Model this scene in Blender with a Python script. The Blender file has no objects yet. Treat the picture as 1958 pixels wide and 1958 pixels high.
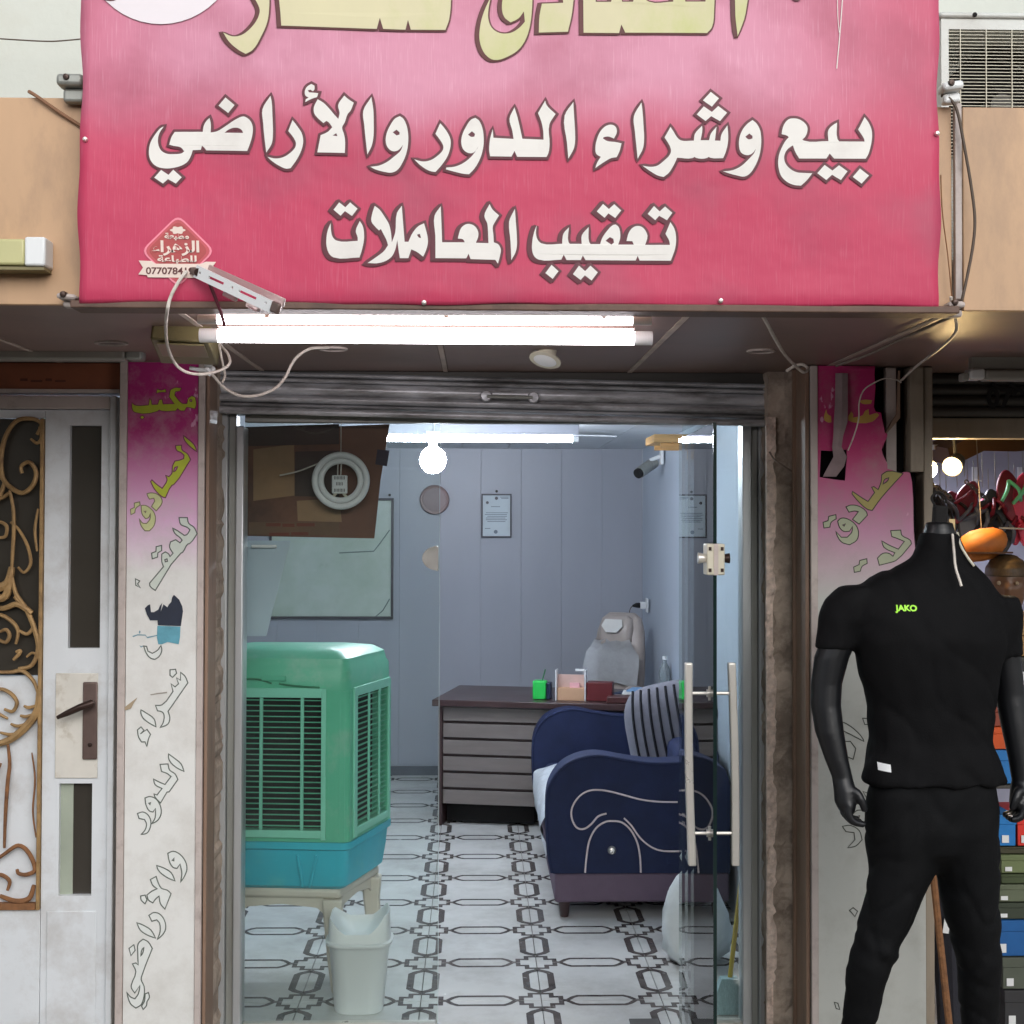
import bpy, bmesh, math, random
from mathutils import Vector, Matrix
from mathutils.geometry import tessellate_polygon
from mathutils import noise
R = math.radians
random.seed(7)
scene = bpy.context.scene
col = scene.collection

# ------------------------------------------------------------------ camera
F, W = 2663.0, 1958.0
CX, CY = 979.0, 944.0
EYE = Vector((0, 0, 1.70))
CAMROT = Matrix.Rotation(R(-1.44), 3, 'Z') @ Matrix.Rotation(R(91.2), 3, 'X') @ Matrix.Rotation(R(0.15), 3, 'Z')
cam_d = bpy.data.cameras.new('camera')
cam = bpy.data.objects.new('camera', cam_d)
col.objects.link(cam)
cam_d.sensor_width = 36.0
cam_d.lens = 36.0 * F / W
cam_d.shift_x = (W / 2 - CX) / W
cam_d.shift_y = -(W / 2 - CY) / W
cam_d.clip_start = 0.05
cam_d.clip_end = 600
cam.matrix_world = Matrix.Translation(EYE) @ CAMROT.to_4x4()
scene.camera = cam

# ------------------------------------------------------------------ sky, sun, exposure
SUN_EL, SUN_AZ = 26.0, 165.0
world = bpy.data.worlds.new('World')
scene.world = world
world.use_nodes = True
wn, wl = world.node_tree.nodes, world.node_tree.links
wn.clear()
sky = wn.new('ShaderNodeTexSky')
sky.sky_type = 'NISHITA'
sky.sun_disc = False
sky.sun_elevation = R(SUN_EL)
sky.sun_rotation = R(SUN_AZ)
sky.air_density = 1.0
sky.dust_density = 1.6
sky.ozone_density = 1.6
hsv = wn.new('ShaderNodeHueSaturation')
hsv.inputs['Saturation'].default_value = 0.30
bg = wn.new('ShaderNodeBackground')
bg.inputs['Strength'].default_value = 0.135
wo = wn.new('ShaderNodeOutputWorld')
wl.new(sky.outputs[0], hsv.inputs['Color'])
wl.new(hsv.outputs[0], bg.inputs['Color'])
wl.new(bg.outputs[0], wo.inputs['Surface'])
sun_d = bpy.data.lights.new('sun', 'SUN')
sun_d.energy = 1.1
sun_d.angle = R(60)
sun_d.color = (1.0, 0.995, 0.985)
sun = bpy.data.objects.new('sun', sun_d)
col.objects.link(sun)
sdir = Vector((math.sin(R(SUN_AZ)) * math.cos(R(SUN_EL)), math.cos(R(SUN_AZ)) * math.cos(R(SUN_EL)), math.sin(R(SUN_EL))))
sun.rotation_euler = sdir.to_track_quat('Z', 'Y').to_euler()
sun.location = (0, -4, 8)
vs = scene.view_settings
vs.view_transform = 'Standard'
vs.look = 'None'
vs.gamma = 1.0
vs.exposure = 0.42
vs.use_curve_mapping = False
scene.cycles.max_bounces = 8
scene.cycles.transparent_max_bounces = 12
scene.cycles.caustics_reflective = False
scene.cycles.caustics_refractive = False
scene.cycles.sample_clamp_indirect = 6.0

# ------------------------------------------------------------------ helpers
def P(px, py, Y):
    """photo pixel (1958 px picture) -> point of the plane y = Y"""
    d = CAMROT @ Vector(((px - CX) / F, -(py - CY) / F, -1.0))
    return EYE + d * (Y / d.y)
K = 1958.0 / 1932.0
def Q(px, py, Y):
    return P(px * K, py * K, Y)

def srgb(r, g, b):
    f = lambda c: (c / 255) / 12.92 if c <= 10 else (((c / 255) + 0.055) / 1.055) ** 2.4
    return (f(r), f(g), f(b), 1.0)

MATS = {}
def mat(name, rgb, rough=0.6, metal=0.0, var=0.12, vscale=6.0, bump=0.0, bscale=60.0, stretch=(1, 1, 1), spec=0.5,
        dirt=None, dscale=3.0, damt=0.5, dlo=0.52, dhi=0.72, coat=0.0, trans=0.0, world=False):
    m = bpy.data.materials.new(name)
    m.use_nodes = True
    n, l = m.node_tree.nodes, m.node_tree.links
    b = n['Principled BSDF']
    tc = n.new('ShaderNodeTexCoord')
    mp = n.new('ShaderNodeMapping')
    mp.inputs['Scale'].default_value = stretch
    if world:
        l.new(n.new('ShaderNodeNewGeometry').outputs['Position'], mp.inputs['Vector'])
    else:
        l.new(tc.outputs['Object'], mp.inputs['Vector'])
    c = srgb(*rgb)
    no = n.new('ShaderNodeTexNoise')
    no.inputs['Scale'].default_value = vscale
    no.inputs['Detail'].default_value = 8
    no.inputs['Roughness'].default_value = 0.62
    l.new(mp.outputs[0], no.inputs['Vector'])
    rmp = n.new('ShaderNodeMapRange')
    rmp.inputs['From Min'].default_value = 0.3
    rmp.inputs['From Max'].default_value = 0.7
    l.new(no.outputs[0], rmp.inputs['Value'])
    mx = n.new('ShaderNodeMix')
    mx.data_type = 'RGBA'
    mx.inputs[6].default_value = tuple(x * (1 - var) for x in c[:3]) + (1,)
    mx.inputs[7].default_value = tuple(min(1, x * (1 + var)) for x in c[:3]) + (1,)
    l.new(rmp.outputs[0], mx.inputs[0])
    out = mx.outputs[2]
    if dirt:
        dn = n.new('ShaderNodeTexNoise')
        dn.inputs['Scale'].default_value = dscale
        dn.inputs['Detail'].default_value = 10
        dn.inputs['Roughness'].default_value = 0.7
        l.new(mp.outputs[0], dn.inputs['Vector'])
        dr = n.new('ShaderNodeMapRange')
        dr.inputs['From Min'].default_value = dlo
        dr.inputs['From Max'].default_value = dhi
        dr.inputs['To Max'].default_value = damt
        l.new(dn.outputs[0], dr.inputs['Value'])
        m2 = n.new('ShaderNodeMix')
        m2.data_type = 'RGBA'
        l.new(dr.outputs[0], m2.inputs[0])
        l.new(out, m2.inputs[6])
        m2.inputs[7].default_value = srgb(*dirt)
        out = m2.outputs[2]
    l.new(out, b.inputs['Base Color'])
    b.inputs['Metallic'].default_value = metal
    b.inputs['Specular IOR Level'].default_value = spec
    b.inputs['Coat Weight'].default_value = coat
    b.inputs['Transmission Weight'].default_value = trans
    rr = n.new('ShaderNodeMapRange')
    rr.inputs['To Min'].default_value = max(0.03, rough - 0.08)
    rr.inputs['To Max'].default_value = min(1, rough + 0.08)
    l.new(no.outputs[0], rr.inputs['Value'])
    l.new(rr.outputs[0], b.inputs['Roughness'])
    if bump:
        bn = n.new('ShaderNodeTexNoise')
        bn.inputs['Scale'].default_value = bscale
        bn.inputs['Detail'].default_value = 6
        l.new(mp.outputs[0], bn.inputs['Vector'])
        bu = n.new('ShaderNodeBump')
        bu.inputs['Strength'].default_value = bump
        bu.inputs['Distance'].default_value = 0.01
        l.new(bn.outputs[0], bu.inputs['Height'])
        l.new(bu.outputs[0], b.inputs['Normal'])
    MATS[name] = m
    return m

def emat(name, rgb, strength):
    m = bpy.data.materials.new(name)
    m.use_nodes = True
    b = m.node_tree.nodes['Principled BSDF']
    b.inputs['Base Color'].default_value = srgb(235, 235, 235)
    b.inputs['Emission Color'].default_value = srgb(*rgb)
    b.inputs['Emission Strength'].default_value = strength
    return m

def glass(name, tint, dirt=0.03, dirtcol=(190, 200, 195), edge=False, boost=1.0):
    """flat pane: Fresnel mirror over a clear, slightly tinted sheet with a film of dust"""
    m = bpy.data.materials.new(name)
    m.use_nodes = True
    n, l = m.node_tree.nodes, m.node_tree.links
    n.clear()
    o = n.new('ShaderNodeOutputMaterial')
    fr = n.new('ShaderNodeFresnel')
    fr.inputs['IOR'].default_value = 1.5
    mul = n.new('ShaderNodeMath')
    mul.operation = 'MULTIPLY'
    mul.use_clamp = True
    mul.inputs[1].default_value = boost
    l.new(fr.outputs[0], mul.inputs[0])
    t = n.new('ShaderNodeBsdfTransparent')
    t.inputs[0].default_value = tint
    g = n.new('ShaderNodeBsdfGlossy')
    g.inputs['Roughness'].default_value = 0.0
    mx = n.new('ShaderNodeMixShader')
    l.new(mul.outputs[0], mx.inputs[0])
    l.new(t.outputs[0], mx.inputs[1])
    l.new(g.outputs[0], mx.inputs[2])
    d = n.new('ShaderNodeBsdfDiffuse')
    d.inputs[0].default_value = srgb(*dirtcol)
    tc = n.new('ShaderNodeTexCoord')
    no = n.new('ShaderNodeTexNoise')
    no.inputs['Scale'].default_value = 2.2
    no.inputs['Detail'].default_value = 9
    no.inputs['Roughness'].default_value = 0.65
    l.new(tc.outputs['Object'], no.inputs['Vector'])
    mr = n.new('ShaderNodeMapRange')
    mr.inputs['From Min'].default_value = 0.35
    mr.inputs['From Max'].default_value = 0.75
    mr.inputs['To Min'].default_value = dirt * 0.5
    mr.inputs['To Max'].default_value = dirt * 2.2
    l.new(no.outputs[0], mr.inputs['Value'])
    m2 = n.new('ShaderNodeMixShader')
    l.new(mr.outputs[0], m2.inputs[0])
    l.new(mx.outputs[0], m2.inputs[1])
    l.new(d.outputs[0], m2.inputs[2])
    l.new(m2.outputs[0], o.inputs['Surface'])
    return m

WLOC = {}
def link(o, parent=None, loc=(0, 0, 0)):
    col.objects.link(o)
    o.location = loc
    WLOC[o.name] = Vector(loc)
    if parent is not None:
        o.parent = parent
        o.matrix_parent_inverse = Matrix.Translation(-WLOC[parent.name])
    return o

def tag(o, label=None, cat=None, group=None, kind=None):
    if label: o['label'] = label
    if cat: o['category'] = cat
    if group: o['group'] = group
    if kind: o['kind'] = kind
    return o

def thing(name, label, cat, loc=(0, 0, 0), group=None):
    o = bpy.data.objects.new(name, None)
    o.empty_display_size = 0.1
    link(o, None, loc)
    return tag(o, label, cat, group)

class MB:
    def __init__(s):
        s.v, s.f, s.m, s.mi = [], [], [], 0
    def add(s, vs, fs):
        o = len(s.v)
        s.v += [tuple(v) for v in vs]
        for f in fs:
            s.f.append([i + o for i in f])
            s.m.append(s.mi)
        return s
    def box(s, x0, x1, y0, y1, z0, z1):
        v = [(x, y, z) for z in (z0, z1) for y in (y0, y1) for x in (x0, x1)]
        return s.add(v, [(0, 2, 3, 1), (4, 5, 7, 6), (0, 1, 5, 4), (2, 6, 7, 3), (0, 4, 6, 2), (1, 3, 7, 5)])
    def obox(s, c, sx, sy, sz, rot=None):
        rot = rot or Matrix.Identity(3)
        c = Vector(c)
        v = [c + rot @ Vector((x, y, z)) for z in (-sz / 2, sz / 2) for y in (-sy / 2, sy / 2) for x in (-sx / 2, sx / 2)]
        return s.add(v, [(0, 2, 3, 1), (4, 5, 7, 6), (0, 1, 5, 4), (2, 6, 7, 3), (0, 4, 6, 2), (1, 3, 7, 5)])
    def prism(s, poly, vec, holes=()):
        """poly: 3-D outline facing the viewer, pushed back by vec"""
        vec = Vector(vec)
        loops = [[Vector(p) for p in poly]] + [[Vector(p) for p in h] for h in holes]
        flat = [p for lp in loops for p in lp]
        n = len(flat)
        tris = tessellate_polygon(loops)
        fs = []
        for t in tris:
            fs.append(tuple(t))
            fs.append(tuple(i + n for i in reversed(t)))
        o = 0
        for lp in loops:
            k = len(lp)
            for i in range(k):
                a, b = o + i, o + (i + 1) % k
                fs.append((a, b, b + n, a + n))
            o += k
        return s.add(flat + [p + vec for p in flat], fs)
    def flat(s, poly, holes=()):
        loops = [[Vector(p) for p in poly]] + [[Vector(p) for p in h] for h in holes]
        flat = [p for lp in loops for p in lp]
        return s.add(flat, [tuple(t) for t in tessellate_polygon(loops)])
    def loft(s, rings, cap=True, closed=True):
        k = len(rings[0])
        vs = [p for r in rings for p in r]
        fs = []
        for i in range(len(rings) - 1):
            for j in range(k if closed else k - 1):
                a, b = i * k + j, i * k + (j + 1) % k
                fs.append((a, b, b + k, a + k))
        if cap:
            fs.append(tuple(range(k - 1, -1, -1)))
            fs.append(tuple(range((len(rings) - 1) * k, len(rings) * k)))
        return s.add(vs, fs)
    def tube(s, pts, r, n=8, cap=True, closed=False):
        pts = [Vector(p) for p in pts]
        k = len(pts)
        rs = r if isinstance(r, (list, tuple)) else [r] * k
        rings = []
        ref = None
        for i, p in enumerate(pts):
            if closed:
                t = pts[(i + 1) % k] - pts[i - 1]
            else:
                t = pts[min(i + 1, k - 1)] - pts[max(i - 1, 0)]
            t.normalize()
            if ref is None:
                ref = t.orthogonal().normalized()
            ref = (ref - t * ref.dot(t))
            if ref.length < 1e-5: ref = t.orthogonal()
            ref.normalize()
            bi = t.cross(ref)
            rings.append([p + (ref * math.cos(a) + bi * math.sin(a)) * rs[i] for a in [2 * math.pi * j / n for j in range(n)]])
        if closed:
            rings.append(rings[0])
            return s.loft(rings, cap=False)
        return s.loft(rings, cap=cap)
    def lathe(s, prof, c, n=24, axis='Z', cap=True):
        c = Vector(c)
        rings = []
        for r, h in prof:
            ring = []
            for j in range(n):
                a = 2 * math.pi * j / n
                x, y = r * math.cos(a), r * math.sin(a)
                ring.append(c + Vector({'Z': (x, y, h), 'Y': (x, h, y), 'X': (h, x, y)}[axis]))
            rings.append(ring)
        return s.loft(rings, cap=cap)
    def mesh(s, name, mats, smooth=False, sharp=0.7):
        me = bpy.data.meshes.new(name)
        me.from_pydata(s.v, [], s.f)
        bm = bmesh.new()
        bm.from_mesh(me)
        bmesh.ops.recalc_face_normals(bm, faces=bm.faces)
        bm.to_mesh(me)
        bm.free()
        for m in (mats if isinstance(mats, (list, tuple)) else [mats]):
            me.materials.append(m)
        if max(s.m, default=0) > 0:
            me.polygons.foreach_set('material_index', s.m)
        if smooth:
            me.polygons.foreach_set('use_smooth', [True] * len(me.polygons))
            me.set_sharp_from_angle(angle=sharp)
        return me
    def build(s, name, mats, parent=None, smooth=False, bevel=0.0, loc=(0, 0, 0), sharp=0.7, seg=2):
        me = s.mesh(name, mats, smooth or bevel > 0, sharp)
        o = bpy.data.objects.new(name, me)
        link(o, parent, loc)
        if bevel:
            b = o.modifiers.new('bevel', 'BEVEL')
            b.width = bevel
            b.segments = seg
            b.limit_method = 'ANGLE'
            b.angle_limit = R(40)
            b.harden_normals = False
        return o

def dupe(o, parent, loc, rot=None):
    c = o.copy()
    link(c, parent, loc)
    if rot: c.rotation_euler = rot
    return c

def cat_rom(pts, sub=6, closed=False):
    pts = [Vector(p) for p in pts]
    k = len(pts)
    out = []
    for i in range(k if closed else k - 1):
        g = (lambda j: pts[j % k]) if closed else (lambda j: pts[max(0, min(k - 1, j))])
        p0, p1, p2, p3 = g(i - 1), g(i), g(i + 1), g(i + 2)
        for q in range(sub):
            t = q / sub
            out.append(0.5 * ((2 * p1) + (p2 - p0) * t + (2 * p0 - 5 * p1 + 4 * p2 - p3) * t * t + (3 * p1 - p0 - 3 * p2 + p3) * t ** 3))
    if not closed: out.append(pts[-1].copy())
    return out

def soft(pts, sub=4, corner=48):
    """closed 2-D outline: round the gentle bends, keep the sharp corners"""
    pts = [Vector(p) for p in pts]
    if (pts[0] - pts[-1]).length < 1e-6: pts = pts[:-1]
    k = len(pts)
    tan = []
    for i in range(k):
        a, b = pts[i] - pts[i - 1], pts[(i + 1) % k] - pts[i]
        ang = a.angle(b, 0)
        tan.append(None if ang > R(corner) else (a.normalized() + b.normalized()).normalized())
    out = []
    for i in range(k):
        p, q = pts[i], pts[(i + 1) % k]
        L = (q - p).length
        t0 = (tan[i] if tan[i] is not None else (q - p).normalized()) * L
        t1 = (tan[(i + 1) % k] if tan[(i + 1) % k] is not None else (q - p).normalized()) * L
        if tan[i] is None and tan[(i + 1) % k] is None:
            out.append(p)
            continue
        for j in range(sub):
            t = j / sub
            out.append(p * (2 * t ** 3 - 3 * t * t + 1) + t0 * (t ** 3 - 2 * t * t + t) + q * (-2 * t ** 3 + 3 * t * t) + t1 * (t ** 3 - t * t))
    return out

def bead(mb, pts3, w, t, closed=True):
    """flattened line of paint along an outline that lies in a plane y = const"""
    k = len(pts3)
    rings = []
    for i in range(k):
        a = pts3[i] - pts3[i - 1] if (closed or i > 0) else pts3[1] - pts3[0]
        b = pts3[(i + 1) % k] - pts3[i] if (closed or i < k - 1) else a
        a2, b2 = Vector((a.x, a.z)), Vector((b.x, b.z))
        if a2.length < 1e-7: a2 = b2
        if b2.length < 1e-7: b2 = a2
        a2.normalize(); b2.normalize()
        na, nb = Vector((-a2.y, a2.x)), Vector((-b2.y, b2.x))
        n = na + nb
        if n.length < 0.3: n = na
        n.normalize()
        s = min(1.5, 1 / max(0.45, n.dot(na)))
        n = Vector((n.x, 0, n.y)) * w * s
        p = pts3[i]
        rings.append([p + n, p + n * 0.35 + Vector((0, -t, 0)), p - n * 0.35 + Vector((0, -t, 0)), p - n, p + Vector((0, t * 0.3, 0))])
    if closed:
        rings.append(rings[0])
        mb.loft(rings, cap=False)
    else:
        mb.loft(rings, cap=True)

def tostr(body, size, m, name, parent, center, rotx=90, align='CENTER', depth=0.0004, shear=0.0, bold=0.0, sx=1.0, rotz=0.0):
    cu = bpy.data.curves.new(name, 'FONT')
    cu.body = body
    cu.size = size
    cu.align_x = align
    cu.align_y = 'CENTER'
    cu.extrude = depth
    cu.offset = bold
    cu.shear = shear
    t = bpy.data.objects.new(name + '_tmp', cu)
    col.objects.link(t)
    dg = bpy.context.evaluated_depsgraph_get()
    me = bpy.data.meshes.new_from_object(t.evaluated_get(dg))
    bpy.data.objects.remove(t)
    rot = Matrix.Rotation(R(rotz), 4, 'Z') @ Matrix.Rotation(R(rotx), 4, 'X') @ Matrix.Diagonal((sx, 1, 1, 1))
    me.transform(Matrix.Translation(Vector(center)) @ rot)
    me.materials.clear()
    me.materials.append(m)
    o = bpy.data.objects.new(name, me)
    return link(o, parent)
def noise1(x, s=0.0):
    return (math.sin(x * 12.9898 + s * 78.233) * 43758.5453) % 1.0
# ------------------------------------------------------------------ materials
YP, YS, YG, YB, YF = 4.35, 4.60, 4.70, 3.12, 3.20
ZS = 2.20
M = {}
M['concrete'] = mat('rough_concrete', (188, 172, 156), 0.9, var=0.2, vscale=14, bump=0.35, bscale=45, dirt=(124, 110, 98), dscale=6, damt=0.75, dlo=0.46, dhi=0.60)
M['plaster'] = mat('white_plaster', (204, 208, 200), 0.85, var=0.05, vscale=3, bump=0.15, bscale=30, dirt=(170, 165, 150), dscale=1.5, damt=0.35)
M['fascia'] = mat('tan_cladding', (200, 163, 128), 0.55, var=0.10, vscale=2.5, stretch=(1.6, 1, 0.6), dirt=(150, 124, 104), dscale=4.5, damt=0.65, dlo=0.46, dhi=0.74)
M['soffit'] = mat('brown_cladding', (136, 112, 104), 0.46, var=0.18, vscale=3, dirt=(110, 95, 85), dscale=7, damt=0.35, spec=0.6)
M['joint'] = mat('joint_sealant', (196, 180, 170), 0.8, var=0.2)
M['lintel'] = mat('brown_panel', (142, 84, 58), 0.5, var=0.15, vscale=4, dirt=(70, 50, 42), dscale=5, damt=0.4)
M['steelbrown'] = mat('brown_painted_steel', (140, 114, 96), 0.55, var=0.18, vscale=8, stretch=(1, 1, 0.2), dirt=(70, 56, 48), dscale=12, damt=0.6)
M['alu'] = mat('aluminium', (200, 204, 206), 0.35, metal=0.55, var=0.06, vscale=4, stretch=(1, 1, 0.1), dirt=(150, 148, 140), dscale=9, damt=0.4)
M['alugrey'] = mat('dusty_aluminium', (160, 162, 156), 0.5, metal=0.35, var=0.1, vscale=5, stretch=(1, 1, 0.15), dirt=(110, 104, 95), dscale=9, damt=0.5)
M['trim'] = mat('pale_trim', (190, 178, 172), 0.6, var=0.1, vscale=6, dirt=(125, 105, 98), dscale=14, damt=0.5)
M['shutter'] = mat('galvanised_steel', (206, 208, 212), 0.36, metal=0.3, var=0.3, vscale=16, stretch=(0.35, 1, 2), dirt=(92, 86, 80), dscale=9, damt=0.8, dlo=0.44, dhi=0.62)
M['darkshutter'] = mat('dark_steel', (78, 76, 72), 0.6, metal=0.3, var=0.25, vscale=10, stretch=(0.3, 1, 2))
M['chrome'] = mat('polished_steel', (232, 228, 220), 0.30, metal=0.6, var=0.03)
M['whitedoor'] = mat('white_door_paint', (220, 224, 227), 0.5, var=0.05, vscale=3, dirt=(160, 150, 140), dscale=3.6, damt=0.6, dlo=0.48, dhi=0.74, bump=0.12, bscale=16)
M['yellowed'] = mat('stained_paint', (218, 214, 204), 0.6, var=0.1, vscale=6, dirt=(150, 130, 98), dscale=14, damt=0.6)
M['gold'] = mat('gold_iron', (164, 132, 88), 0.55, metal=0.25, var=0.3, vscale=18, bump=0.3, bscale=60, dirt=(105, 72, 45), dscale=20, damt=0.7)
M['rust'] = mat('rusted_iron', (134, 92, 58), 0.8, var=0.3, vscale=25, bump=0.4, dirt=(80, 52, 36), dscale=30, damt=0.8)
M['darkglass'] = mat('dark_glass', (62, 58, 52), 0.16, var=0.1, vscale=4, spec=0.6)
M['brownmetal'] = mat('brown_handle', (110, 92, 86), 0.4, metal=0.4, var=0.2, vscale=14)
M['handle'] = mat('dark_handle', (66, 50, 44), 0.35, metal=0.5, var=0.2)
M['pvcback'] = mat('grey_blue_panel', (166, 169, 178), 0.38, var=0.04, vscale=2.5, stretch=(1, 1, 0.3))
M['pvcside'] = mat('pale_blue_panel', (186, 196, 208), 0.38, var=0.04, vscale=2.5, stretch=(1, 1, 0.3))
M['ceil'] = mat('white_ceiling', (222, 226, 228), 0.5, var=0.04)
M['tile'] = mat('ceramic_tile', (212, 213, 210), 0.24, var=0.08, vscale=3.1, dirt=(160, 158, 152), dscale=2.3, damt=0.75, dlo=0.46, dhi=0.74, world=True)
M['tiledark'] = mat('tile_pattern', (84, 78, 75), 0.25, var=0.25, vscale=9, dirt=(128, 122, 118), dscale=4, damt=0.8, world=True)
M['grout'] = mat('grout', (112, 108, 104), 0.9, var=0.2, vscale=20)
M['pave'] = mat('pavement_concrete', (140, 134, 126), 0.9, var=0.2, vscale=5, bump=0.4, bscale=30, dirt=(95, 90, 84), dscale=2)
M['asphalt'] = mat('asphalt', (72, 71, 70), 0.95, var=0.2, vscale=30, bump=0.5, bscale=120)
M['pink'] = mat('pink_board', (205, 95, 140), 0.6)
M['black'] = mat('black_void', (20, 18, 18), 0.9, var=0.2)
M['wirew'] = mat('white_cable', (214, 206, 196), 0.5, var=0.12, vscale=30, dirt=(150, 136, 120), dscale=25, damt=0.6)
M['wired'] = mat('dark_cable', (84, 70, 58), 0.6, var=0.2, vscale=20)
M['string'] = mat('old_string', (134, 122, 112), 0.8, var=0.2, vscale=30)
M['plastw'] = mat('white_plastic', (232, 234, 234), 0.38, var=0.03)
M['plastold'] = mat('yellowed_plastic', (205, 200, 180), 0.45, var=0.08, vscale=8)
M['tubeoff'] = mat('unlit_tube_cover', (160, 158, 150), 0.35, var=0.1)
M['olive'] = mat('old_lamp_housing', (128, 118, 82), 0.5, var=0.2, vscale=8, dirt=(80, 70, 52), dscale=8, damt=0.6)
M['tube'] = emat('lit_tube', (255, 248, 252), 21.0)
M['tubein'] = emat('lit_tube_cool', (236, 243, 255), 140.0)
M['bulb'] = emat('lit_bulb', (236, 243, 255), 140.0)
M['warm'] = emat('warm_spot', (255, 216, 150), 260.0)

# ------------------------------------------------------------------ low shops across the street (seen in the glass)
op = thing('opposite_shops', 'row of low shuttered shops across the street reflected in the glass', 'building', (0, -8, -0.27))
ow = MB().box(-14, 14, -8.6, -8.0, -0.27, 3.7).build('wall', mat('dull_render', (120, 106, 92), 0.9, var=0.15, vscale=1.2, dirt=(84, 74, 64), dscale=0.7, damt=0.6), op)
for i in range(8):
    x_ = -12.4 + 3.4 * i
    MB().box(x_, x_ + 2.5, -7.995, -7.96, -0.2, 2.3).build('shutter', mat('opposite_shutter', [(96, 104, 98), (70, 72, 76), (124, 118, 104), (58, 64, 60)][i % 4], 0.6), op)
    MB().box(x_ - 0.2, x_ + 2.7, -7.99, -7.86, 2.5, 3.3).build('sign_board', mat('opposite_board', [(112, 70, 52), (82, 88, 100), (132, 118, 88), (96, 58, 58)][i % 4], 0.6), op)
MB().box(-14, 14, -7.99, -7.2, 2.36, 2.45).build('awning', mat('opposite_awning', (104, 92, 82), 0.8), op)

# ------------------------------------------------------------------ ground
pv = MB().box(-6, 6, 0.4, 4.98, -0.30, -0.15).build('pavement', M['pave'], bevel=0.01)
tag(pv, kind='structure')
rd = MB().box(-80, 80, -80, 0.39, -0.40, -0.27).build('road', M['asphalt'])
tag(rd, kind='structure')

# ------------------------------------------------------------------ room of the office
XL, XR, YBK = -1.62, 1.125, 9.45
ZC = 2.21
T = 0.4288
def ribbon(mb, pts, w, z):
    pts = [Vector(p) for p in pts]
    L, Rr = [], []
    for i, p in enumerate(pts):
        a = (pts[i] - pts[i - 1]).normalized() if i else (pts[1] - pts[0]).normalized()
        b = (pts[i + 1] - pts[i]).normalized() if i < len(pts) - 1 else a
        n = (Vector((-a.y, a.x)) + Vector((-b.y, b.x))).normalized()
        s = 1 / max(0.5, n.dot(Vector((-a.y, a.x))))
        L.append(p + n * w / 2 * s)
        Rr.append(p - n * w / 2 * s)
    k = len(pts)
    mb.add([(p.x, p.y, z) for p in L + Rr], [(i, i + 1, k + i + 1, k + i) for i in range(k - 1)])
tb = MB()
g = 0.0018
tb.box(-T / 2 + g, T / 2 - g, -T / 2 + g, T / 2 - g, -0.012, 0.0)
tb.mi = 1
for q in range(4):
    c, s = [(1, 0), (0, 1), (-1, 0), (0, -1)][q]
    rot = lambda u, v: Vector((u * c - v * s, u * s + v * c)) * T
    # half of the long hexagon that straddles the tile's edge
    ribbon(tb, [rot(0.497, -0.285), rot(0.425, -0.235), rot(0.392, -0.19), rot(0.392, 0.19), rot(0.425, 0.235), rot(0.497, 0.285)], (0.060 if q % 2 == 0 else 0.042) * T, 0.0006)
    # quarter of the stepped medallion at the corner
    ribbon(tb, [rot(0.497, 0.335), rot(0.412, 0.335), rot(0.412, 0.412), rot(0.335, 0.412), rot(0.335, 0.497)], 0.042 * T, 0.0006)
    tb.add([(p.x, p.y, 0.0009) for p in (rot(0.497, 0.285), rot(0.475, 0.285), rot(0.475, 0.33), rot(0.497, 0.33))], [(0, 1, 2, 3)])
    tb.add([(p.x, p.y, 0.0009) for p in (rot(0.497, -0.285), rot(0.475, -0.285), rot(0.475, -0.33), rot(0.497, -0.33))], [(0, 1, 2, 3)])
tile_me = tb.mesh('tile', [M['tile'], M['tiledark']])
fl = MB().box(XL, XR, 4.60, YBK, -0.30, -0.0105).build('floor', M['grout'])
tag(fl, kind='structure')
for i in range(-4, 3):
    for j in range(-1, 11):
        x, y = 0.235 + (i + 0.5) * T, 4.991 + (j + 0.5) * T
        if x + T / 2 < XL or x - T / 2 > XR: continue
        o = bpy.data.objects.new('tile', tile_me)
        link(o, fl, (x, y, 0))

def panelled(name, m, p0, p1, z0, z1, w, thick, inward):
    """row of upright wall panels between two plan points, each its own piece"""
    p0, p1, inward = Vector(p0), Vector(p1), Vector(inward)
    L = (p1 - p0).length
    d = (p1 - p0) / L
    n = round(L / w)
    back = MB()
    a, b = p0 - inward * thick * 0.9, p1 - inward * thick * 0.9
    c, e = p1 - inward * (thick + 0.1), p0 - inward * (thick + 0.1)
    back.prism([(p.x, p.y, z0) for p in (a, b, c, e)], (0, 0, z1 - z0))
    root = back.build(name, M['ceil'])
    tag(root, kind='structure')
    for i in range(n):
        u0, u1 = p0 + d * (L * i / n + 0.0004), p0 + d * (L * (i + 1) / n - 0.0004)
        q = MB().prism([(p.x, p.y, z0) for p in (u0, u1, u1 - inward * thick, u0 - inward * thick)], (0, 0, z1 - z0))
        q.build('panel', m, root, bevel=0.0012)
    return root
panelled('wall_back', M['pvcback'], (XL, YBK), (XR, YBK), 0, ZC, 0.284, 0.012, (0, -1))
panelled('wall_right', M['pvcside'], (XR, 4.82), (XR, YBK), 0, ZC, 0.29, 0.012, (-1, 0))
panelled('wall_left', M['pvcside'], (XL, 4.82), (XL, YBK), 0, ZC, 0.29, 0.012, (1, 0))
ce = MB().box(XL - 0.1, XR + 0.1, 4.80, YBK + 0.1, ZC + 0.006, ZC + 0.1).build('ceiling', M['ceil'])
tag(ce, kind='structure')
for i in range(9):
    w = (XR - XL) / 9
    MB().box(XL + i * w + 0.0015, XL + (i + 1) * w - 0.0015, 4.8, YBK, ZC - 0.006, ZC + 0.006).build('panel', M['ceil'], ce, bevel=0.002)
sk = MB().box(XL + 0.01, XR - 0.012, YBK - 0.028, YBK - 0.013, 0.0, 0.06).build('skirting', mat('dark_skirting', (92, 96, 104), 0.5), None)
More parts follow.
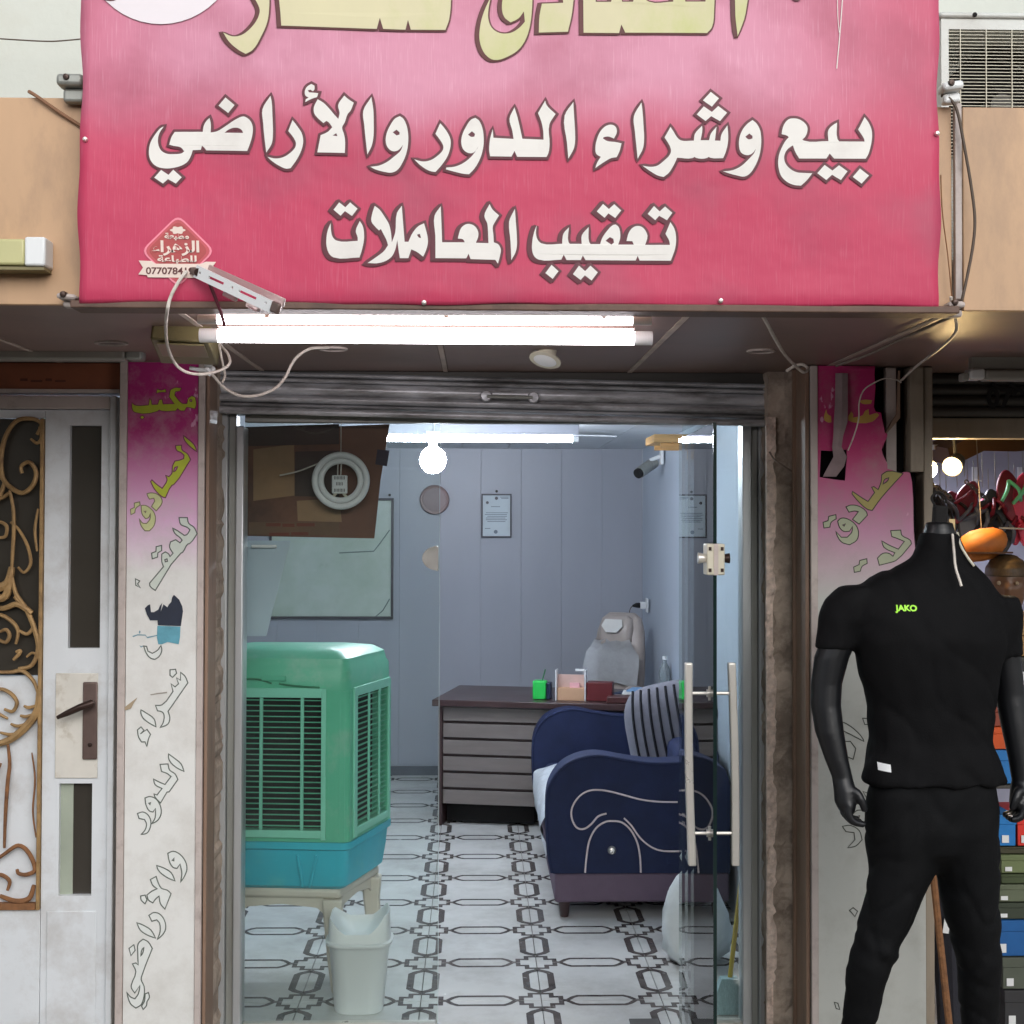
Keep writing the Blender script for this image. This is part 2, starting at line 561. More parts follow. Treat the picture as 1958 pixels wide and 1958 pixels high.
tag(sk, 'low dark skirting strip along the foot of the back wall', 'skirting')

# ------------------------------------------------------------------ building behind the canopy
uw = MB().box(-5, 5, 4.36, 4.6, ZS + 0.14, 4.6).build('upper_wall', M['plaster'])
tag(uw, 'white plastered wall above the tan canopy', 'wall')

can = thing('canopy', 'brown shopfront canopy with tan fascia panels behind the pink banner', 'canopy', (0, 3.2, ZS))
MB().box(-3.4, 3.4, YF + 0.03, 4.62, ZS + 0.012, ZS + 0.12).build('slab', M['concrete'], can)
xs = [-3.14, -2.53, -1.92, -1.31, -0.71, -0.105, 0.505, 1.115, 1.725, 2.335, 2.945]
for a, b in zip(xs[:-1], xs[1:]):
    MB().box(a + 0.008, b - 0.008, YF + 0.012, 4.60, ZS, ZS + 0.010).build('soffit_panel', M['soffit'], can, bevel=0.003)
for x in xs[1:-1]:
    MB().box(x - 0.0075, x + 0.0075, YF + 0.012, 4.60, ZS - 0.0015, ZS + 0.011).build('joint_strip', M['joint'], can)
ztop = Q(60, 184, YF).z
fx = [-3.1, -2.1, Q(153, 400, YF).x + 0.02, Q(1798, 400, YF).x, 2.3, 3.1]
MB().box(fx[0], fx[1] - 0.004, YF, YF + 0.02, ZS - 0.004, ztop).build('fascia_panel', M['fascia'], can, bevel=0.002)
MB().box(fx[1], fx[2], YF, YF + 0.02, ZS - 0.004, ztop).build('fascia_panel', M['fascia'], can, bevel=0.002)
MB().box(fx[2] + 0.003, fx[3] - 0.003, YF, YF + 0.02, ZS - 0.004, ztop).build('fascia_panel', M['fascia'], can, bevel=0.002)
MB().box(fx[3] + 0.024, fx[4], YF, YF + 0.02, ZS - 0.004, ztop).build('fascia_panel', M['fascia'], can, bevel=0.002)
MB().box(fx[4] + 0.004, fx[5], YF, YF + 0.02, ZS - 0.004, ztop).build('fascia_panel', M['fascia'], can, bevel=0.002)
# lip under the banner
MB().box(Q(150, 575, YF).x, Q(1790, 575, YF).x, YB + 0.005, YF + 0.010, ZS - 0.022, ZS - 0.005).build('edge_trim', mat('dark_edge_trim', (104, 80, 68), 0.6, var=0.25, vscale=14, dirt=(60, 46, 40), dscale=20, damt=0.6), can, bevel=0.003)

bat = MB()
x0, x1 = Q(1799, 400, YF).x, Q(1812, 400, YF).x
bat.box(x0, x1, YF - 0.012, YF + 0.004, Q(1800, 566, YF).z, Q(1800, 197, YF).z)
o = bat.build('batten', M['trim'], None, bevel=0.002)
tag(o, 'pale upright batten on the tan fascia right of the banner', 'batten')

# clamps that hold the banner frame
def clamp(px, py, m, label, w=0.055, h=0.05, tilt=0):
    c = Q(px, py, YF - 0.03)
    t = thing('bracket', label, 'bracket', c, 'steel brackets at the banner corners')
    rot = Matrix.Rotation(R(tilt), 3, 'Y')
    MB().obox(c, w, 0.05, h * 0.45, rot).build('plate', m, t, bevel=0.008)
    p = MB().lathe([(0.0, -0.008), (0.006, -0.007), (0.008, 0.0), (0.008, 0.02)], c + Vector((-0.006, -0.024, 0.004)), 12, 'Y')
    p.build('bolt', M['handle'], t, smooth=True)
    MB().obox(c + Vector((0.004, 0.012, -h * 0.5)), w * 0.8, 0.03, h * 0.5, rot).build('hook', m, t, bevel=0.006)
clamp(136, 155, M['alugrey'], 'rusty steel bracket at the upper left edge of the banner', 0.06, 0.06)
clamp(130, 562, M['trim'], 'small pale bracket at the lower left corner of the banner', 0.045, 0.03, 6)
clamp(1793, 166, M['plastw'], 'white bracket at the upper right edge of the banner below the grille', 0.05, 0.045, -8)
clamp(1800, 577, M['trim'], 'small steel bracket at the lower right corner of the banner', 0.04, 0.035)

# light box on the left fascia
t = thing('light_box', 'yellowed light box with white end cap on the left fascia', 'light', Q(50, 485, YF))
a, b = Q(-60, 456, YF), Q(62, 514, YF)
e = Q(101, 514, YF)
MB().box(a.x, b.x, YF - 0.06, YF, b.z + 0.006, a.z - 0.004).build('diffuser', mat('yellowed_diffuser', (196, 192, 140), 0.4, var=0.1, vscale=4), t, bevel=0.006)
MB().box(b.x + 0.0005, e.x, YF - 0.064, YF, b.z + 0.004, a.z).build('end_cap', M['plastw'], t, bevel=0.005)
MB().box(a.x, e.x - 0.004, YF - 0.056, YF - 0.002, b.z - 0.004, b.z + 0.003).build('base_rail', M['olive'], t)

# outdoor unit standing on the canopy
t = thing('air_conditioner', 'white outdoor air conditioner behind the right end of the canopy', 'air conditioner', (1.6, 3.7, 2.32))
ya = 3.48
xa0, xa1 = Q(1776, 100, ya).x, Q(1776, 100, ya).x + 0.86
za1 = Q(1850, 36, ya).z
za0 = ZS + 0.121
wh = mat('unit_casing', (210, 213, 208), 0.5, var=0.05, vscale=3, dirt=(165, 158, 148), dscale=5, damt=0.4)
gx0, gx1 = Q(1790, 100, ya).x, Q(1790, 100, ya).x + 0.54
gz1, gz0 = Q(1800, 55, ya).z, za0 + 0.04
cs = MB()
cs.box(xa0, xa1, ya, ya + 0.32, gz1, za1).box(xa0, gx0, ya, ya + 0.32, za0, gz1).box(gx1, xa1, ya, ya + 0.32, za0, gz1).box(gx0, gx1, ya, ya + 0.32, za0, gz0)
cs.box(gx0, gx1, ya + 0.2, ya + 0.32, gz0, gz1)
cso = cs.build('casing', wh, t)
MB().box(xa0 - 0.006, xa1 + 0.006, ya - 0.008, ya + 0.33, za1 + 0.001, za1 + 0.016).build('lid', wh, t, bevel=0.006)
gr = MB()
nz = int((gz1 - gz0) / 0.0085)
for i in range(nz):
    z = gz0 + (i + 0.5) * (gz1 - gz0) / nz
    gr.tube([(gx0, ya + 0.004, z), (gx1, ya + 0.004, z)], 0.0012, 4)
for x in [gx0 + 0.03 + 0.066 * i for i in range(8)]:
    gr.tube([(x, ya + 0.001, gz0), (x, ya + 0.001, gz1)], 0.0016, 4)
gr.build('grille', M['plastold'], t)
cx, cz = P(1945, 178, ya).x, P(1945, 178, ya).z
MB().lathe([(0.150, 0), (0.145, 0.06)], (cx, ya + 0.11, cz), 40, 'Y', cap=False).build('shroud', M['darkshutter'], t, smooth=True)
MB().lathe([(0.148, 0), (0.148, 0.004)], (cx, ya + 0.186, cz), 40, 'Y').build('fan_recess', M['black'], t)
for k in range(3):
    fb = MB()
    rings = []
    for i in range(6):
        r = 0.03 + 0.021 * i
        a0 = k * 2.094 + 0.12 * i
        rings.append([(cx + r * math.cos(a0 + da), ya + 0.15 + dy, cz + r * math.sin(a0 + da)) for da, dy in ((-0.45, -0.025), (0.0, 0), (0.45, 0.025), (0.45, 0.03), (-0.45, -0.02))])
    fb.loft(rings)
    fb.build('fan_blade', M['black'], t, smooth=True)
MB().lathe([(0.0, -0.02), (0.03, -0.02), (0.034, 0.05)], (cx, ya + 0.12, cz), 20, 'Y').build('fan_hub', M['darkshutter'], t, smooth=True)
c = Q(1837, 37, ya)
MB().lathe([(0.0, -0.004), (0.006, -0.002), (0.006, 0.002)], (c.x, ya - 0.008, za1 + 0.008), 8, 'Y').build('screw', M['black'], cso)

# ------------------------------------------------------------------ jambs, shutter
def rough_block(name, x0, x1, y0, y1, z0, z1, m, label, cat, amp=0.008, edge='x0', parent=None):
    nx, nz = max(3, int((x1 - x0) / 0.012)), int((z1 - z0) / 0.014)
    rnd = random.Random(len(name) * 31 + int(x0 * 100))
    vs = []
    for k in range(nz + 1):
        z = z0 + (z1 - z0) * k / nz
        e = amp * 1.2 * (rnd.random() - 0.35) + 0.022 * max(-.2, noise.noise(Vector((x0 * 9, 1.7, z * 9)))) + 0.012 * noise.noise(Vector((x0 * 9, 4.7, z * 31)))
        for i in range(nx + 1):
            u = i / nx
            x = x0 + (x1 - x0) * u
            if edge == 'x0' and i <= 1: x += max(-0.004, e)
            if edge == 'x1' and i >= nx - 1: x -= max(-0.004, e)
            y = y0 + (rnd.random() - 0.5) * amp * .6 + 0.012 * noise.noise(Vector((x * 14, 2.0, z * 14))) + .006 * noise.noise(Vector((x * 40, 2.0, z * 40)))
            vs.append((x, y, z))
    fs = []
    for k in range(nz):
        for i in range(nx):
            a = k * (nx + 1) + i
            fs.append((a, a + 1, a + nx + 2, a + nx + 1))
    mb = MB().add(vs, fs)
    mb.box(x0 + 0.006, x1 - 0.006, y0 + amp, y1, z0, z1)
    # returns at the two sides
    for i in (0, nx):
        fr = [vs[k * (nx + 1) + i] for k in range(nz + 1)]
        bk = [(p[0] + (0.0 if i else 0), y1, p[2]) for p in fr]
        mb.add(fr + bk, [(k, k + 1, nz + 2 + k, nz + 1 + k) for k in range(nz)])
    o = mb.build(name, m, parent)
    return o if parent else tag(o, label, cat)
rough_block('door_jamb', Q(405, 1300, 4.52).x - 0.05, Q(414, 1300, 4.60).x, 4.50, 4.80, -0.15, ZS, M['concrete'], 'broken concrete jamb between the left pillar and the aluminium frame', 'jamb', 0.005, 'x1')
M['plasteredge'] = mat('broken_plaster', (226, 206, 192), 0.9, var=0.25, vscale=40, bump=0.6, bscale=70, dirt=(150, 126, 110), dscale=22, damt=0.8)
jr_ = rough_block('door_jamb', Q(1445, 1300, 4.60).x, Q(1500, 1300, 4.52).x + 0.05, 4.55, 4.80, -0.15, ZS, M['concrete'], 'chipped concrete jamb right of the glass door', 'jamb', 0.005, 'x0')
rough_block('plaster_edge', Q(1446, 1300, 4.54).x, Q(1462, 1300, 4.54).x, 4.535, 4.552, -0.15, 2.05, M['plasteredge'], '', '', 0.007, 'x1', jr_)
t = thing('shutter_guide', 'brown steel shutter guide beside the left pillar', 'guide rail', (-0.86, 4.45, -0.15), 'shutter guides of the office')
xg = Q(383, 1300, YP).x
MB().box(xg + 0.001, xg + 0.012, YP + 0.012, YP + 0.14, -0.15, ZS - 0.001).build('flange', M['steelbrown'], t, bevel=0.002)
MB().box(xg - 0.03, xg + 0.0, YP + 0.142, YP + 0.152, -0.15, ZS - 0.001).build('web', M['steelbrown'], t)
t = thing('shutter_guide', 'brown steel shutter guide beside the right pillar', 'guide rail', (1.03, 4.45, -0.15), 'shutter guides of the office')
xg = Q(1530, 1300, YP).x
MB().box(xg - 0.014, xg - 0.001, YP + 0.012, YP + 0.14, -0.15, ZS - 0.001).build('flange', M['steelbrown'], t, bevel=0.002)
MB().box(Q(1497, 1300, YP + .142).x, xg + 0.05, YP + 0.142, YP + 0.160, -0.15, ZS - 0.001).build('web', M['steelbrown'], t)

sh = thing('roller_shutter', 'grey galvanised roller shutter rolled up above the glass door', 'shutter', (0, YS, 2.05))
rotS = Matrix.Rotation(R(1.15), 3, 'Y')
sx0, sx1 = Q(418, 750, YS).x - 0.02, Q(1500, 750, YS).x
hw = (sx1 - sx0) / 2
cxs = (sx0 + sx1) / 2
def slat(zc, h, yoff=0.0, bulge=0.012, name='slat', m=None):
    prof = []
    for i in range(9):
        a = i / 8
        prof.append((-math.sin(a * math.pi) * bulge, (a - 0.5) * h))
    prof += [(0.012, h / 2), (0.012, -h / 2)]
    rings = []
    for x in (-hw, hw):
        rings.append([Vector((cxs, YS + yoff, 0)) + rotS @ Vector((x, p[0], p[1])) + Vector((0, 0, zc)) for p in prof])
    return MB().loft(rings).build(name, m or M['shutter'], sh, smooth=True)
zt = Q(960, 712, YS).z
for i, (z, h) in enumerate([(zt - 0.008, 0.016), (zt - 0.026, 0.014), (zt - 0.055, 0.040), (zt - 0.089, 0.026), (zt - 0.111, 0.014)]):
    slat(z, h, 0.012 - 0.004 * (i % 2))
slat(zt - 0.131, 0.022, -0.004, 0.006, 'bottom_bar')
MB().box(sx0 - 0.0, sx1, YS + 0.03, 4.9, 2.075, ZS + 0.02).build('drum_box', M['darkshutter'], sh)
hc = Q(962, 748, YS - 0.03)
hp = MB()
hp.tube([hc + Vector((-0.075, 0, 0.0)), hc + Vector((0.075, 0, -0.003))], 0.006, 8)
hpo = hp.build('handle', M['alugrey'], sh, smooth=True)
for s in (-1, 1):
    MB().lathe([(0.0, -0.008), (0.016, -0.006), (0.02, 0.0), (0.02, 0.012)], hc + Vector((s * 0.078, 0.006, -0.002 * s)), 14, 'Y').build('handle_plate', M['shutter'], hpo, smooth=True)

# ------------------------------------------------------------------ glass front
M['glass'] = glass('dusty_clear_glass', (0.94, 0.975, 0.965, 1), 0.013, (188, 200, 196), boost=0.75)
M['glassdoor'] = glass('clear_door_glass', (0.93, 0.97, 0.96, 1), 0.012, boost=1.0)
M['glassedge'] = mat('green_glass_edge', (24, 40, 38), 0.15, var=0.1)
gf = thing('glass_front', 'aluminium framed glass shopfront with two fixed side panes', 'shopfront', (0, YG, 0))
xl0, xl1 = Q(416, 1300, YG).x, Q(463, 1300, YG).x
xr0, xr1 = Q(1398, 1300, YG).x, Q(1441, 1300, YG).x
zh = Q(900, 802, YG).z
zh0 = 2.06
w = xl1 - xl0
MB().box(xl0, xl0 + w * 0.32, YG - 0.05, YG + 0.06, 0, zh0).build('frame_post', M['alu'], gf, bevel=0.002)
MB().box(xl0 + w * 0.32 + 0.001, xl0 + w * 0.62, YG - 0.025, YG + 0.05, 0, zh0).build('frame_post', M['alugrey'], gf, bevel=0.002)
MB().box(xl0 + w * 0.62 + 0.001, xl1 - 0.004, YG - 0.04, YG + 0.05, 0, zh0 - 0.04).build('frame_post', M['alu'], gf, bevel=0.004)
w = xr1 - xr0
MB().box(xr0, xr0 + w * 0.40, YG - 0.03, YG + 0.05, 0, zh0 - 0.002).build('frame_post', M['alu'], gf, bevel=0.003)
MB().box(xr0 + w * 0.40 + 0.001, xr0 + w * 0.68, YG - 0.02, YG + 0.05, 0, zh0 - 0.001).build('frame_post', M['alugrey'], gf, bevel=0.002)
MB().box(xr0 + w * 0.68 + 0.001, xr1, YG - 0.045, YG + 0.06, 0, zh0).build('frame_post', M['alu'], gf, bevel=0.002)
MB().box(xl0 + 0.02, xr1 - 0.02, YG - 0.035, YG + 0.045, zh0 + 0.001, zh0 + 0.05).build('header', M['alugrey'], gf, bevel=0.002)
MB().box(xl1 - 0.004, xr0 + 0.002, YG - 0.02, YG + 0.03, zh + 0.005, zh0 - 0.001).build('header_trim', M['alugrey'], gf, bevel=0.002)
xp = Q(828, 1300, YG).x
MB().box(xl1 - 0.006, xp, YG - 0.004, YG + 0.004, 0.022, zh + 0.012).build('pane', M['glass'], gf)
MB().box(xp + 0.0002, xp + 0.0016, YG - 0.004, YG + 0.004, 0.022, zh + 0.012).build('pane_edge', mat('bright_glass_edge', (190, 205, 205), 0.2), gf)
xh = Q(1281, 1300, YG).x
MB().box(xh + 0.012, xr0 + 0.003, YG - 0.004, YG + 0.004, 0.022, zh + 0.012).build('pane', M['glassdoor'], gf)
MB().box(xl1 - 0.006, xp - 0.002, YG - 0.028, YG + 0.028, 0.0, 0.030).build('bottom_rail', M['chrome'], gf, bevel=0.006)
MB().box(xh + 0.02, xr0 + 0.002, YG - 0.028, YG + 0.028, 0.0, 0.030).build('bottom_rail', M['chrome'], gf, bevel=0.006)
# half-moon plate at the free edge of the left pane
c = Q(828, 1053, YG)
lp = [(c.x - 0.001, YG - 0.016, c.z + 0.042 * math.cos(math.pi * i / 18) * 1.0) if i in (0, 18) else (c.x - 0.001 - 0.055 * math.sin(math.pi * i / 18), YG - 0.016, c.z + 0.042 * math.cos(math.pi * i / 18)) for i in range(19)]
MB().prism(lp, (0, 0.032, 0)).build('strike_plate', mat('mirror_steel', (228, 226, 220), 0.22, metal=0.75, var=0.1, vscale=30), gf, bevel=0.006)
# door closer plate in the floor
fp = MB().box(Q(1190, 1300, 4.74).x, Q(1245, 1300, 4.74).x, 4.69, 4.79, 0.0012, 0.006).build('floor_hinge', M['darkshutter'], None, bevel=0.002)
tag(fp, 'dark metal floor hinge plate at the foot of the glass door', 'hinge')

# glass door, opened outwards
gd = thing('glass_door', 'frameless glass door swung open with two long steel pull handles', 'door', (0.67, 4.3, 0))
Xd = Q(1281, 1300, YG).x + 0.002
Yd0 = 3.89
pA, pB = Vector((Q(1349, 1300, Yd0).x, Yd0, 0)), Vector((Xd, YG - 0.02, 0))
dd = (pB - pA).normalized()
nn = Vector((-dd.y, dd.x, 0)) * 0.005
zd = Q(1349, 797, Yd0).z
MB().prism([tuple(p) for p in (pA + nn + dd * .003 + Vector((0, 0, .012)), pB + nn + Vector((0, 0, .012)), pB - nn + Vector((0, 0, .012)), pA - nn + dd * .003 + Vector((0, 0, .012)))], (0, 0, zd - .012)).build('pane', M['glassdoor'], gd)
MB().prism([tuple(p) for p in (pA + nn + Vector((0, 0, .012)), pA + nn + dd * .0028 + Vector((0, 0, .012)), pA - nn + dd * .0028 + Vector((0, 0, .012)), pA - nn + Vector((0, 0, .012)))], (0, 0, zd - .012)).build('pane_edge', M['glassedge'], gd)
for s, px0 in ((1, 1300), (-1, 1381)):
    yh = Yd0 + 0.07
    top, bot = Q(px0 - 1, 1250, yh), Q(px0 + 6, 1633, yh)
    pts = [top.lerp(bot, i / 12) for i in range(13)]
    pts = [Vector((p.x, yh, p.z)) for p in pts]
    pts = [p + Vector((0.004 * math.sin(math.pi * i / 12), 0, 0)) * s * -1 for i, p in enumerate(pts)]
    h = MB()
    h.loft([[p + Vector((dx, dy, 0)) for dx, dy in ((-.011, -.011), (.011, -.011), (.011, .011), (-.011, .011))] for p in pts])
    h.build('pull_handle', M['chrome'], gd, bevel=0.004, seg=3)
for py in (1308, 1572):
    c = Q(1344, py, Yd0 + 0.07)
    l_, r_ = Q(1303, py, Yd0 + 0.07), Q(1382, py, Yd0 + 0.07)
    hpp = MB().tube([l_, r_], 0.005, 10).build('handle_post', M['chrome'], gd, smooth=True)
    MB().tube([c + Vector((-.016, 0, 0)), c + Vector((.004, 0, 0))], 0.011, 12).build('post_collar', M['chrome'], hpp, smooth=True)
    MB().tube([c + Vector((-.008, 0, -.02)), c + Vector((-.008, 0, .02))], 0.004, 8).build('set_screw', M['chrome'], hpp, smooth=True)
c = Q(1347, 1055, Yd0 + 0.03)
lk = MB().obox(c, 0.050, 0.07, 0.088).build('lock', M['plastold'], gd, bevel=0.004)
MB().tube([c + Vector((-.047, -.01, .003)), c + Vector((-.024, -.01, .003))], [0.016, 0.011], 14).build('lock_knob', M['chrome'], lk, smooth=True)
MB().tube([c + Vector((.024, -.01, .003)), c + Vector((.042, -.01, .003))], [0.011, 0.015], 14).build('lock_knob', M['handle'], lk, smooth=True)
MB().obox(c + Vector((0, -.0365, 0)), 0.012, 0.004, 0.088).build('lock_rib', M['trim'], lk)
for dx in (-.017, .017):
    for dz in (-.03, .03):
        MB().obox(c + Vector((dx, -.0358, dz)), 0.008, 0.003, 0.010).build('lock_screw', M['handle'], lk)
# ------------------------------------------------------------------ banner
def banner_material():
    m = bpy.data.materials.new('faded_banner_vinyl')
    m.use_nodes = True
    n, l = m.node_tree.nodes, m.node_tree.links
    b = n['Principled BSDF']
    tc = n.new('ShaderNodeTexCoord')
    sp = n.new('ShaderNodeSeparateXYZ')
    l.new(tc.outputs['Object'], sp.inputs[0])
    # print fades from deep pink (bottom) to bleached pink (top)
    big = n.new('ShaderNodeTexNoise')
    big.inputs['Scale'].default_value = 2.6
    big.inputs['Detail'].default_value = 4
    l.new(tc.outputs['Object'], big.inputs['Vector'])
    mr = n.new('ShaderNodeMapRange')
    mr.interpolation_type = 'SMOOTHSTEP'
    mr.inputs['From Min'].default_value = Q(960, 330, YB).z
    mr.inputs['From Max'].default_value = Q(960, 120, YB).z
    ad = n.new('ShaderNodeMath'); ad.operation = 'MULTIPLY_ADD'
    ad.inputs[1].default_value = 0.28; ad.inputs[2].default_value = -0.14
    l.new(big.outputs[0], ad.inputs[0])
    a2 = n.new('ShaderNodeMath'); a2.operation = 'ADD'
    l.new(sp.outputs['Z'], a2.inputs[0]); l.new(ad.outputs[0], a2.inputs[1])
    l.new(a2.outputs[0], mr.inputs['Value'])
    # bleaching is strongest in the middle of the sheet
    ex = n.new('ShaderNodeMapRange'); ex.interpolation_type = 'SMOOTHSTEP'
    ex.inputs['From Min'].default_value = -0.95; ex.inputs['From Max'].default_value = -0.55
    ex.inputs['To Min'].default_value = 0.55
    l.new(sp.outputs['X'], ex.inputs['Value'])
    ex2 = n.new('ShaderNodeMapRange'); ex2.interpolation_type = 'SMOOTHSTEP'
    ex2.inputs['From Min'].default_value = 1.05; ex2.inputs['From Max'].default_value = 0.55
    ex2.inputs['To Min'].default_value = 0.25
    l.new(sp.outputs['X'], ex2.inputs['Value'])
    mm = n.new('ShaderNodeMath'); mm.operation = 'MULTIPLY'
    l.new(ex.outputs[0], mm.inputs[0]); l.new(ex2.outputs[0], mm.inputs[1])
    m3 = n.new('ShaderNodeMath'); m3.operation = 'MULTIPLY'
    l.new(mm.outputs[0], m3.inputs[0]); l.new(mr.outputs[0], m3.inputs[1])
    mx = n.new('ShaderNodeMix'); mx.data_type = 'RGBA'
    mx.inputs[6].default_value = srgb(198, 64, 97)
    mx.inputs[7].default_value = srgb(216, 146, 170)
    l.new(m3.outputs[0], mx.inputs[0])
    # upright streaks of the weave
    mp = n.new('ShaderNodeMapping')
    mp.inputs['Scale'].default_value = (300, 1, 14)
    l.new(tc.outputs['Object'], mp.inputs['Vector'])
    st = n.new('ShaderNodeTexNoise')
    st.inputs['Scale'].default_value = 1.0
    st.inputs['Detail'].default_value = 5
    l.new(mp.outputs[0], st.inputs['Vector'])
    s2 = n.new('ShaderNodeMapRange')
    s2.inputs['From Min'].default_value = 0.56; s2.inputs['From Max'].default_value = 0.78
    s2.inputs['To Max'].default_value = 0.5
    l.new(st.outputs[0], s2.inputs['Value'])
    sw = n.new('ShaderNodeMath'); sw.operation = 'MULTIPLY'
    f2 = n.new('ShaderNodeMapRange'); f2.inputs['To Min'].default_value = 0.22; f2.inputs['To Max'].default_value = 1.0
    l.new(m3.outputs[0], f2.inputs['Value'])
    l.new(s2.outputs[0], sw.inputs[0]); l.new(f2.outputs[0], sw.inputs[1])
    m4 = n.new('ShaderNodeMix'); m4.data_type = 'RGBA'
    l.new(sw.outputs[0], m4.inputs[0]); l.new(mx.outputs[2], m4.inputs[6])
    m4.inputs[7].default_value = srgb(240, 190, 208)
    # grime blotches
    dn = n.new('ShaderNodeTexNoise'); dn.inputs['Scale'].default_value = 4.2; dn.inputs['Detail'].default_value = 6
    l.new(tc.outputs['Object'], dn.inputs['Vector'])
    dr = n.new('ShaderNodeMapRange'); dr.inputs['From Min'].default_value = 0.48; dr.inputs['From Max'].default_value = 0.75; dr.inputs['To Max'].default_value = 0.7
    l.new(dn.outputs[0], dr.inputs['Value'])
    m5 = n.new('ShaderNodeMix'); m5.data_type = 'RGBA'
    l.new(dr.outputs[0], m5.inputs[0]); l.new(m4.outputs[2], m5.inputs[6])
    m5.inputs[7].default_value = srgb(168, 82, 104)
    l.new(m5.outputs[2], b.inputs['Base Color'])
    b.inputs['Roughness'].default_value = 0.5
    b.inputs['Specular IOR Level'].default_value = 0.35
    bu = n.new('ShaderNodeBump'); bu.inputs['Strength'].default_value = 0.12; bu.inputs['Distance'].default_value = 0.004
    l.new(st.outputs[0], bu.inputs['Height'])
    b2 = n.new('ShaderNodeBump'); b2.inputs['Strength'].default_value = 0.35; b2.inputs['Distance'].default_value = 0.03
    bn = n.new('ShaderNodeTexNoise'); bn.inputs['Scale'].default_value = 5.0; bn.inputs['Detail'].default_value = 3
    l.new(tc.outputs['Object'], bn.inputs['Vector'])
    l.new(bn.outputs[0], b2.inputs['Height']); l.new(bu.outputs[0], b2.inputs['Normal'])
    l.new(b2.outputs[0], b.inputs['Normal'])
    return m
M['banner'] = banner_material()
M['letter'] = mat('printed_white', (232, 228, 222), 0.55, var=0.04, vscale=8, dirt=(205, 198, 192), dscale=6, damt=0.5)
M['lettercream'] = mat('printed_cream', (212, 204, 166), 0.55, var=0.06, vscale=5, dirt=(190, 196, 120), dscale=4, damt=0.8, dlo=0.45, dhi=0.7, stretch=(1, 1, 0.6))
M['outline'] = mat('printed_maroon', (98, 42, 54), 0.55, var=0.12, vscale=20)
M['outlinebr'] = mat('printed_brown', (96, 48, 48), 0.55, var=0.15, vscale=20)

ban = thing('banner', 'large pink banner with white Arabic lettering above the office door', 'banner', (0.07, YB, ZS))
bl, br = Q(150, 560, YB).x - 0.002, Q(1773, 570, YB).x
bz0, bz1 = Q(150, 569, YB).z, Q(900, -190, YB).z
def wave(x, z):
    return 0.0022 * math.sin(x * 7.0 + 1.3 * math.sin(z * 5)) + 0.0016 * math.sin(z * 11 + x * 3) + 0.006 * max(0.0, 1 - (z - bz0) / 0.03) ** 2
def bwave(pts, off):
    return [Vector((p.x, YB + wave(p.x, p.z) - off, p.z)) for p in pts]
nx, nz = 90, 46
sb = MB()
vs_ = []
for k in range(nz + 1):
    v = (k / nz) ** 1.25
    z = bz0 + (bz1 - bz0) * v
    for i in range(nx + 1):
        x = bl + (br - bl) * i / nx
        inset = 0.0025 * math.sin(z * 14 + 2) + 0.002 * math.sin(z * 31)
        xx = x + (inset if i == 0 else -inset if i == nx else 0)
        zz = z + (0.002 * math.sin(x * 9) + 0.0015 * math.sin(x * 23) if k == 0 else 0)
        vs_.append((xx, YB + wave(x, z), zz))
sb.add(vs_, [(k * (nx + 1) + i, k * (nx + 1) + i + 1, (k + 1) * (nx + 1) + i + 1, (k + 1) * (nx + 1) + i) for k in range(nz) for i in range(nx)])
sheet = sb.build('sheet', M['banner'], ban, smooth=True)
md = sheet.modifiers.new('thick', 'SOLIDIFY'); md.thickness = 0.0012; md.offset = 1
fr = MB()
for z in (bz0 + 0.012, bz1 - 0.03):
    fr.box(bl + 0.01, br - 0.01, YB + 0.014, YB + 0.05, z - 0.012, z + 0.012)
for x in (bl + 0.02, (bl + br) / 2, br - 0.02):
    fr.box(x - 0.012, x + 0.012, YB + 0.0145, YB + 0.0495, bz0 + 0.026, bz1 - 0.044)
fr.build('frame', M['steelbrown'], ban)
for px, py in ((161, 263), (1768, 252), (1360, 567), (800, 571)):
    c = Q(px, py, YB)
    MB().lathe([(0.0, -0.007), (0.004, -0.006), (0.006, -0.002), (0.006, 0.004)], (c.x, YB + wave(c.x, c.z) - 0.002, c.z), 10, 'Y').build('rivet', M['chrome'], ban, smooth=True)

def word(name, polys, x0, y0, s, parent, fill, line, w, offF, offL, Y=None, sub=4, shadow=None):
    """one word: polys = [(outline, [holes]) ...] in zoom pixels"""
    fm, lm = MB(), MB()
    for outer, holes in polys:
        loops = []
        for lp in [outer] + list(holes):
            s2 = soft(lp, sub)
            loops.append([P(x0 + p.x * s, y0 + p.y * s, YB if Y is None else Y) for p in s2])
        if Y is None:
            F_ = [bwave(lp, offF) for lp in loops]
            L_ = [bwave(lp, offL) for lp in loops]
        else:
            F_ = [[Vector((p.x, Y - offF, p.z)) for p in lp] for lp in loops]
            L_ = [[Vector((p.x, Y - offL, p.z)) for p in lp] for lp in loops]
        if fill: fm.flat(F_[0], F_[1:])
        if line:
            for i, lp in enumerate(L_):
                bead(lm, lp, w, 0.0004)
                if shadow and i == 0:
                    for q in (0.5, 1.0):
                        bead(lm, [p + Vector((shadow[0] * q, 0.0003 * q, shadow[1] * q)) for p in lp], w, 0.0004)
    if fill: fm.build(name, fill, parent)
    if line: lm.build(name + '_outline', line, parent)

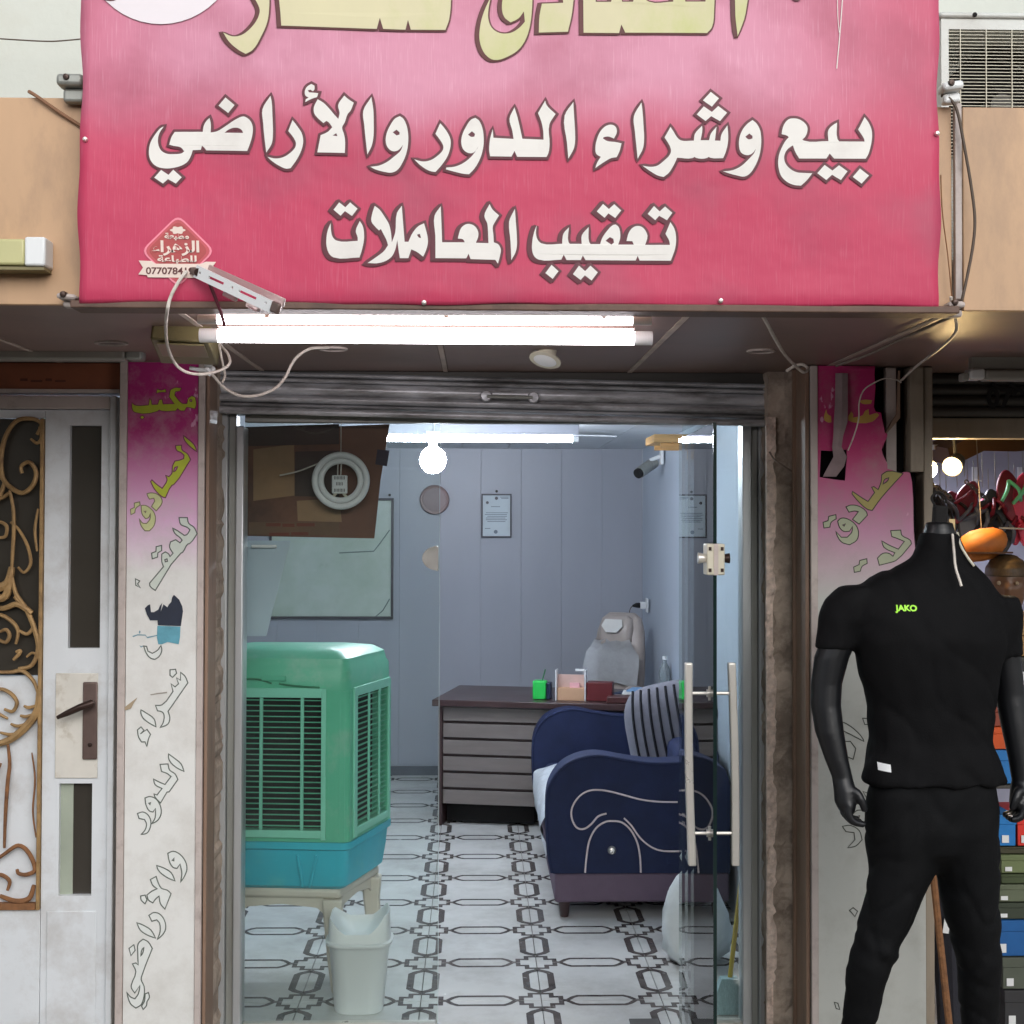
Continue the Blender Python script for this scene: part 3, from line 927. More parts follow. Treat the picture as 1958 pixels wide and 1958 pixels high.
C1 = (270, 150, 350 / 1932); C2 = (580, 150, 350 / 1932); C3 = (900, 150, 350 / 1932)
C4 = (1200, 150, 260 / 1932); C5 = (1440, 150, 260 / 1932)
C6 = (610, 370, 350 / 1932); C7 = (950, 370, 360 / 1932)
C8 = (410, 0, 460 / 1932); C9 = (880, 0, 580 / 1932)
line1 = [
 (C1, [([(238,508),(205,525),(150,590),(105,665),(85,740),(88,830),(120,895),(175,935),(260,952),(345,945),(430,920),(490,880),(525,820),(545,758),(630,755),(642,712),(665,730),(688,760),(1120,768),(1150,690),(1175,600),(1180,520),(1160,460),(1120,420),(1078,405),(1000,435),(900,500),(800,560),(735,572),(735,470),(722,420),(690,450),(662,500),(650,565),(355,565),(320,620),(297,700),(340,712),(420,730),(455,770),(430,790),(350,800),(270,795),(215,765),(185,710),(178,640),(195,575)], [[(880,575),(920,545),(970,525),(1020,525),(1060,545),(1078,578)]]),
  ([(892,205),(988,285),(920,368),(818,290)], []),
  ([(212,968),(290,1020),(340,965),(430,1045),(368,1112),(285,1065),(232,1112),(140,1050)], []),
  ([(1368,190),(1380,250),(1388,400),(1392,600),(1380,690),(1322,785),(1305,650),(1290,480),(1283,330)], []),
  ([(1600,445),(1650,510),(1695,580),(1712,660),(1700,740),(1650,850),(1580,950),(1530,955),(1450,920),(1370,865),(1335,830),(1420,848),(1500,835),(1580,785),(1628,730),(1635,685),(1610,630),(1555,560)], []),
  ([(1735,258),(1740,228),(1770,210),(1738,190),(1730,145),(1755,95),(1800,68),(1832,85),(1832,125),(1815,145),(1790,128),(1762,135),(1775,155),(1835,160),(1872,165),(1860,205),(1800,225)], [])]),
 (C2, [([(155,228),(215,265),(280,330),(330,390),(372,435),(385,370),(370,290),(435,190),(475,225),(535,265),(500,350),(470,385),(440,470),(412,525),(430,590),(442,650),(440,792),(150,785),(185,605),(260,570),(308,522),(270,470),(245,455),(215,478),(160,430),(118,375),(115,310)], [[(312,610),(350,585),(362,615)]]),
  ([(720,205),(740,330),(745,480),(742,620),(722,720),(678,808),(660,650),(645,500),(635,350)], []),
  ([(1020,405),(1055,430),(1090,500),(1107,590),(1108,680),(1090,790),(1045,900),(990,975),(930,1000),(850,990),(760,965),(708,938),(800,925),(880,890),(960,830),(1030,765),(1053,705),(1040,725),(1000,765),(950,775),(900,745),(872,680),(880,590),(920,500),(970,430)], [[(945,575),(985,548),(1018,575),(1015,600),(985,608)]]),
  ([(1445,478),(1490,530),(1535,600),(1555,660),(1552,730),(1520,830),(1460,920),(1395,993),(1330,980),(1240,925),(1172,860),(1270,882),(1350,865),(1430,810),(1475,755),(1475,710),(1440,650),(1395,590)], []),
  ([(1815,420),(1855,450),(1890,530),(1903,620),(1900,720),(1870,840),(1810,950),(1750,1015),(1700,1012),(1600,990),(1505,965),(1510,945),(1600,935),(1700,890),(1790,810),(1848,720),(1835,745),(1790,790),(1740,790),(1690,755),(1668,690),(1675,610),(1720,510),(1770,440)], [[(1738,598),(1780,562),(1812,590),(1805,618),(1775,622)]])]),
 (C3, [([(232,540),(240,630),(452,642),(440,560),(410,430),(462,310),(495,420),(545,640),(768,650),(765,560),(745,460),(710,370),(785,240),(800,285),(895,380),(830,490),(832,700),(820,790),(800,832),(490,830),(462,768),(430,828),(205,825),(195,760),(205,640)], []),
  ([(1082,255),(1090,400),(1100,560),(1100,680),(1085,750),(1030,848),(1015,680),(990,400)], []),
  ([(1315,948),(1330,900),(1372,830),(1325,800),(1315,740),(1330,650),(1370,560),(1430,505),(1490,495),(1530,520),(1540,575),(1510,640),(1450,618),(1400,625),(1395,640),(1440,665),(1520,675),(1590,690),(1570,770),(1540,835),(1480,845),(1400,890)], [])]),
 (C4, [([(192,355),(205,450),(222,680),(230,880),(215,1000),(140,1148),(125,1000),(100,760),(85,550)], []),
  ([(605,700),(650,770),(700,850),(750,890),(935,895),(950,800),(1050,685),(1055,740),(1030,890),(1150,890),(1175,800),(1255,700),(1250,750),(1232,895),(1310,898),(1325,810),(1410,680),(1420,800),(1415,940),(1385,1060),(1350,1145),(1175,1140),(1145,1125),(1120,1142),(970,1140),(945,1125),(915,1142),(700,1135),(680,1180),(640,1260),(580,1350),(510,1405),(440,1390),(330,1330),(210,1245),(330,1262),(420,1245),(520,1170),(590,1100),(612,1040),(595,970),(560,910),(520,850)], []),
  ([(1175,205),(1290,295),(1190,415),(1062,325)], []),
  ([(1075,410),(1190,490),(1280,405),(1405,500),(1305,620),(1180,550),(1100,618),(975,525)], []),
  ([(1765,605),(1820,650),(1870,740),(1888,860),(1885,980),(1855,1130),(1800,1260),(1720,1370),(1650,1405),(1550,1390),(1420,1355),(1350,1330),(1480,1315),(1600,1260),(1720,1150),(1790,1070),(1812,1010),(1780,1060),(1720,1100),(1650,1095),(1600,1060),(1575,980),(1580,860),(1620,750),(1690,660)], [[(1665,840),(1720,797),(1765,830),(1765,865),(1720,880),(1685,865)]])]),
 (C5, [([(1580,555),(1640,640),(1680,750),(1680,870),(1660,980),(1625,1090),(1590,1150),(1140,1150),(1078,1078),(1030,1150),(645,1150),(590,1060),(555,965),(500,1000),(450,1060),(430,1140),(450,1220),(520,1300),(610,1345),(720,1355),(830,1358),(760,1450),(670,1535),(570,1525),(470,1480),(390,1400),(355,1300),(345,1200),(360,1090),(400,990),(450,900),(495,850),(480,830),(395,805),(405,740),(440,650),(500,590),(570,578),(640,590),(720,640),(760,700),(760,770),(730,840),(690,880),(710,895),(1060,900),(1060,745),(1115,680),(1185,635),(1190,870),(1215,905),(1575,905),(1570,870),(1530,800),(1485,735)], []),
  ([(1005,1240),(1115,1320),(1210,1245),(1330,1330),(1235,1455),(1110,1380),(1028,1455),(900,1358)], []),
  ([(1508,1290),(1635,1390),(1530,1505),(1405,1410)], [])]),
]
line2 = [
 (C6, [([(125,318),(130,400),(145,460),(185,500),(410,505),(410,470),(390,400),(432,295),(460,340),(475,400),(475,500),(455,600),(430,680),(155,678),(110,640),(82,560),(80,480),(95,390)], []),
  ([(215,98),(280,150),(330,98),(408,165),(350,242),(275,190),(230,240),(155,175)], []),
  ([(590,135),(640,175),(700,260),(740,330),(758,400),(770,520),(805,420),(825,210),(875,135),(885,270),(905,515),(945,515),(990,420),(1050,350),(1110,320),(1130,390),(1148,470),(1148,540),(1125,620),(1100,672),(1030,620),(975,595),(945,688),(855,688),(835,560),(828,495),(805,600),(770,670),(700,720),(610,742),(515,738),(600,680),(690,610),(730,550),(715,500),(680,430),(655,380),(635,395),(590,350),(555,300),(565,210)], [[(1035,440),(1065,432),(1078,475),(1055,470)]]),
  ([(1285,140),(1290,250),(1300,520),(1540,520),(1520,490),(1465,480),(1475,440),(1500,370),(1550,330),(1600,328),(1650,355),(1680,410),(1680,460),(1655,525),(1788,528),(1785,440),(1775,320),(1745,240),(1800,115),(1830,170),(1900,235),(1860,300),(1835,350),(1840,440),(1845,520),(1890,540),(1918,590),(1910,660),(1888,745),(1860,705),(1600,698),(1578,640),(1555,690),(1230,688),(1228,450),(1220,240)], [])]),
 (C7, [([(185,160),(195,300),(205,450),(205,540),(190,610),(148,688),(140,500),(125,300),(135,260)], []),
  ([(408,330),(402,420),(420,480),(460,515),(670,518),(672,470),(685,410),(740,348),(735,500),(750,518),(870,518),(872,430),(942,345),(948,500),(962,520),(1060,520),(1080,460),(1130,385),(1190,325),(1220,318),(1250,345),(1265,400),(1265,460),(1245,525),(1405,525),(1390,490),(1330,488),(1355,400),(1395,350),(1440,333),(1490,345),(1530,390),(1545,440),(1522,528),(1775,528),(1770,490),(1730,415),(1780,295),(1820,360),(1838,440),(1830,560),(1785,690),(1465,688),(1445,640),(1425,688),(910,685),(882,638),(860,685),(715,685),(686,630),(660,682),(430,682),(385,650),(362,590),(365,480),(385,390)], [[(1115,485),(1160,448),(1195,465),(1202,505),(1175,525)]]),
  ([(1090,108),(1150,160),(1205,110),(1275,175),(1215,252),(1145,205),(1105,250),(1025,185)], []),
  ([(1612,130),(1670,185),(1725,135),(1800,200),(1745,275),(1665,230),(1625,275),(1548,210)], []),
  ([(560,735),(632,800),(572,880),(497,820)], []),
  ([(842,742),(905,798),(960,742),(1035,810),(972,895),(902,842),(858,890),(780,830)], [])]),
]
top = [
 (C8, [([(440,-260),(445,50),(430,180),(380,300),(310,410),(255,440),(200,410),(120,340),(75,270),(150,300),(220,290),(290,240),(350,160),(368,90),(340,20),(290,-60),(250,-130)], []),
  ([(540,-200),(540,215),(1305,240),(1330,150),(1357,240),(1535,245),(1555,165),(1578,245),(1855,245),(1885,160),(1900,-60),(1890,-260),(1820,-200),(1830,-8),(1645,-8),(1560,-200),(1480,-60),(1300,-40),(700,-40),(620,-300)], [])]),
 (C9, [([(455,-100),(458,40),(430,220),(380,310),(310,360),(215,385),(160,350),(125,270),(125,180),(150,80),(195,-20),(180,60),(178,115),(200,178),(250,212),(320,212),(375,180),(412,140),(405,75),(370,120),(320,145),(280,110),(265,40),(290,-60),(360,-150)], []),
  ([(520,25),(655,20),(650,-60),(560,-200),(620,-250),(715,-100),(712,80),(685,205),(500,210),(505,100)], []),
  ([(780,-330),(785,212),(1010,215),(1025,160),(1050,212),(1570,215),(1600,180),(1615,60),(1620,-330),(1560,-330),(1560,15),(1432,15),(1410,-90),(1355,-110),(1355,15),(1200,15),(1120,-60),(1100,15),(1030,15),(1000,-120),(960,15),(862,15),(850,-330)], []),
  ([(1755,-330),(1815,-260),(1815,90),(1765,235),(1750,100)], [])]),
]
for (c, polys) in line1:
    for pl in polys:
        word('letter', [pl], *c, ban, M['letter'], M['outline'], 0.0062, 0.0042, 0.0028)
for (c, polys) in line2:
    for pl in polys:
        word('letter', [pl], *c, ban, M['letter'], M['outline'], 0.0058, 0.0042, 0.0028, shadow=(-0.006, -0.002))
for (c, polys) in top:
    for pl in polys:
        word('letter', [pl], *c, ban, M['lettercream'], M['outlinebr'], 0.0036, 0.0042, 0.0028, shadow=(-0.007, -0.001))
# white roundel at the top left
rc, rr = (309, -101), 148.0
MB().flat(bwave([P(rc[0] + rr * math.cos(a), rc[1] + rr * math.sin(a), YB) for a in [2 * math.pi * i / 48 for i in range(48)]], 0.0032)).build('roundel', mat('printed_pale', (236, 228, 232), 0.55, var=0.03), ban)
MB().flat(bwave([P(212 + 16 * math.cos(a), -6 + 9 * math.sin(a), YB) for a in [2 * math.pi * i / 16 for i in range(16)]], 0.0040)).build('roundel_mark', M['outlinebr'], ban)
MB().flat(bwave([P(1523 + 9 * math.cos(a), -4 + 7 * math.sin(a), YB) for a in [2 * math.pi * i / 12 for i in range(12)]], 0.0040)).build('letter', M['outlinebr'], ban)
# long scratch
sc_ = MB()
bead(sc_, bwave(cat_rom([P(1612, -20, YB), P(1608, 40, YB), P(1604, 90, YB), P(1600, 131, YB)], 4), 0.0022), 0.0011, 0.0003, closed=False)
bead(sc_, bwave(cat_rom([P(1601, -20, YB), P(1602, 30, YB), P(1605, 62, YB)], 4), 0.0022), 0.0008, 0.0003, closed=False)
sc_.build('scratch', M['letter'], ban)
# printer's emblem
CE = (255, 400, 290 / 1932)
def rrhomb(cx, cy, hx, hy, r):
    pts = []
    cs = [(cx, cy - hy), (cx + hx, cy), (cx, cy + hy), (cx - hx, cy)]
    for i in range(4):
        p, a, b = Vector(cs[i]), Vector(cs[i - 1]), Vector(cs[(i + 1) % 4])
        u, v = p + (a - p).normalized() * r, p + (b - p).normalized() * r
        for t in (0, .25, .5, .75, 1):
            pts.append(u * (1 - t) ** 2 + p * 2 * t * (1 - t) + v * t * t)
    return pts
def emb(name, pts, m, off):
    MB().flat(bwave([P(CE[0] + p[0] * CE[2], CE[1] + p[1] * CE[2], YB) for p in pts], off)).build(name, m, ban)
M['embpink'] = mat('emblem_pink', (240, 140, 160), 0.55)
M['embred'] = mat('emblem_red', (178, 74, 74), 0.55, var=0.1, vscale=20)
M['embcream'] = mat('emblem_cream', (232, 212, 200), 0.55)
emb('emblem_border', rrhomb(572, 535, 470, 465, 110), M['embpink'], 0.0024)
emb('emblem_band', rrhomb(572, 535, 440, 435, 105), mat('emblem_band_red', (196, 84, 92), 0.55), 0.0028)
emb('emblem_field', rrhomb(572, 535, 395, 392, 95), M['embred'], 0.0032)
emb('emblem_ribbon', [(75, 660), (240, 665), (290, 700), (860, 700), (930, 672), (1058, 675), (1000, 755), (1040, 830), (900, 790), (860, 880), (190, 872), (180, 845), (70, 835), (130, 750)], M['embcream'], 0.0037)
emb('emblem_flower', [(570 + (88 + 12 * math.cos(6 * a)) * math.cos(a), 272 + (46 + 8 * math.cos(6 * a)) * math.sin(a)) for a in [2 * math.pi * i / 36 for i in range(36)]], M['embcream'], 0.0037)
def et(s, x, y, size, m, **k):
    c = P(CE[0] + x * CE[2], CE[1] + y * CE[2], YB)
    return tostr(s, size, m, 'emblem_text', ban, (c.x, YB + wave(c.x, c.z) - 0.0044, c.z), **k)
et('\ufe94\ufecc\ufe92\ufec4\ufee3', 560, 352, 0.017, M['embcream'], bold=0.0006, sx=1.25)
et('\ufe80\ufe8d\ufeae\ufeeb\ufeb0\ufedf\ufe8d', 548, 490, 0.034, M['embcream'], bold=0.0011, sx=1.25)
et('\ufe94\ufecb\ufe8e\ufe92\ufec4\ufee0\ufedf', 565, 642, 0.019, M['embcream'], bold=0.0006, sx=1.6)
et('077078419', 470, 795, 0.021, M['outlinebr'], bold=0.0004, sx=1.12)

# ------------------------------------------------------------------ pillars
def print_material(name, topc, midc, lowc, pz0, pz1, pz2, dirtc, damt, wear=0.8):
    m = bpy.data.materials.new(name)
    m.use_nodes = True
    n, l = m.node_tree.nodes, m.node_tree.links
    b = n['Principled BSDF']
    tc = n.new('ShaderNodeTexCoord')
    sp = n.new('ShaderNodeSeparateXYZ')
    l.new(tc.outputs['Object'], sp.inputs[0])
    mr = n.new('ShaderNodeMapRange')
    mr.inputs['From Min'].default_value = pz0
    mr.inputs['From Max'].default_value = pz2
    l.new(sp.outputs['Z'], mr.inputs['Value'])
    cr = n.new('ShaderNodeValToRGB')
    e = cr.color_ramp
    e.elements[0].position = 0.0; e.elements[0].color = srgb(*lowc)
    e.elements[1].position = 1.0; e.elements[1].color = srgb(*topc)
    x = e.elements.new((pz1 - pz0) / (pz2 - pz0)); x.color = srgb(*midc)
    l.new(mr.outputs[0], cr.inputs[0])
    dn = n.new('ShaderNodeTexNoise'); dn.inputs['Scale'].default_value = 7; dn.inputs['Detail'].default_value = 9; dn.inputs['Roughness'].default_value = 0.7
    l.new(tc.outputs['Object'], dn.inputs['Vector'])
    dr = n.new('ShaderNodeMapRange'); dr.inputs['From Min'].default_value = 0.45; dr.inputs['From Max'].default_value = 0.75; dr.inputs['To Max'].default_value = damt
    l.new(dn.outputs[0], dr.inputs['Value'])
    mx = n.new('ShaderNodeMix'); mx.data_type = 'RGBA'
    l.new(dr.outputs[0], mx.inputs[0]); l.new(cr.outputs[0], mx.inputs[6]); mx.inputs[7].default_value = srgb(*dirtc)
    # flaked ink
    fn = n.new('ShaderNodeTexNoise'); fn.inputs['Scale'].default_value = 38; fn.inputs['Detail'].default_value = 4
    mp = n.new('ShaderNodeMapping'); mp.inputs['Scale'].default_value = (1, 1, 0.5)
    l.new(tc.outputs['Object'], mp.inputs['Vector']); l.new(mp.outputs[0], fn.inputs['Vector'])
    f2 = n.new('ShaderNodeTexNoise'); f2.inputs['Scale'].default_value = 5.5
    l.new(tc.outputs['Object'], f2.inputs['Vector'])
    mu = n.new('ShaderNodeMath'); mu.operation = 'MULTIPLY'
    l.new(fn.outputs[0], mu.inputs[0]); l.new(f2.outputs[0], mu.inputs[1])
    fr_ = n.new('ShaderNodeMapRange'); fr_.inputs['From Min'].default_value = 0.385; fr_.inputs['From Max'].default_value = 0.41; fr_.inputs['To Max'].default_value = wear
    l.new(mu.outputs[0], fr_.inputs['Value'])
    m2 = n.new('ShaderNodeMix'); m2.data_type = 'RGBA'
    wm = n.new('ShaderNodeMath'); wm.operation = 'MULTIPLY'
    l.new(fr_.outputs[0], wm.inputs[0]); l.new(mr.outputs[0], wm.inputs[1]); l.new(wm.outputs[0], m2.inputs[0]); l.new(mx.outputs[2], m2.inputs[6]); m2.inputs[7].default_value = srgb(222, 170, 200)
    l.new(m2.outputs[2], b.inputs['Base Color'])
    b.inputs['Roughness'].default_value = 0.55
    bu = n.new('ShaderNodeBump'); bu.inputs['Strength'].default_value = 0.15; bu.inputs['Distance'].default_value = 0.01
    l.new(dn.outputs[0], bu.inputs['Height']); l.new(bu.outputs[0], b.inputs['Normal'])
    return m
z_ = lambda py, x=300: Q(x, py, YP).z
M['printL'] = print_material('left_print', (176, 36, 118), (226, 182, 216), (226, 226, 222), z_(1080), z_(985), z_(810), (190, 186, 178), 0.55)
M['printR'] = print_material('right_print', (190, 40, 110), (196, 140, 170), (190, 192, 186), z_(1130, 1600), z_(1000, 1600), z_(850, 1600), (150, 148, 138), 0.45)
M['inkline'] = mat('ink_line', (92, 100, 92), 0.6, var=0.2, vscale=30)
M['inkdark'] = mat('ink_dark_line', (62, 66, 56), 0.6, var=0.2, vscale=30)
M['lime'] = mat('lime_ink', (178, 190, 52), 0.6, var=0.1, vscale=20)
M['limepale'] = mat('pale_lime_ink', (202, 206, 150), 0.6, var=0.1, vscale=20)
M['greypale'] = mat('pale_grey_ink', (206, 214, 204), 0.6, var=0.06, vscale=20)
M['whiteink'] = mat('whitish_ink', (222, 225, 221), 0.6, var=0.04, vscale=20)

# left
lp_ = thing('pillar', 'left pillar clad in a pink to white printed panel with faded outlined lettering', 'pillar', (-1.0, YP, -0.15))
x0, x1 = Q(222, 1300, YP).x, Q(383, 1300, YP).x
MB().box(x0 + 0.004, x1 - 0.004, YP + 0.012, YP + 0.3, -0.15, ZS).build('core', M['concrete'], lp_)
px0, px1 = Q(236, 1300, YP).x, Q(371, 1300, YP).x
MB().box(px0 + 0.001, px1 - 0.001, YP, YP + 0.012, -0.10, ZS - 0.003).build('cladding', M['printL'], lp_, bevel=0.001)
MB().box(x0, px0, YP - 0.006, YP + 0.0115, -0.15, ZS - 0.003).build('edge_trim', M['trim'], lp_, bevel=0.002)
MB().box(px1, x1, YP - 0.006, YP + 0.0115, -0.15, ZS - 0.003).build('edge_trim', M['trim'], lp_, bevel=0.002)
D1 = (230, 700, 170 / 912); D2 = (230, 960, 170 / 1026); D3 = (220, 1250, 170 / 888); D4 = (220, 1600, 170 / 917)
def pw(polys, c, fill, line, w=0.0017, Y=YP, parent=lp_):
    for pl in polys:
        word('letter', [pl], *c, parent, fill, line, w, 0.0006, 0.0012, Y=Y, sub=3)
pw([([(120,375),(150,400),(290,400),(300,335),(318,345),(325,395),(385,393),(400,345),(430,340),(440,390),(555,388),(500,315),(515,245),(560,222),(630,225),(615,255),(565,265),(560,300),(640,385),(685,385),(700,330),(735,305),(770,320),(780,400),(765,440),(700,425),(680,425),(660,460),(610,455),(590,435),(570,460),(420,460),(400,450),(380,465),(150,475),(125,450)], [[(712,345),(735,345),(735,365),(715,362)]]),
    ([(380,235),(420,248),(465,235),(470,270),(420,268),(370,280)], []), ([(225,505),(250,525),(225,548),(200,525)], [])], D1, M['lime'], mat('lime_edge', (120, 60, 70), 0.6), 0.0010)
pw([([(648,712),(690,745),(760,810),(788,880),(740,845),(680,790),(655,750)], []),
    ([(568,815),(628,812),(635,860),(690,900),(722,960),(690,1010),(550,1215),(530,1225),(465,1350),(430,1340),(350,1260),(312,1185),(325,1168),(370,1210),(430,1255),(480,1170),(465,1120),(500,1135),(530,1100),(535,1030),(560,975),(610,965),(650,950),(655,915),(620,885),(585,870),(572,850)], [[(545,1085),(560,1040),(590,1030),(570,1070)]])], D1, M['lime'], mat('plum_line', (120, 60, 84), 0.6), 0.0016)
pw([([(275,1310),(310,1300),(370,1310),(420,1350),(430,1400),(370,1485),(320,1440),(355,1385),(345,1355),(300,1365),(285,1340)], []),
    ([(215,1430),(260,1430),(310,1460),(345,1500),(362,1560),(345,1640),(300,1690),(255,1690),(215,1640),(195,1565),(230,1610),(270,1615),(305,1570),(310,1510),(290,1555),(260,1565),(225,1520)], [[(245,1490),(265,1488),(260,1505)]]),
    ([(145,1405),(200,1392),(205,1425),(160,1460),(150,1505),(110,1525),(105,1470),(145,1450)], [])], D1, M['limepale'], mat('olive_line', (130, 122, 92), 0.6), 0.0014)
pw([([(680,180),(775,180),(790,245),(850,290),(888,365),(800,480),(780,485),(720,580),(700,590),(405,1020),(345,970),(340,935),(500,745),(480,690),(480,600),(520,575),(560,600),(575,630),(610,590),(570,520),(580,460),(640,435),(690,470),(715,440),(690,410),(630,360),(605,300),(660,330),(740,385),(770,375),(805,320),(770,290),(700,260),(685,220)], [[(515,665),(540,655),(545,685),(520,690)]]),
    ([(415,515),(478,500),(478,560),(435,585),(430,635),(370,655),(362,590),(412,570)], [])], D2, M['greypale'], M['inkline'])
pw([([(175,885),(225,910),(200,945),(235,990),(180,960)], []),
    ([(270,1660),(300,1740),(350,1800),(400,1815),(450,1780),(480,1710),(470,1655),(430,1710),(370,1745),(320,1720),(305,1665)], [])], D2, M['whiteink'], M['inkline'])
pw([([(655,185),(700,225),(728,290),(530,575),(548,640),(530,700),(450,738),(480,690),(490,610),(470,580),(425,570),(405,515),(470,510),(580,375),(560,300),(600,330),(635,300),(615,240),(655,265)], []),
    ([(550,160),(605,155),(615,195),(575,235),(550,215)], []), ([(260,560),(310,590),(390,650),(410,730),(340,690),(280,640),(258,590)], []),
    ([(225,760),(260,730),(290,765),(255,800),(320,755),(355,805),(335,850),(318,925),(300,880),(265,880),(235,830)], []),
    ([(535,1000),(590,1040),(660,1100),(690,1175),(620,1140),(560,1090),(535,1040)], []),
    ([(450,1105),(530,1100),(545,1160),(600,1200),(628,1255),(540,1380),(520,1380),(455,1490),(400,1430),(390,1400),(420,1410),(470,1345),(400,1305),(385,1250),(440,1280),(500,1305),(560,1225),(520,1195),(465,1175)], []),
    ([(300,1440),(350,1425),(410,1450),(450,1510),(462,1590),(430,1660),(365,1700),(400,1640),(405,1545),(380,1580),(345,1570),(310,1510)], [[(338,1492),(356,1486),(350,1508)]]),
    ([(225,1595),(280,1580),(330,1610),(358,1670),(350,1740),(320,1790),(260,1805),(300,1760),(315,1700),(295,1655),(240,1645)], [])], D3, M['whiteink'], M['inkline'])
pw([([(545,170),(600,148),(670,180),(725,250),(742,330),(720,400),(675,470),(690,380),(672,280),(640,325),(600,315),(560,250)], [[(590,242),(610,218),(607,247)]]),
    ([(430,295),(500,320),(580,370),(620,455),(540,420),(470,370),(440,330)], []),
    ([(365,440),(425,408),(445,470),(480,530),(540,550),(578,585),(515,745),(470,690),(455,610),(420,640),(390,680),(345,650),(330,600),(380,560),(435,535),(390,500)], []),
    ([(265,610),(310,600),(330,650),(310,690),(270,650)], []),
    ([(350,810),(400,780),(460,795),(510,860),(522,950),(490,1010),(435,1060),(465,980),(460,890),(430,855),(380,870)], []),
    ([(225,885),(290,910),(370,960),(420,1045),(330,1010),(260,960)], []),
    ([(240,1100),(290,1055),(340,1080),(385,1150),(285,1410),(270,1470),(300,1540),(300,1640),(270,1730),(215,1765),(160,1720),(120,1600),(160,1650),(205,1670),(240,1620),(258,1530),(205,1610),(170,1560),(168,1530),(215,1390),(180,1310),(215,1300),(240,1320),(235,1200)], [[(265,1230),(280,1160),(300,1140),(285,1200)]]),
    ([(145,1150),(195,1112),(208,1170),(165,1225)], []), ([(310,1620),(345,1605),(355,1655),(330,1700),(325,1740),(290,1780),(275,1745),(305,1690)], [])], D4, M['whiteink'], M['inkline'])
# torn remains of a dark poster
def scrap(name, pts, c, m, off, Y, parent):
    q = [P(c[0] + x * c[2], c[1] + y * c[2], Y) for x, y in pts]
    MB().prism([Vector((p.x, Y - off, p.z)) for p in q], (0, off * 0.6, 0)).build(name, m, parent)
scrap('poster_scrap', [(285,1225),(320,1190),(345,1180),(355,1270),(390,1270),(440,1240),(460,1195),(485,1165),(465,1270),(500,1180),(545,1215),(560,1185),(590,1150),(600,1100),(620,1070),(680,1125),(715,1200),(725,1260),(700,1430),(435,1420),(430,1365),(345,1365),(310,1300)], D2, mat('navy_paper', (32, 40, 58), 0.5, var=0.2, vscale=20), 0.0022, YP, lp_)
scrap('poster_scrap', [(430,1427),(695,1437),(690,1560),(675,1640),(600,1625),(550,1615),(480,1640),(440,1640),(425,1560)], D2, mat('teal_paper', (96, 160, 178), 0.5, var=0.3, vscale=14), 0.0022, YP, lp_)
scrap('poster_scrap', [(600,1060),(560,1065),(565,1120),(590,1135)], D2, M['whiteink'], 0.003, YP, lp_)
for pts in ([(140,1545),(200,1525),(290,1530),(310,1555),(440,1530),(440,1540),(315,1570),(290,1540),(200,1538),(150,1558)], [(215,1500),(225,1480),(235,1500),(222,1520)], [(220,1650),(240,1665),(265,1655),(262,1668),(240,1678)]):
    scrap('poster_scrap', pts, D2, mat('blue_ink', (110, 150, 165), 0.6), 0.0018, YP, lp_)
scrap('peeling_edge', [(50,570),(225,435),(190,490),(160,545),(120,560)], D3, mat('bare_backing', (168, 150, 124), 0.8), 0.004, YP, lp_)
scrap('peeling_edge', [(350,405),(430,390),(520,380),(520,392),(430,403),(360,414)], D3, mat('bare_backing2', (158, 152, 142), 0.8), 0.002, YP, lp_)

# right
rp_ = thing('pillar', 'right pillar with a torn pink to grey printed panel and a dark hole at the top', 'pillar', (1.2, YP, -0.15))
x0, x1 = Q(1530, 1300, YP).x, Q(1748, 1300, YP).x
E1 = (1540, 680, 240 / 1054)
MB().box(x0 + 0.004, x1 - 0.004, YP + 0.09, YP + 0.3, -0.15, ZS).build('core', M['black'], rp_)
px0, px1 = Q(1543, 1300, YP).x, Q(1746, 1300, YP).x
def e1(x, y, off=0.0):
    p = P(E1[0] + x * E1[2], E1[1] + y * E1[2], YP)
    return Vector((p.x, YP - off, p.z))
zt_ = ZS - 0.003
outl = [Vector((px0 + .001, YP, -0.1)), Vector((px0 + .001, YP, zt_)), Vector((e1(585, 100).x, YP, zt_))]
outl += [e1(*p) for p in [(580,160),(588,260),(582,350),(575,430),(590,470),(635,480),(645,540),(660,600),(668,650),(690,655),(680,700),(660,740),(640,790),(650,830),(670,870),(688,910),(690,950),(740,965),(800,985),(850,975),(880,985),(895,1060),(905,1200),(908,1400),(910,1480)]]
outl += [Vector((px1 - .001, YP, z_(1250, 1700))), Vector((px1 - .001, YP, -0.1))]
hole = [e1(*p) for p in [(130,795),(215,800),(345,790),(350,850),(335,1050),(240,1040),(120,1020)]]
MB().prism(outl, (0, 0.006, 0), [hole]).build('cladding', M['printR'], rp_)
MB().box(x0, px0, YP - 0.006, YP + 0.0115, -0.15, ZS - 0.003).build('edge_trim', M['trim'], rp_, bevel=0.002)
MB().box(x0 + 0.002, px1, YP + 0.0065, YP + 0.088, -0.15, z_(1095, 1700)).build('backing', M['concrete'], rp_)
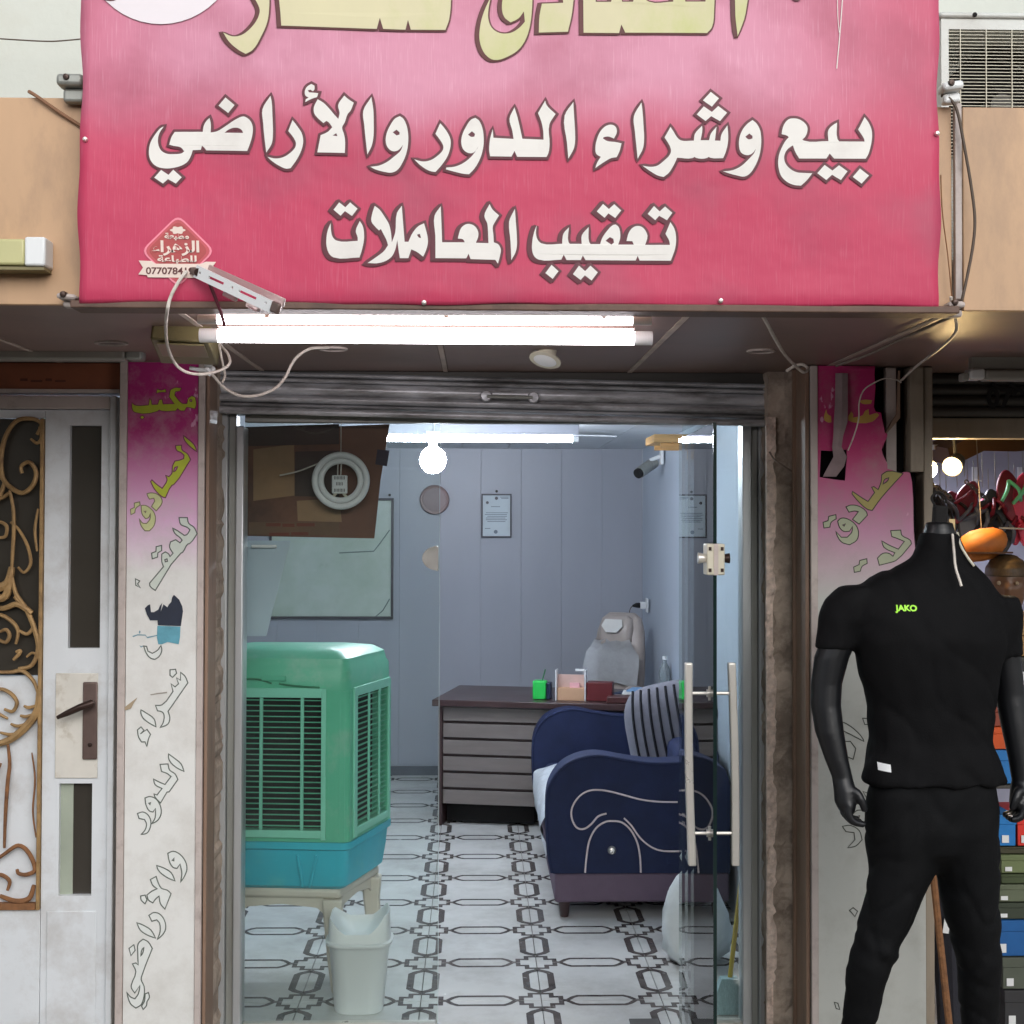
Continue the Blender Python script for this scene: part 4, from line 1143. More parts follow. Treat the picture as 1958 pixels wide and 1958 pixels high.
# crumpled strip hanging out of the hole, bare battens in the gap
st_ = MB()
rings = []
for (l_, r_, y, d) in [(250,350,150,.004),(245,345,300,.010),(240,345,430,.012),(228,340,560,.016),(222,300,680,.02),(215,290,770,.016),(235,345,850,.002),(200,330,930,-.012),(160,270,1015,-.02)]:
    a, b = e1(l_, y, d), e1(r_, y, d + .004)
    mid = (a + b) / 2 + Vector((0, -0.008, 0))
    rings.append([a, mid, b, b + Vector((0, .002, 0)), mid + Vector((0, .002, 0)), a + Vector((0, .002, 0))])
st_.loft(rings)
st_.build('torn_strip', mat('torn_backing', (150, 132, 134), 0.8, var=0.2, vscale=14), rp_, smooth=True)
MB().box(e1(700, 500).x, e1(790, 500).x, YP + 0.03, YP + 0.06, z_(905, 1700), ZS - .003).build('batten', M['trim'], rp_, bevel=0.003)
MB().prism([e1(x, y, -0.02) for x, y in [(800,120),(812,120),(812,520),(700,650),(690,640),(785,480)]], (0, .01, 0)).build('torn_flap', M['steelbrown'], rp_)
pw([([(155,515),(175,450),(185,490),(215,508),(218,560),(190,562),(160,545)], []),
    ([(360,510),(385,470),(400,490),(400,520),(480,500),(500,465),(530,450),(535,500),(600,480),(620,500),(560,555),(400,560),(362,545)], []),
    ([(450,380),(500,370),(560,375),(550,405),(480,405)], [])], E1, mat('tan_ink', (204, 164, 84), 0.6), None, Y=YP, parent=rp_)
pw([([(640,1000),(690,970),(820,990),(640,1190),(560,1300),(520,1290),(440,1220),(390,1160),(395,1140),(460,1185),(525,1225),(580,1150),(555,1105),(575,1100),(610,1125),(635,1060)], [[(650,1080),(665,1040),(700,1025),(690,1050)]])], E1, mat('khaki_ink', (168, 156, 92), 0.6), M['inkdark'], 0.0014, Y=YP, parent=rp_)
pw([([(340,1270),(380,1255),(450,1265),(510,1310),(520,1340),(450,1415),(395,1375),(445,1310),(410,1305),(365,1315)], []),
    ([(270,1390),(300,1365),(350,1370),(420,1420),(445,1480),(430,1550),(370,1588),(310,1570),(270,1520),(255,1475),(300,1525),(350,1525),(390,1480),(395,1435),(370,1475),(320,1475),(285,1440)], [[(312,1422),(335,1412),(325,1432)]]),
    ([(195,1350),(255,1335),(258,1370),(215,1400),(205,1440),(155,1448),(148,1400),(190,1385)], []),
    ([(715,1470),(800,1465),(810,1510),(880,1550),(890,1580),(760,1720),(700,1740),(620,1760),(605,1700),(650,1660),(700,1660),(735,1685),(750,1655),(660,1610),(640,1555),(700,1590),(780,1625),(830,1560),(770,1535),(725,1520)], []),
    ([(455,1720),(515,1705),(518,1745),(475,1770),(460,1810),(410,1820),(405,1775),(450,1755)], [])], E1, mat('sage_ink', (172, 178, 150), 0.6), M['inkdark'], 0.0014, Y=YP, parent=rp_)
E2 = (1298, 1298, 660 / 1932)
pw([([(925,245),(980,280),(1030,335),(1035,350),(960,310),(915,285),(890,235)], []), ([(915,825),(960,820),(1010,850),(1025,900),(990,935),(945,945),(985,900),(980,860),(935,855)], []),
    ([(970,760),(1000,735),(1045,740),(1060,790),(1010,810)], [[(998,770),(1012,765),(1008,778)]]), ([(915,350),(960,350),(990,390),(975,450),(930,430)], []),
    ([(1028,220),(1110,225),(1120,255),(1040,255)], []), ([(1255,1180),(1295,1140),(1290,1170),(1270,1200)], []), ([(1120,1470),(1155,1460),(1150,1490),(1130,1505)], []),
    ([(955,1295),(975,1280),(1000,1300),(985,1330)], []), ([(870,1810),(890,1815),(900,1850),(880,1845)], []), ([(1030,630),(1060,640),(1050,665)], [])], E2, mat('grey_ink', (188, 190, 184), 0.6), M['inkdark'], 0.0015, Y=YP, parent=rp_)
# ------------------------------------------------------------------ left neighbour door
YD = 4.42
li = thing('wall_panel', 'reddish brown panel over the white metal door', 'panel', (-1.6, YD - 0.03, Q(100, 740, YD - 0.03).z))
a, b = Q(-200, 690, YD - 0.03), Q(226, 741, YD - 0.03)
MB().box(a.x, b.x, YD - 0.03, YD + 0.1, b.z, ZS - 0.002).build('board', M['lintel'], li, bevel=0.002)
MB().box(a.x, b.x, YD - 0.036, YD - 0.031, b.z - 0.002, b.z + 0.010).build('lower_trim', M['trim'], li)
sm_ = mat('faded_brown_ink', (104, 58, 44), 0.6)
for k, (u, w_) in enumerate(((38, 14), (58, 22), (86, 12), (104, 20))):
    a_, b_ = Q(u, 714 + 3 * (k % 2), YD - 0.03), Q(u + w_, 719 + 2 * (k % 2), YD - 0.03)
    MB().box(a_.x, b_.x, YD - 0.0306, YD - 0.0302, b_.z, a_.z).build('faded_mark', sm_, li)

dr = thing('metal_door', 'white metal door with gold wrought iron scrolls over dark glass', 'door', (-1.35, YD, -0.15))
def rect(px0, px1, py0, py1, Y):
    p, q = Q(px0, py1, Y), Q(px1, py0, Y)
    return p.x, q.x, p.z, q.z
xo = Q(-160, 1200, YD).x
xR = Q(219, 1200, YD).x
zT = Q(100, 748, YD).z
# fixed frame
MB().box(Q(207, 1200, YD).x, xR, YD - 0.02, YD + 0.06, -0.15, zT).build('frame_post', M['whitedoor'], dr, bevel=0.003)
MB().box(xo, Q(207, 1200, YD).x - 0.001, YD - 0.02, YD + 0.06, Q(100, 772, YD).z, zT).build('frame_head', M['trim'], dr, bevel=0.003)
# leaf: stile with two slots
s0, s1 = Q(82, 1200, YD).x, Q(205, 1200, YD).x
g1 = rect(128, 192, 803, 1223, YD)
g2 = rect(110, 174, 1478, 1690, YD)
zt2 = Q(100, 774, YD).z
lf = MB()
lf.prism([(s0, YD, -0.14), (s1, YD, -0.14), (s1, YD, zt2), (s0, YD, zt2)], (0, 0.04, 0),
         [[(g1[0], YD, g1[2]), (g1[1], YD, g1[2]), (g1[1], YD, g1[3]), (g1[0], YD, g1[3])], [(g2[0], YD, g2[2]), (g2[1], YD, g2[2]), (g2[1], YD, g2[3]), (g2[0], YD, g2[3])]])
lf.build('stile', M['whitedoor'], dr)
for gq in (g1, g2):
    MB().box(gq[0] - 0.01, gq[1] + 0.01, YD + 0.022, YD + 0.028, gq[2] - 0.01, gq[3] + 0.01).build('slot_glass', M['darkglass'], dr)
MB().box(g2[0], g2[0] + (g2[1] - g2[0]) * 0.38, YD + 0.018, YD + 0.0215, g2[2], g2[3]).build('curtain', mat('pale_curtain', (160, 168, 152), 0.8), dr)
# bottom panels
zl = Q(100, 1716, YD).z
zi = Q(100, 1700, YD).z
p = rect(60, 178, 1722, 2100, YD)
MB().box(xo, s0 - 0.002, YD, YD + 0.04, -0.14, zl).build('lower_panel', M['whitedoor'], dr, bevel=0.002)
MB().box(s0 + 0.02, s1 - 0.03, YD - 0.006, YD - 0.0005, -0.12, zl - 0.004).build('kick_panel', M['whitedoor'], dr, bevel=0.003)
# lock plate
q = rect(104, 186, 1270, 1468, YD)
MB().box(q[0], q[1], YD - 0.005, YD - 0.0005, q[2], q[3]).build('lock_cover', M['yellowed'], dr, bevel=0.002)
q2 = rect(157, 186, 1286, 1432, YD)
lpz = MB().box(q2[0], q2[1], YD - 0.014, YD - 0.0055, q2[2], q2[3]).build('handle_plate', M['brownmetal'], dr, bevel=0.004)
h0, h1, h2 = Q(172, 1327, YD - 0.05), Q(150, 1335, YD - 0.055), Q(108, 1354, YD - 0.05)
MB().tube([Q(172, 1327, YD - 0.012), h0, h1, h1.lerp(h2, .5), h2], [0.012, 0.012, 0.011, 0.010, 0.006], 10).build('lever', M['handle'], lpz, smooth=True)
MB().lathe([(0.0, -0.004), (0.007, -0.003), (0.007, 0.001)], Q(170, 1405, YD - 0.0145), 10, 'Y').build('keyhole', M['handle'], lpz)
# glazed field behind the ironwork
gz = rect(-160, 80, 790, 1712, YD)
MB().box(xo, s0 - 0.012, YD + 0.02, YD + 0.026, Q(40, 1275, YD).z, gz[3]).build('door_glass', M['darkglass'], dr)
MB().box(xo, s0 - 0.012, YD + 0.014, YD + 0.026, zl + 0.003, Q(40, 1275, YD).z - 0.002).build('painted_sheet', M['whitedoor'], dr)
MB().box(xo, s0 - 0.002, YD, YD + 0.04, gz[3] + 0.002, zt2).build('top_rail', M['whitedoor'], dr)
iw = MB()
iw.box(s0 - 0.013, s0 - 0.002, YD - 0.012, YD + 0.012, zl + 0.001, gz[3])
iw.build('iron_border', M['gold'], dr, bevel=0.002)
iw = MB()
iw.box(xo, s0 - 0.014, YD - 0.012, YD + 0.012, zl + 0.001, zl + 0.022)
iw.build('iron_border', M['rust'], dr, bevel=0.002)
YI = YD - 0.006
def iron(pts, r, m=M['gold'], name='scroll'):
    pts = cat_rom([Q(x, y, YI) for x, y in pts], 5)
    k = len(pts)
    rs = [r * (0.75 + 0.35 * math.sin(math.pi * i / (k - 1))) for i in range(k)]
    MB().tube(pts, rs, 7).build(name, m, dr, smooth=True)
iron([(70,820),(78,800),(60,790),(30,795),(8,830),(2,880),(10,910),(40,930),(62,915),(68,890),(55,872),(40,880),(42,893)], 0.0072)
iron([(58,828),(70,836),(78,826),(74,805)], 0.005)
iron([(0,905),(-12,860),(-25,835),(-40,850)], 0.0072)
iron([(10,905),(2,930),(-10,950),(-25,945)], 0.0072)
iron([(18,925),(25,960),(26,1000),(24,1040),(22,1080)], 0.006)
iron([(22,1070),(14,1100),(-10,1110),(-30,1100)], 0.013)
iron([(20,1085),(10,1125),(-20,1130)], 0.012)
iron([(22,1085),(30,1120),(50,1150),(66,1190),(72,1225),(60,1255),(35,1262)], 0.0075)
iron([(28,1125),(45,1145),(60,1158),(48,1148),(30,1140),(5,1148),(-20,1140)], 0.009)
iron([(-5,1205),(10,1212),(18,1200),(12,1188),(0,1192)], 0.006)
iron([(25,1245),(35,1235),(38,1228),(30,1230)], 0.006)
iron([(-10,1268),(20,1268),(40,1265),(55,1275),(66,1290),(72,1310)], 0.006)
iron([(74,1300),(70,1340),(50,1370),(20,1395),(-10,1405)], 0.012)
iron([(72,1330),(55,1335),(45,1332)], 0.005); iron([(70,1345),(50,1352),(38,1350)], 0.005); iron([(60,1362),(35,1370),(20,1366)], 0.005); iron([(45,1380),(20,1386),(0,1382)], 0.005)
iron([(14,1400),(18,1440),(14,1480),(10,1540),(8,1600)], 0.0058, M['rust'])
iron([(-10,1625),(10,1610),(35,1595),(55,1610),(66,1640),(50,1650),(35,1648),(32,1640)], 0.0065, M['rust'])
iron([(-30,905),(-18,930),(0,940),(20,928)], 0.0065)
iron([(-20,1000),(-5,985),(12,992),(10,1012),(-6,1014)], 0.0055)
iron([(20,985),(36,1000),(52,1030),(58,1062),(46,1080),(34,1070)], 0.005)
iron([(72,960),(66,1000),(70,1040)], 0.0045)
iron([(58,1168),(64,1180),(52,1196),(36,1190)], 0.0055)
iron([(-20,1165),(0,1160),(22,1172),(34,1190),(30,1215)], 0.006)
iron([(72,1235),(60,1232),(50,1240)], 0.004)
iron([(-25,1310),(0,1300),(20,1308),(32,1325),(24,1342),(8,1338)], 0.006)
iron([(-20,1330),(-5,1345),(15,1356)], 0.005)
iron([(2,1440),(-10,1470),(-20,1520)], 0.0045, M['rust'])
iron([(60,1420),(66,1470),(62,1530),(68,1580)], 0.003, M['rust'])
iron([(-20,1660),(0,1650),(18,1662),(14,1680)], 0.006, M['rust'])
iron([(0,1690),(30,1700),(55,1695),(64,1670)], 0.008, M['rust'])

# ------------------------------------------------------------------ lights under the canopy
def tube_lamp(name, label, p0, p1, r, zmount, lit, group, capl=True, bare=False):
    p0, p1 = Vector(p0), Vector(p1)
    mid = (p0 + p1) / 2
    t = thing(name, label, 'light', mid, group)
    d = (p1 - p0).normalized()
    MB().tube([p0, p1], r, 16).build('tube', lit, t, smooth=True)
    MB().tube([p1, p1 + d * 0.045], r * 1.04, 16).build('end_cap', M['plastw'], t, smooth=True)
    MB().tube([p0 - d * 0.045, p0], r * 1.04, 16).build('end_cap', M['plastw'], t, smooth=True)
    MB().box(p0.x, p1.x, mid.y - r * 0.9, mid.y + r * 0.9, mid.z + r + 0.004, zmount).build('batten', M['soffit'], t)
    for u in (0.12, 0.55, 0.93):
        c = p0.lerp(p1, u)
        MB().box(c.x - 0.006, c.x + 0.006, c.y - r * 1.1, c.y + r * 1.1, c.z + r * 0.3, mid.z + r + 0.0035).build('clip', M['plastw'], t)
    return t
ya_, yb_ = 3.27, 3.42
A0, A1 = Q(410, 603, ya_), Q(1193, 605, ya_)
B0, B1 = Q(412, 633, yb_), Q(1196, 638, yb_)
tube_lamp('fluorescent_lamp', 'lit fluorescent tube under the canopy right behind the banner edge', A0, A1, 0.0105, ZS - 0.001, M['tube'], 'lit tubes under the canopy')
tube_lamp('fluorescent_lamp', 'thicker lit fluorescent tube under the canopy nearest the shutter', B0, B1, 0.0170, ZS - 0.001, M['tube'], 'lit tubes under the canopy')
c = Q(300, 668, 4.05)
y1_ = 4.14
t = thing('fluorescent_fixture', 'unlit grey tube fixture under the canopy over the white door', 'light', Q(140, 668, y1_))
a, b = Q(-80, 660, y1_), Q(240, 664, y1_)
MB().box(a.x, b.x, y1_ - 0.03, y1_ + 0.03, b.z - 0.028, b.z + 0.004).build('housing', M['tubeoff'], t, bevel=0.008)
MB().box(b.x + 0.001, b.x + 0.05, y1_ - 0.03, y1_ + 0.03, b.z - 0.026, b.z + 0.004).build('end_cap', M['alugrey'], t, bevel=0.008)
MB().box(a.x, b.x, y1_ - 0.02, y1_ + 0.02, b.z + 0.0045, b.z + 0.014).build('base_rail', M['plastw'], t)
for xx in (a.x + 0.1, b.x - 0.1):
    MB().box(xx - 0.01, xx + 0.01, y1_ - 0.015, y1_ + 0.015, b.z + 0.0145, ZS).build('hanger', M['tubeoff'], t)
t = thing('fluorescent_fixture', 'unlit pale tube fixture under the canopy over the sports shop', 'light', Q(1880, 700, y1_))
a, b = Q(1812, 702, y1_), Q(2060, 706, y1_)
MB().box(a.x + 0.065, b.x, y1_ - 0.03, y1_ + 0.03, a.z - 0.026, a.z + 0.006).build('housing', M['tubeoff'], t, bevel=0.008)
MB().box(a.x + 0.02, a.x + 0.064, y1_ - 0.032, y1_ + 0.03, a.z - 0.024, a.z + 0.008).build('end_cap', M['plastw'], t, bevel=0.006)
MB().box(a.x, a.x + 0.0195, y1_ - 0.02, y1_ + 0.02, a.z - 0.028, a.z - 0.004).build('socket', M['tubeoff'], t, bevel=0.004)
MB().box(a.x + 0.03, b.x, y1_ - 0.015, y1_ + 0.015, a.z + 0.0085, ZS).build('hanger', M['tubeoff'], t)

t = thing('floodlight', 'old olive floodlight housing under the canopy at the left ends of the lit tubes', 'light', Q(345, 655, 3.62))
a, b = Q(292, 622, 3.55), Q(402, 690, 3.85)
rg = []
c0, c1 = Q(345, 622, 3.52), Q(350, 694, 3.85)
MB().prism([Q(283, 640, 3.55), Q(395, 646, 3.55), Q(412, 690, 3.80), Q(303, 686, 3.80)], (0, 0.03, 0.06)).build('housing', M['olive'], t, bevel=0.006)
MB().prism([Q(296, 646, 3.545), Q(385, 650, 3.545), Q(398, 682, 3.795), Q(312, 679, 3.795)], (0, -0.002, -0.004)).build('front_glass', mat('dusty_lamp_glass', (140, 132, 96), 0.3, var=0.15, vscale=8), t)
MB().box(Q(300, 630, 3.6).x, Q(304, 630, 3.6).x, 3.62, 3.66, Q(300, 640, 3.62).z, ZS).build('bracket', M['darkshutter'], t)
MB().box(Q(385, 630, 3.6).x, Q(389, 630, 3.6).x, 3.62, 3.66, Q(300, 640, 3.62).z, ZS).build('bracket', M['darkshutter'], t)

# recessed rings and a dangling spotlight
def ring(px, py, r, label):
    d = (ZS - 1.7)
    v = Q(px, py, 1.0) - EYE
    p = EYE + v * (d / v.z)
    t = thing('downlight', label, 'light', p, 'recessed downlights in the canopy')
    MB().lathe([(r, 0.0005), (r, -0.005), (r * 0.86, -0.006), (r * 0.78, -0.001), (r * 0.78, 0.002)], p, 28, 'Z', cap=False).build('ring', M['trim'], t, smooth=True)
    MB().lathe([(r * 0.78, -0.0015), (0.0, -0.002)], p, 28, 'Z', cap=False).build('recess', mat('dim_lens', (96, 80, 72), 0.4), t)
    return p
ring(210, 646, 0.046, 'recessed downlight ring in the soffit near the left pillar')
ring(1436, 661, 0.042, 'recessed downlight ring in the soffit near the right pillar')
hole_p = ring(628, 657, 0.042, 'recessed downlight ring where the white cable comes out of the soffit')
sp = Q(1030, 674, 4.02)
t = thing('spotlight', 'small white spotlight dangling crooked from the canopy', 'light', sp)
ax = Vector((-0.25, -0.35, -0.9)).normalized()
def axis_lathe(prof, c, ax, n=20):
    u = ax.orthogonal().normalized(); w = ax.cross(u)
    mb = MB()
    mb.loft([[c + ax * h + (u * math.cos(a) + w * math.sin(a)) * r for a in [2 * math.pi * i / n for i in range(n)]] for r, h in prof])
    return mb
axis_lathe([(0.022, -0.045), (0.026, -0.03), (0.027, 0.0), (0.046, 0.006), (0.047, 0.011), (0.036, 0.012)], sp, ax).build('body', M['plastold'], t, smooth=True)
axis_lathe([(0.034, 0.0125), (0.02, 0.015), (0.005, 0.016)], sp, ax).build('lens', M['plastw'], t, smooth=True)
MB().tube(cat_rom([sp - ax * 0.04, sp - ax * 0.06 + Vector((0.01, 0, 0.01)), Vector((sp.x + 0.01, sp.y, ZS))], 5), 0.003, 6).build('lead', M['wirew'], t, smooth=True)

# ------------------------------------------------------------------ cables
def cable(name, label, pts, r, m, sub=6):
    o = MB().tube(cat_rom(pts, sub), r, 7).build(name, m, None, smooth=True)
    return tag(o, label, 'cable')
cable('cable', 'white cable hanging in a loop from the soffit ring down past the shutter', [hole_p + Vector((0.02, 0, 0.004)), Q(612, 656, 3.95), Q(585, 658, 3.92), Q(562, 672, 3.9), Q(549, 690, 3.9), Q(538, 712, 3.9), Q(520, 732, 3.9), Q(490, 745, 3.9), Q(455, 747, 3.9), Q(425, 733, 3.9), Q(405, 712, 3.88), Q(392, 697, 3.86), Q(386, 690, 3.85)], 0.0042, M['wirew'])
cable('cable', 'grey white cable looping from the banner emblem down to the floodlight', [Q(352, 512, YB - 0.012), Q(338, 530, YB - 0.02), Q(322, 560, YB - 0.02), Q(315, 590, YB - 0.01), Q(313, 625, 3.3), Q(318, 660, 3.45), Q(332, 688, 3.55), Q(352, 702, 3.6), Q(378, 706, 3.65), Q(405, 702, 3.7), Q(428, 692, 3.72), Q(434, 680, 3.74), Q(428, 665, 3.76), Q(415, 650, 3.78), Q(411, 640, 3.7)], 0.0040, M['wirew'])
t = thing('plug', 'white lamp plug hanging at the end of the cable over the left pillar', 'plug', Q(382, 695, 3.85))
for pts, r in (([(358, 694), (372, 697), (390, 698)], .0055), ([(388, 695), (396, 701), (392, 708)], .0075), ([(386, 689), (396, 691), (401, 690)], .005)):
    MB().tube([Q(x, y, 3.84) for x, y in pts], r, 8).build('prong', M['plastw'], t, smooth=True)
MB().lathe([(0.0, -0.009), (0.008, -0.004), (0.008, 0.004), (0.0, 0.009)], Q(401, 696, 3.84), 12, 'Y').build('knob', M['plastw'], t, smooth=True)
cable('cable', 'short pale cable end dangling from the floodlight in front of the shutter', [Q(412, 640, 3.72), Q(416, 665, 3.75), Q(421, 690, 3.78), Q(424, 710, 3.8), Q(419, 722, 3.8)], 0.0034, M['wirew'])
cable('cable', 'beige cable hanging from the canopy edge and curling near the right pillar', [Q(1434, 588, 3.19), Q(1446, 608, 3.3), Q(1462, 638, 3.5), Q(1480, 668, 3.8), Q(1500, 690, 4.0), Q(1516, 702, 4.05), Q(1524, 696, 4.08), Q(1515, 688, 4.1), Q(1500, 690, 4.12), Q(1484, 700, 4.14)], 0.0046, M['wirew'])
cable('cable', 'dark cable bowing out beside the pale batten right of the banner', [Q(1776, 181, YF - 0.02), Q(1790, 184, YF - 0.03), Q(1806, 210, YF - 0.03), Q(1820, 280, YF - 0.03), Q(1832, 350, YF - 0.03), Q(1839, 410, YF - 0.03), Q(1836, 460, YF - 0.03), Q(1825, 520, YF - 0.03), Q(1814, 570, YF - 0.03), Q(1808, 590, YF - 0.01)], 0.0036, M['wired'])
cable('cable', 'thin rusty cable hanging straight beside the right edge of the banner', [Q(1775, 330, YF - 0.01), Q(1778, 400, YF - 0.02), Q(1788, 480, YF - 0.02), Q(1796, 560, YF - 0.02)], 0.0014, M['rust'])
cable('cable', 'grey string drawn from the right banner corner to the top of the right pillar', [Q(1796, 597, 3.24), Q(1700, 640, 3.6), Q(1640, 668, 3.9), Q(1578, 690, 4.3)], 0.0042, M['string'])
cable('cable', 'pale string hanging from the right banner corner down to the torn panel', [Q(1794, 560, YF - 0.03), Q(1797, 590, 3.2), Q(1804, 610, 3.3), Q(1800, 632, 3.4), Q(1770, 660, 3.7), Q(1730, 690, 4.0), Q(1700, 718, 4.3)], 0.0036, M['wirew'])
cable('cable', 'thin white wire arching over the torn pink panel', [Q(1700, 722, 4.33), Q(1690, 716, 4.32), Q(1670, 714, 4.31), Q(1650, 722, 4.3), Q(1630, 736, 4.3), Q(1621, 760, 4.3), Q(1620, 790, 4.31), Q(1612, 820, 4.32), Q(1600, 850, 4.33)], 0.0022, M['wirew'])
cable('cable', 'thin dark line sagging across the white wall left of the banner', [P(-60, 70, 4.2), P(30, 76, 4.2), P(90, 79, 4.2), P(130, 77, 4.2), P(200, 70, 4.2)], 0.0022, M['wired'])
cable('cable', 'stiff brown wire slanting over the left fascia below the bracket', [P(55, 175, YF - 0.004), P(70, 184, YF - 0.010), P(110, 212, YF - 0.010), P(158, 243, YF - 0.006)], 0.0042, mat('rust_wire', (140, 102, 76), 0.7))
cable('cable', 'loose grey wire end by the chipped right jamb', [Q(1452, 853, 4.53), Q(1462, 868, 4.50), Q(1480, 880, 4.50), Q(1498, 892, 4.52)], 0.0026, M['string'])

# slotted lamp carrier sticking out of the banner
t = thing('lamp_carrier', 'white slotted plastic lamp carrier sticking out over the lower left of the banner', 'lamp carrier', P(375, 515, YB))
s_, e_ = P(373, 518, YB - 0.03), P(520, 585, YB - 0.16)
d = (e_ - s_).normalized()
up = (Vector((0, 0, 1)) - d * d.z).normalized()
fw = d.cross(up)
rotL = Matrix((d, fw, up)).transposed()
L_ = (e_ - s_).length
def lrect(u0, u1, v0, v1, o=0.0):
    return [s_ + d * u + up * v - fw * o for u, v in ((u0, v0), (u1, v0), (u1, v1), (u0, v1))]
fsign = -1 if fw.y > 0 else 1
slots = [lrect(L_ * a, L_ * b, -0.003, 0.003) for a, b in ((.18, .38), (.58, .80))]
dots_ = [[s_ + d * (L_ * u) + up * 0.0 + (d * math.cos(k * math.pi / 4) + up * math.sin(k * math.pi / 4)) * 0.0035 for k in range(8)] for u in (.06, .49, .92)]
MB().prism([s_ + d * u + up * v for u, v in ((0.0, -0.014), (L_, -0.016), (L_, 0.010), (0.0, 0.014))], fw * (0.005 * -fsign), slots + dots_).build('strip', M['plastw'], t)
frost = mat('frosted_plastic', (225, 205, 200), 0.3, var=0.08, trans=0.6)
MB().obox(s_ + d * (L_ * 0.56) + fw * (-fsign) * 0.02 + up * 0.012, L_ * 0.98, 0.006, 0.022, rotL).build('cover', frost, t, bevel=0.002)
for u in (0.42, 0.72):
    MB().obox(s_ + d * (L_ * u) + fw * (-fsign) * 0.02 - up * 0.018, L_ * 0.16, 0.012, 0.020, rotL).build('clip', frost, t, bevel=0.003)
MB().tube([s_ + fw * (-fsign) * 0.01 + Vector((0, 0.03, 0)), s_ - d * 0.012 + Vector((0, 0.02, 0)), s_ + d * 0.01], 0.009, 10).build('stem', M['handle'], t, smooth=True)
MB().tube([s_ + d * 0.04 + Vector((0, 0.03, -0.01)), s_ + d * 0.07 + Vector((0, 0.06, -0.06)), s_ + d * 0.075 + Vector((0, 0.09, -0.085))], 0.004, 8).build('stay', M['outline'], t, smooth=True)
MB().obox(s_ + d * (L_ + 0.012), 0.024, 0.012, 0.024, rotL).build('end_cap', M['brownmetal'], t, bevel=0.004)
# ------------------------------------------------------------------ lights of the office
t = thing('ceiling_lamp', 'lit tube lamp on the office ceiling seen through the glass', 'light', Q(855, 822, 6.9))
a, b = Q(640, 827, 6.9), Q(1080, 829, 6.9)
MB().tube([a, b], 0.014, 14).build('tube', M['tubein'], t, smooth=True)
MB().tube([a - Vector((.04, 0, 0)), a], 0.0145, 14).build('end_cap', M['plastw'], t, smooth=True)
MB().tube([b, b + Vector((.03, 0, 0))], 0.0145, 14).build('end_cap', M['plastw'], t, smooth=True)
MB().box(a.x - .03, b.x + .03, 6.885, 6.915, a.z + 0.02, ZC - 0.007).build('batten', M['pvcback'], t)
t = thing('bulb', 'bright round bulb hanging below the office ceiling', 'light', Q(818, 862, 6.2))
c = Q(817, 868, 6.2)
MB().lathe([(0.0, -0.060), (0.030, -0.054), (0.052, -0.030), (0.06, 0.0), (0.052, 0.030), (0.032, 0.052), (0.018, 0.06)], c, 24).build('globe', M['bulb'], t, smooth=True)
MB().lathe([(0.0185, 0.061), (0.022, 0.08), (0.03, 0.09), (0.03, 0.13)], c, 20).build('holder', M['plastw'], t, smooth=True)
MB().tube([c + Vector((0, 0, .13)), Vector((c.x, c.y, ZC - .005))], 0.006, 8).build('stem', M['plastw'], t)
# dark fan disc on the ceiling
t = thing('ceiling_fan', 'dark round fan motor against the office ceiling', 'fan', Q(985, 842, 7.6))
c = Vector((Q(985, 842, 7.6).x, 7.6, ZC - 0.02))
MB().lathe([(0.0, -0.035), (0.12, -0.034), (0.19, -0.022), (0.2, 0.0), (0.12, 0.013)], c, 32).build('motor', mat('fan_grey', (84, 80, 82), 0.5), t, smooth=True)
for k in range(3):
    a0 = 0.4 + k * 2.094
    u = Vector((math.cos(a0), math.sin(a0), 0)); w = Vector((-u.y, u.x, 0))
    MB().prism([c + u * .2 + w * .04 + Vector((0, 0, -.008)), c + u * .55 + w * .07 + Vector((0, 0, -.008)), c + u * .55 - w * .07 + Vector((0, 0, -.008)), c + u * .2 - w * .04 + Vector((0, 0, -.008))], (0, 0, .006)).build('blade', M['ceil'], t)

# ------------------------------------------------------------------ things on the walls
def framed(name, label, cat, px0, px1, py0, py1, Y, fm, pm, fw=0.012, depth=0.02):
    p, q = Q(px0, py1, Y), Q(px1, py0, Y)
    x0, x1, z0, z1 = p.x, q.x, p.z, q.z
    t = thing(name, label, cat, ((x0 + x1) / 2, Y, z0))
    MB().box(x0, x1, Y - 0.006, Y, z0, z1).build('sheet', pm, t)
    for bx in ((x0, x1, z1 - fw, z1), (x0, x1, z0, z0 + fw), (x0, x0 + fw, z0 + fw + .0003, z1 - fw - .0003), (x1 - fw, x1, z0 + fw + .0003, z1 - fw - .0003)):
        MB().box(bx[0], bx[1], Y - depth, Y - 0.0065, bx[2], bx[3]).build('frame_bar', fm, t, bevel=0.002)
    return t, (x0, x1, z0, z1)
M['paper'] = mat('certificate_paper', (216, 226, 230), 0.7, var=0.03)
M['frameblk'] = mat('dark_frame', (70, 66, 72), 0.4)
YW = YBK - 0.012
t, (x0, x1, z0, z1) = framed('certificate', 'small framed certificate in the middle of the back wall', 'certificate', 908, 965, 932, 1014, YW, M['frameblk'], M['paper'], 0.009)
ink = mat('print_ink', (120, 130, 140), 0.7)
for k, (u0, u1, v) in enumerate([(.32, .62, .70), (.15, .88, .56), (.12, .85, .52), (.2, .85, .48), (.15, .8, .44), (.15, .85, .40), (.2, .8, .36), (.62, .9, .92), (.66, .9, .89), (.12, .3, .2)]):
    MB().box(x0 + (x1 - x0) * u0, x0 + (x1 - x0) * u1, YW - 0.0072, YW - 0.0062, z0 + (z1 - z0) * v, z0 + (z1 - z0) * v + 0.004).build('print_line', ink, t)
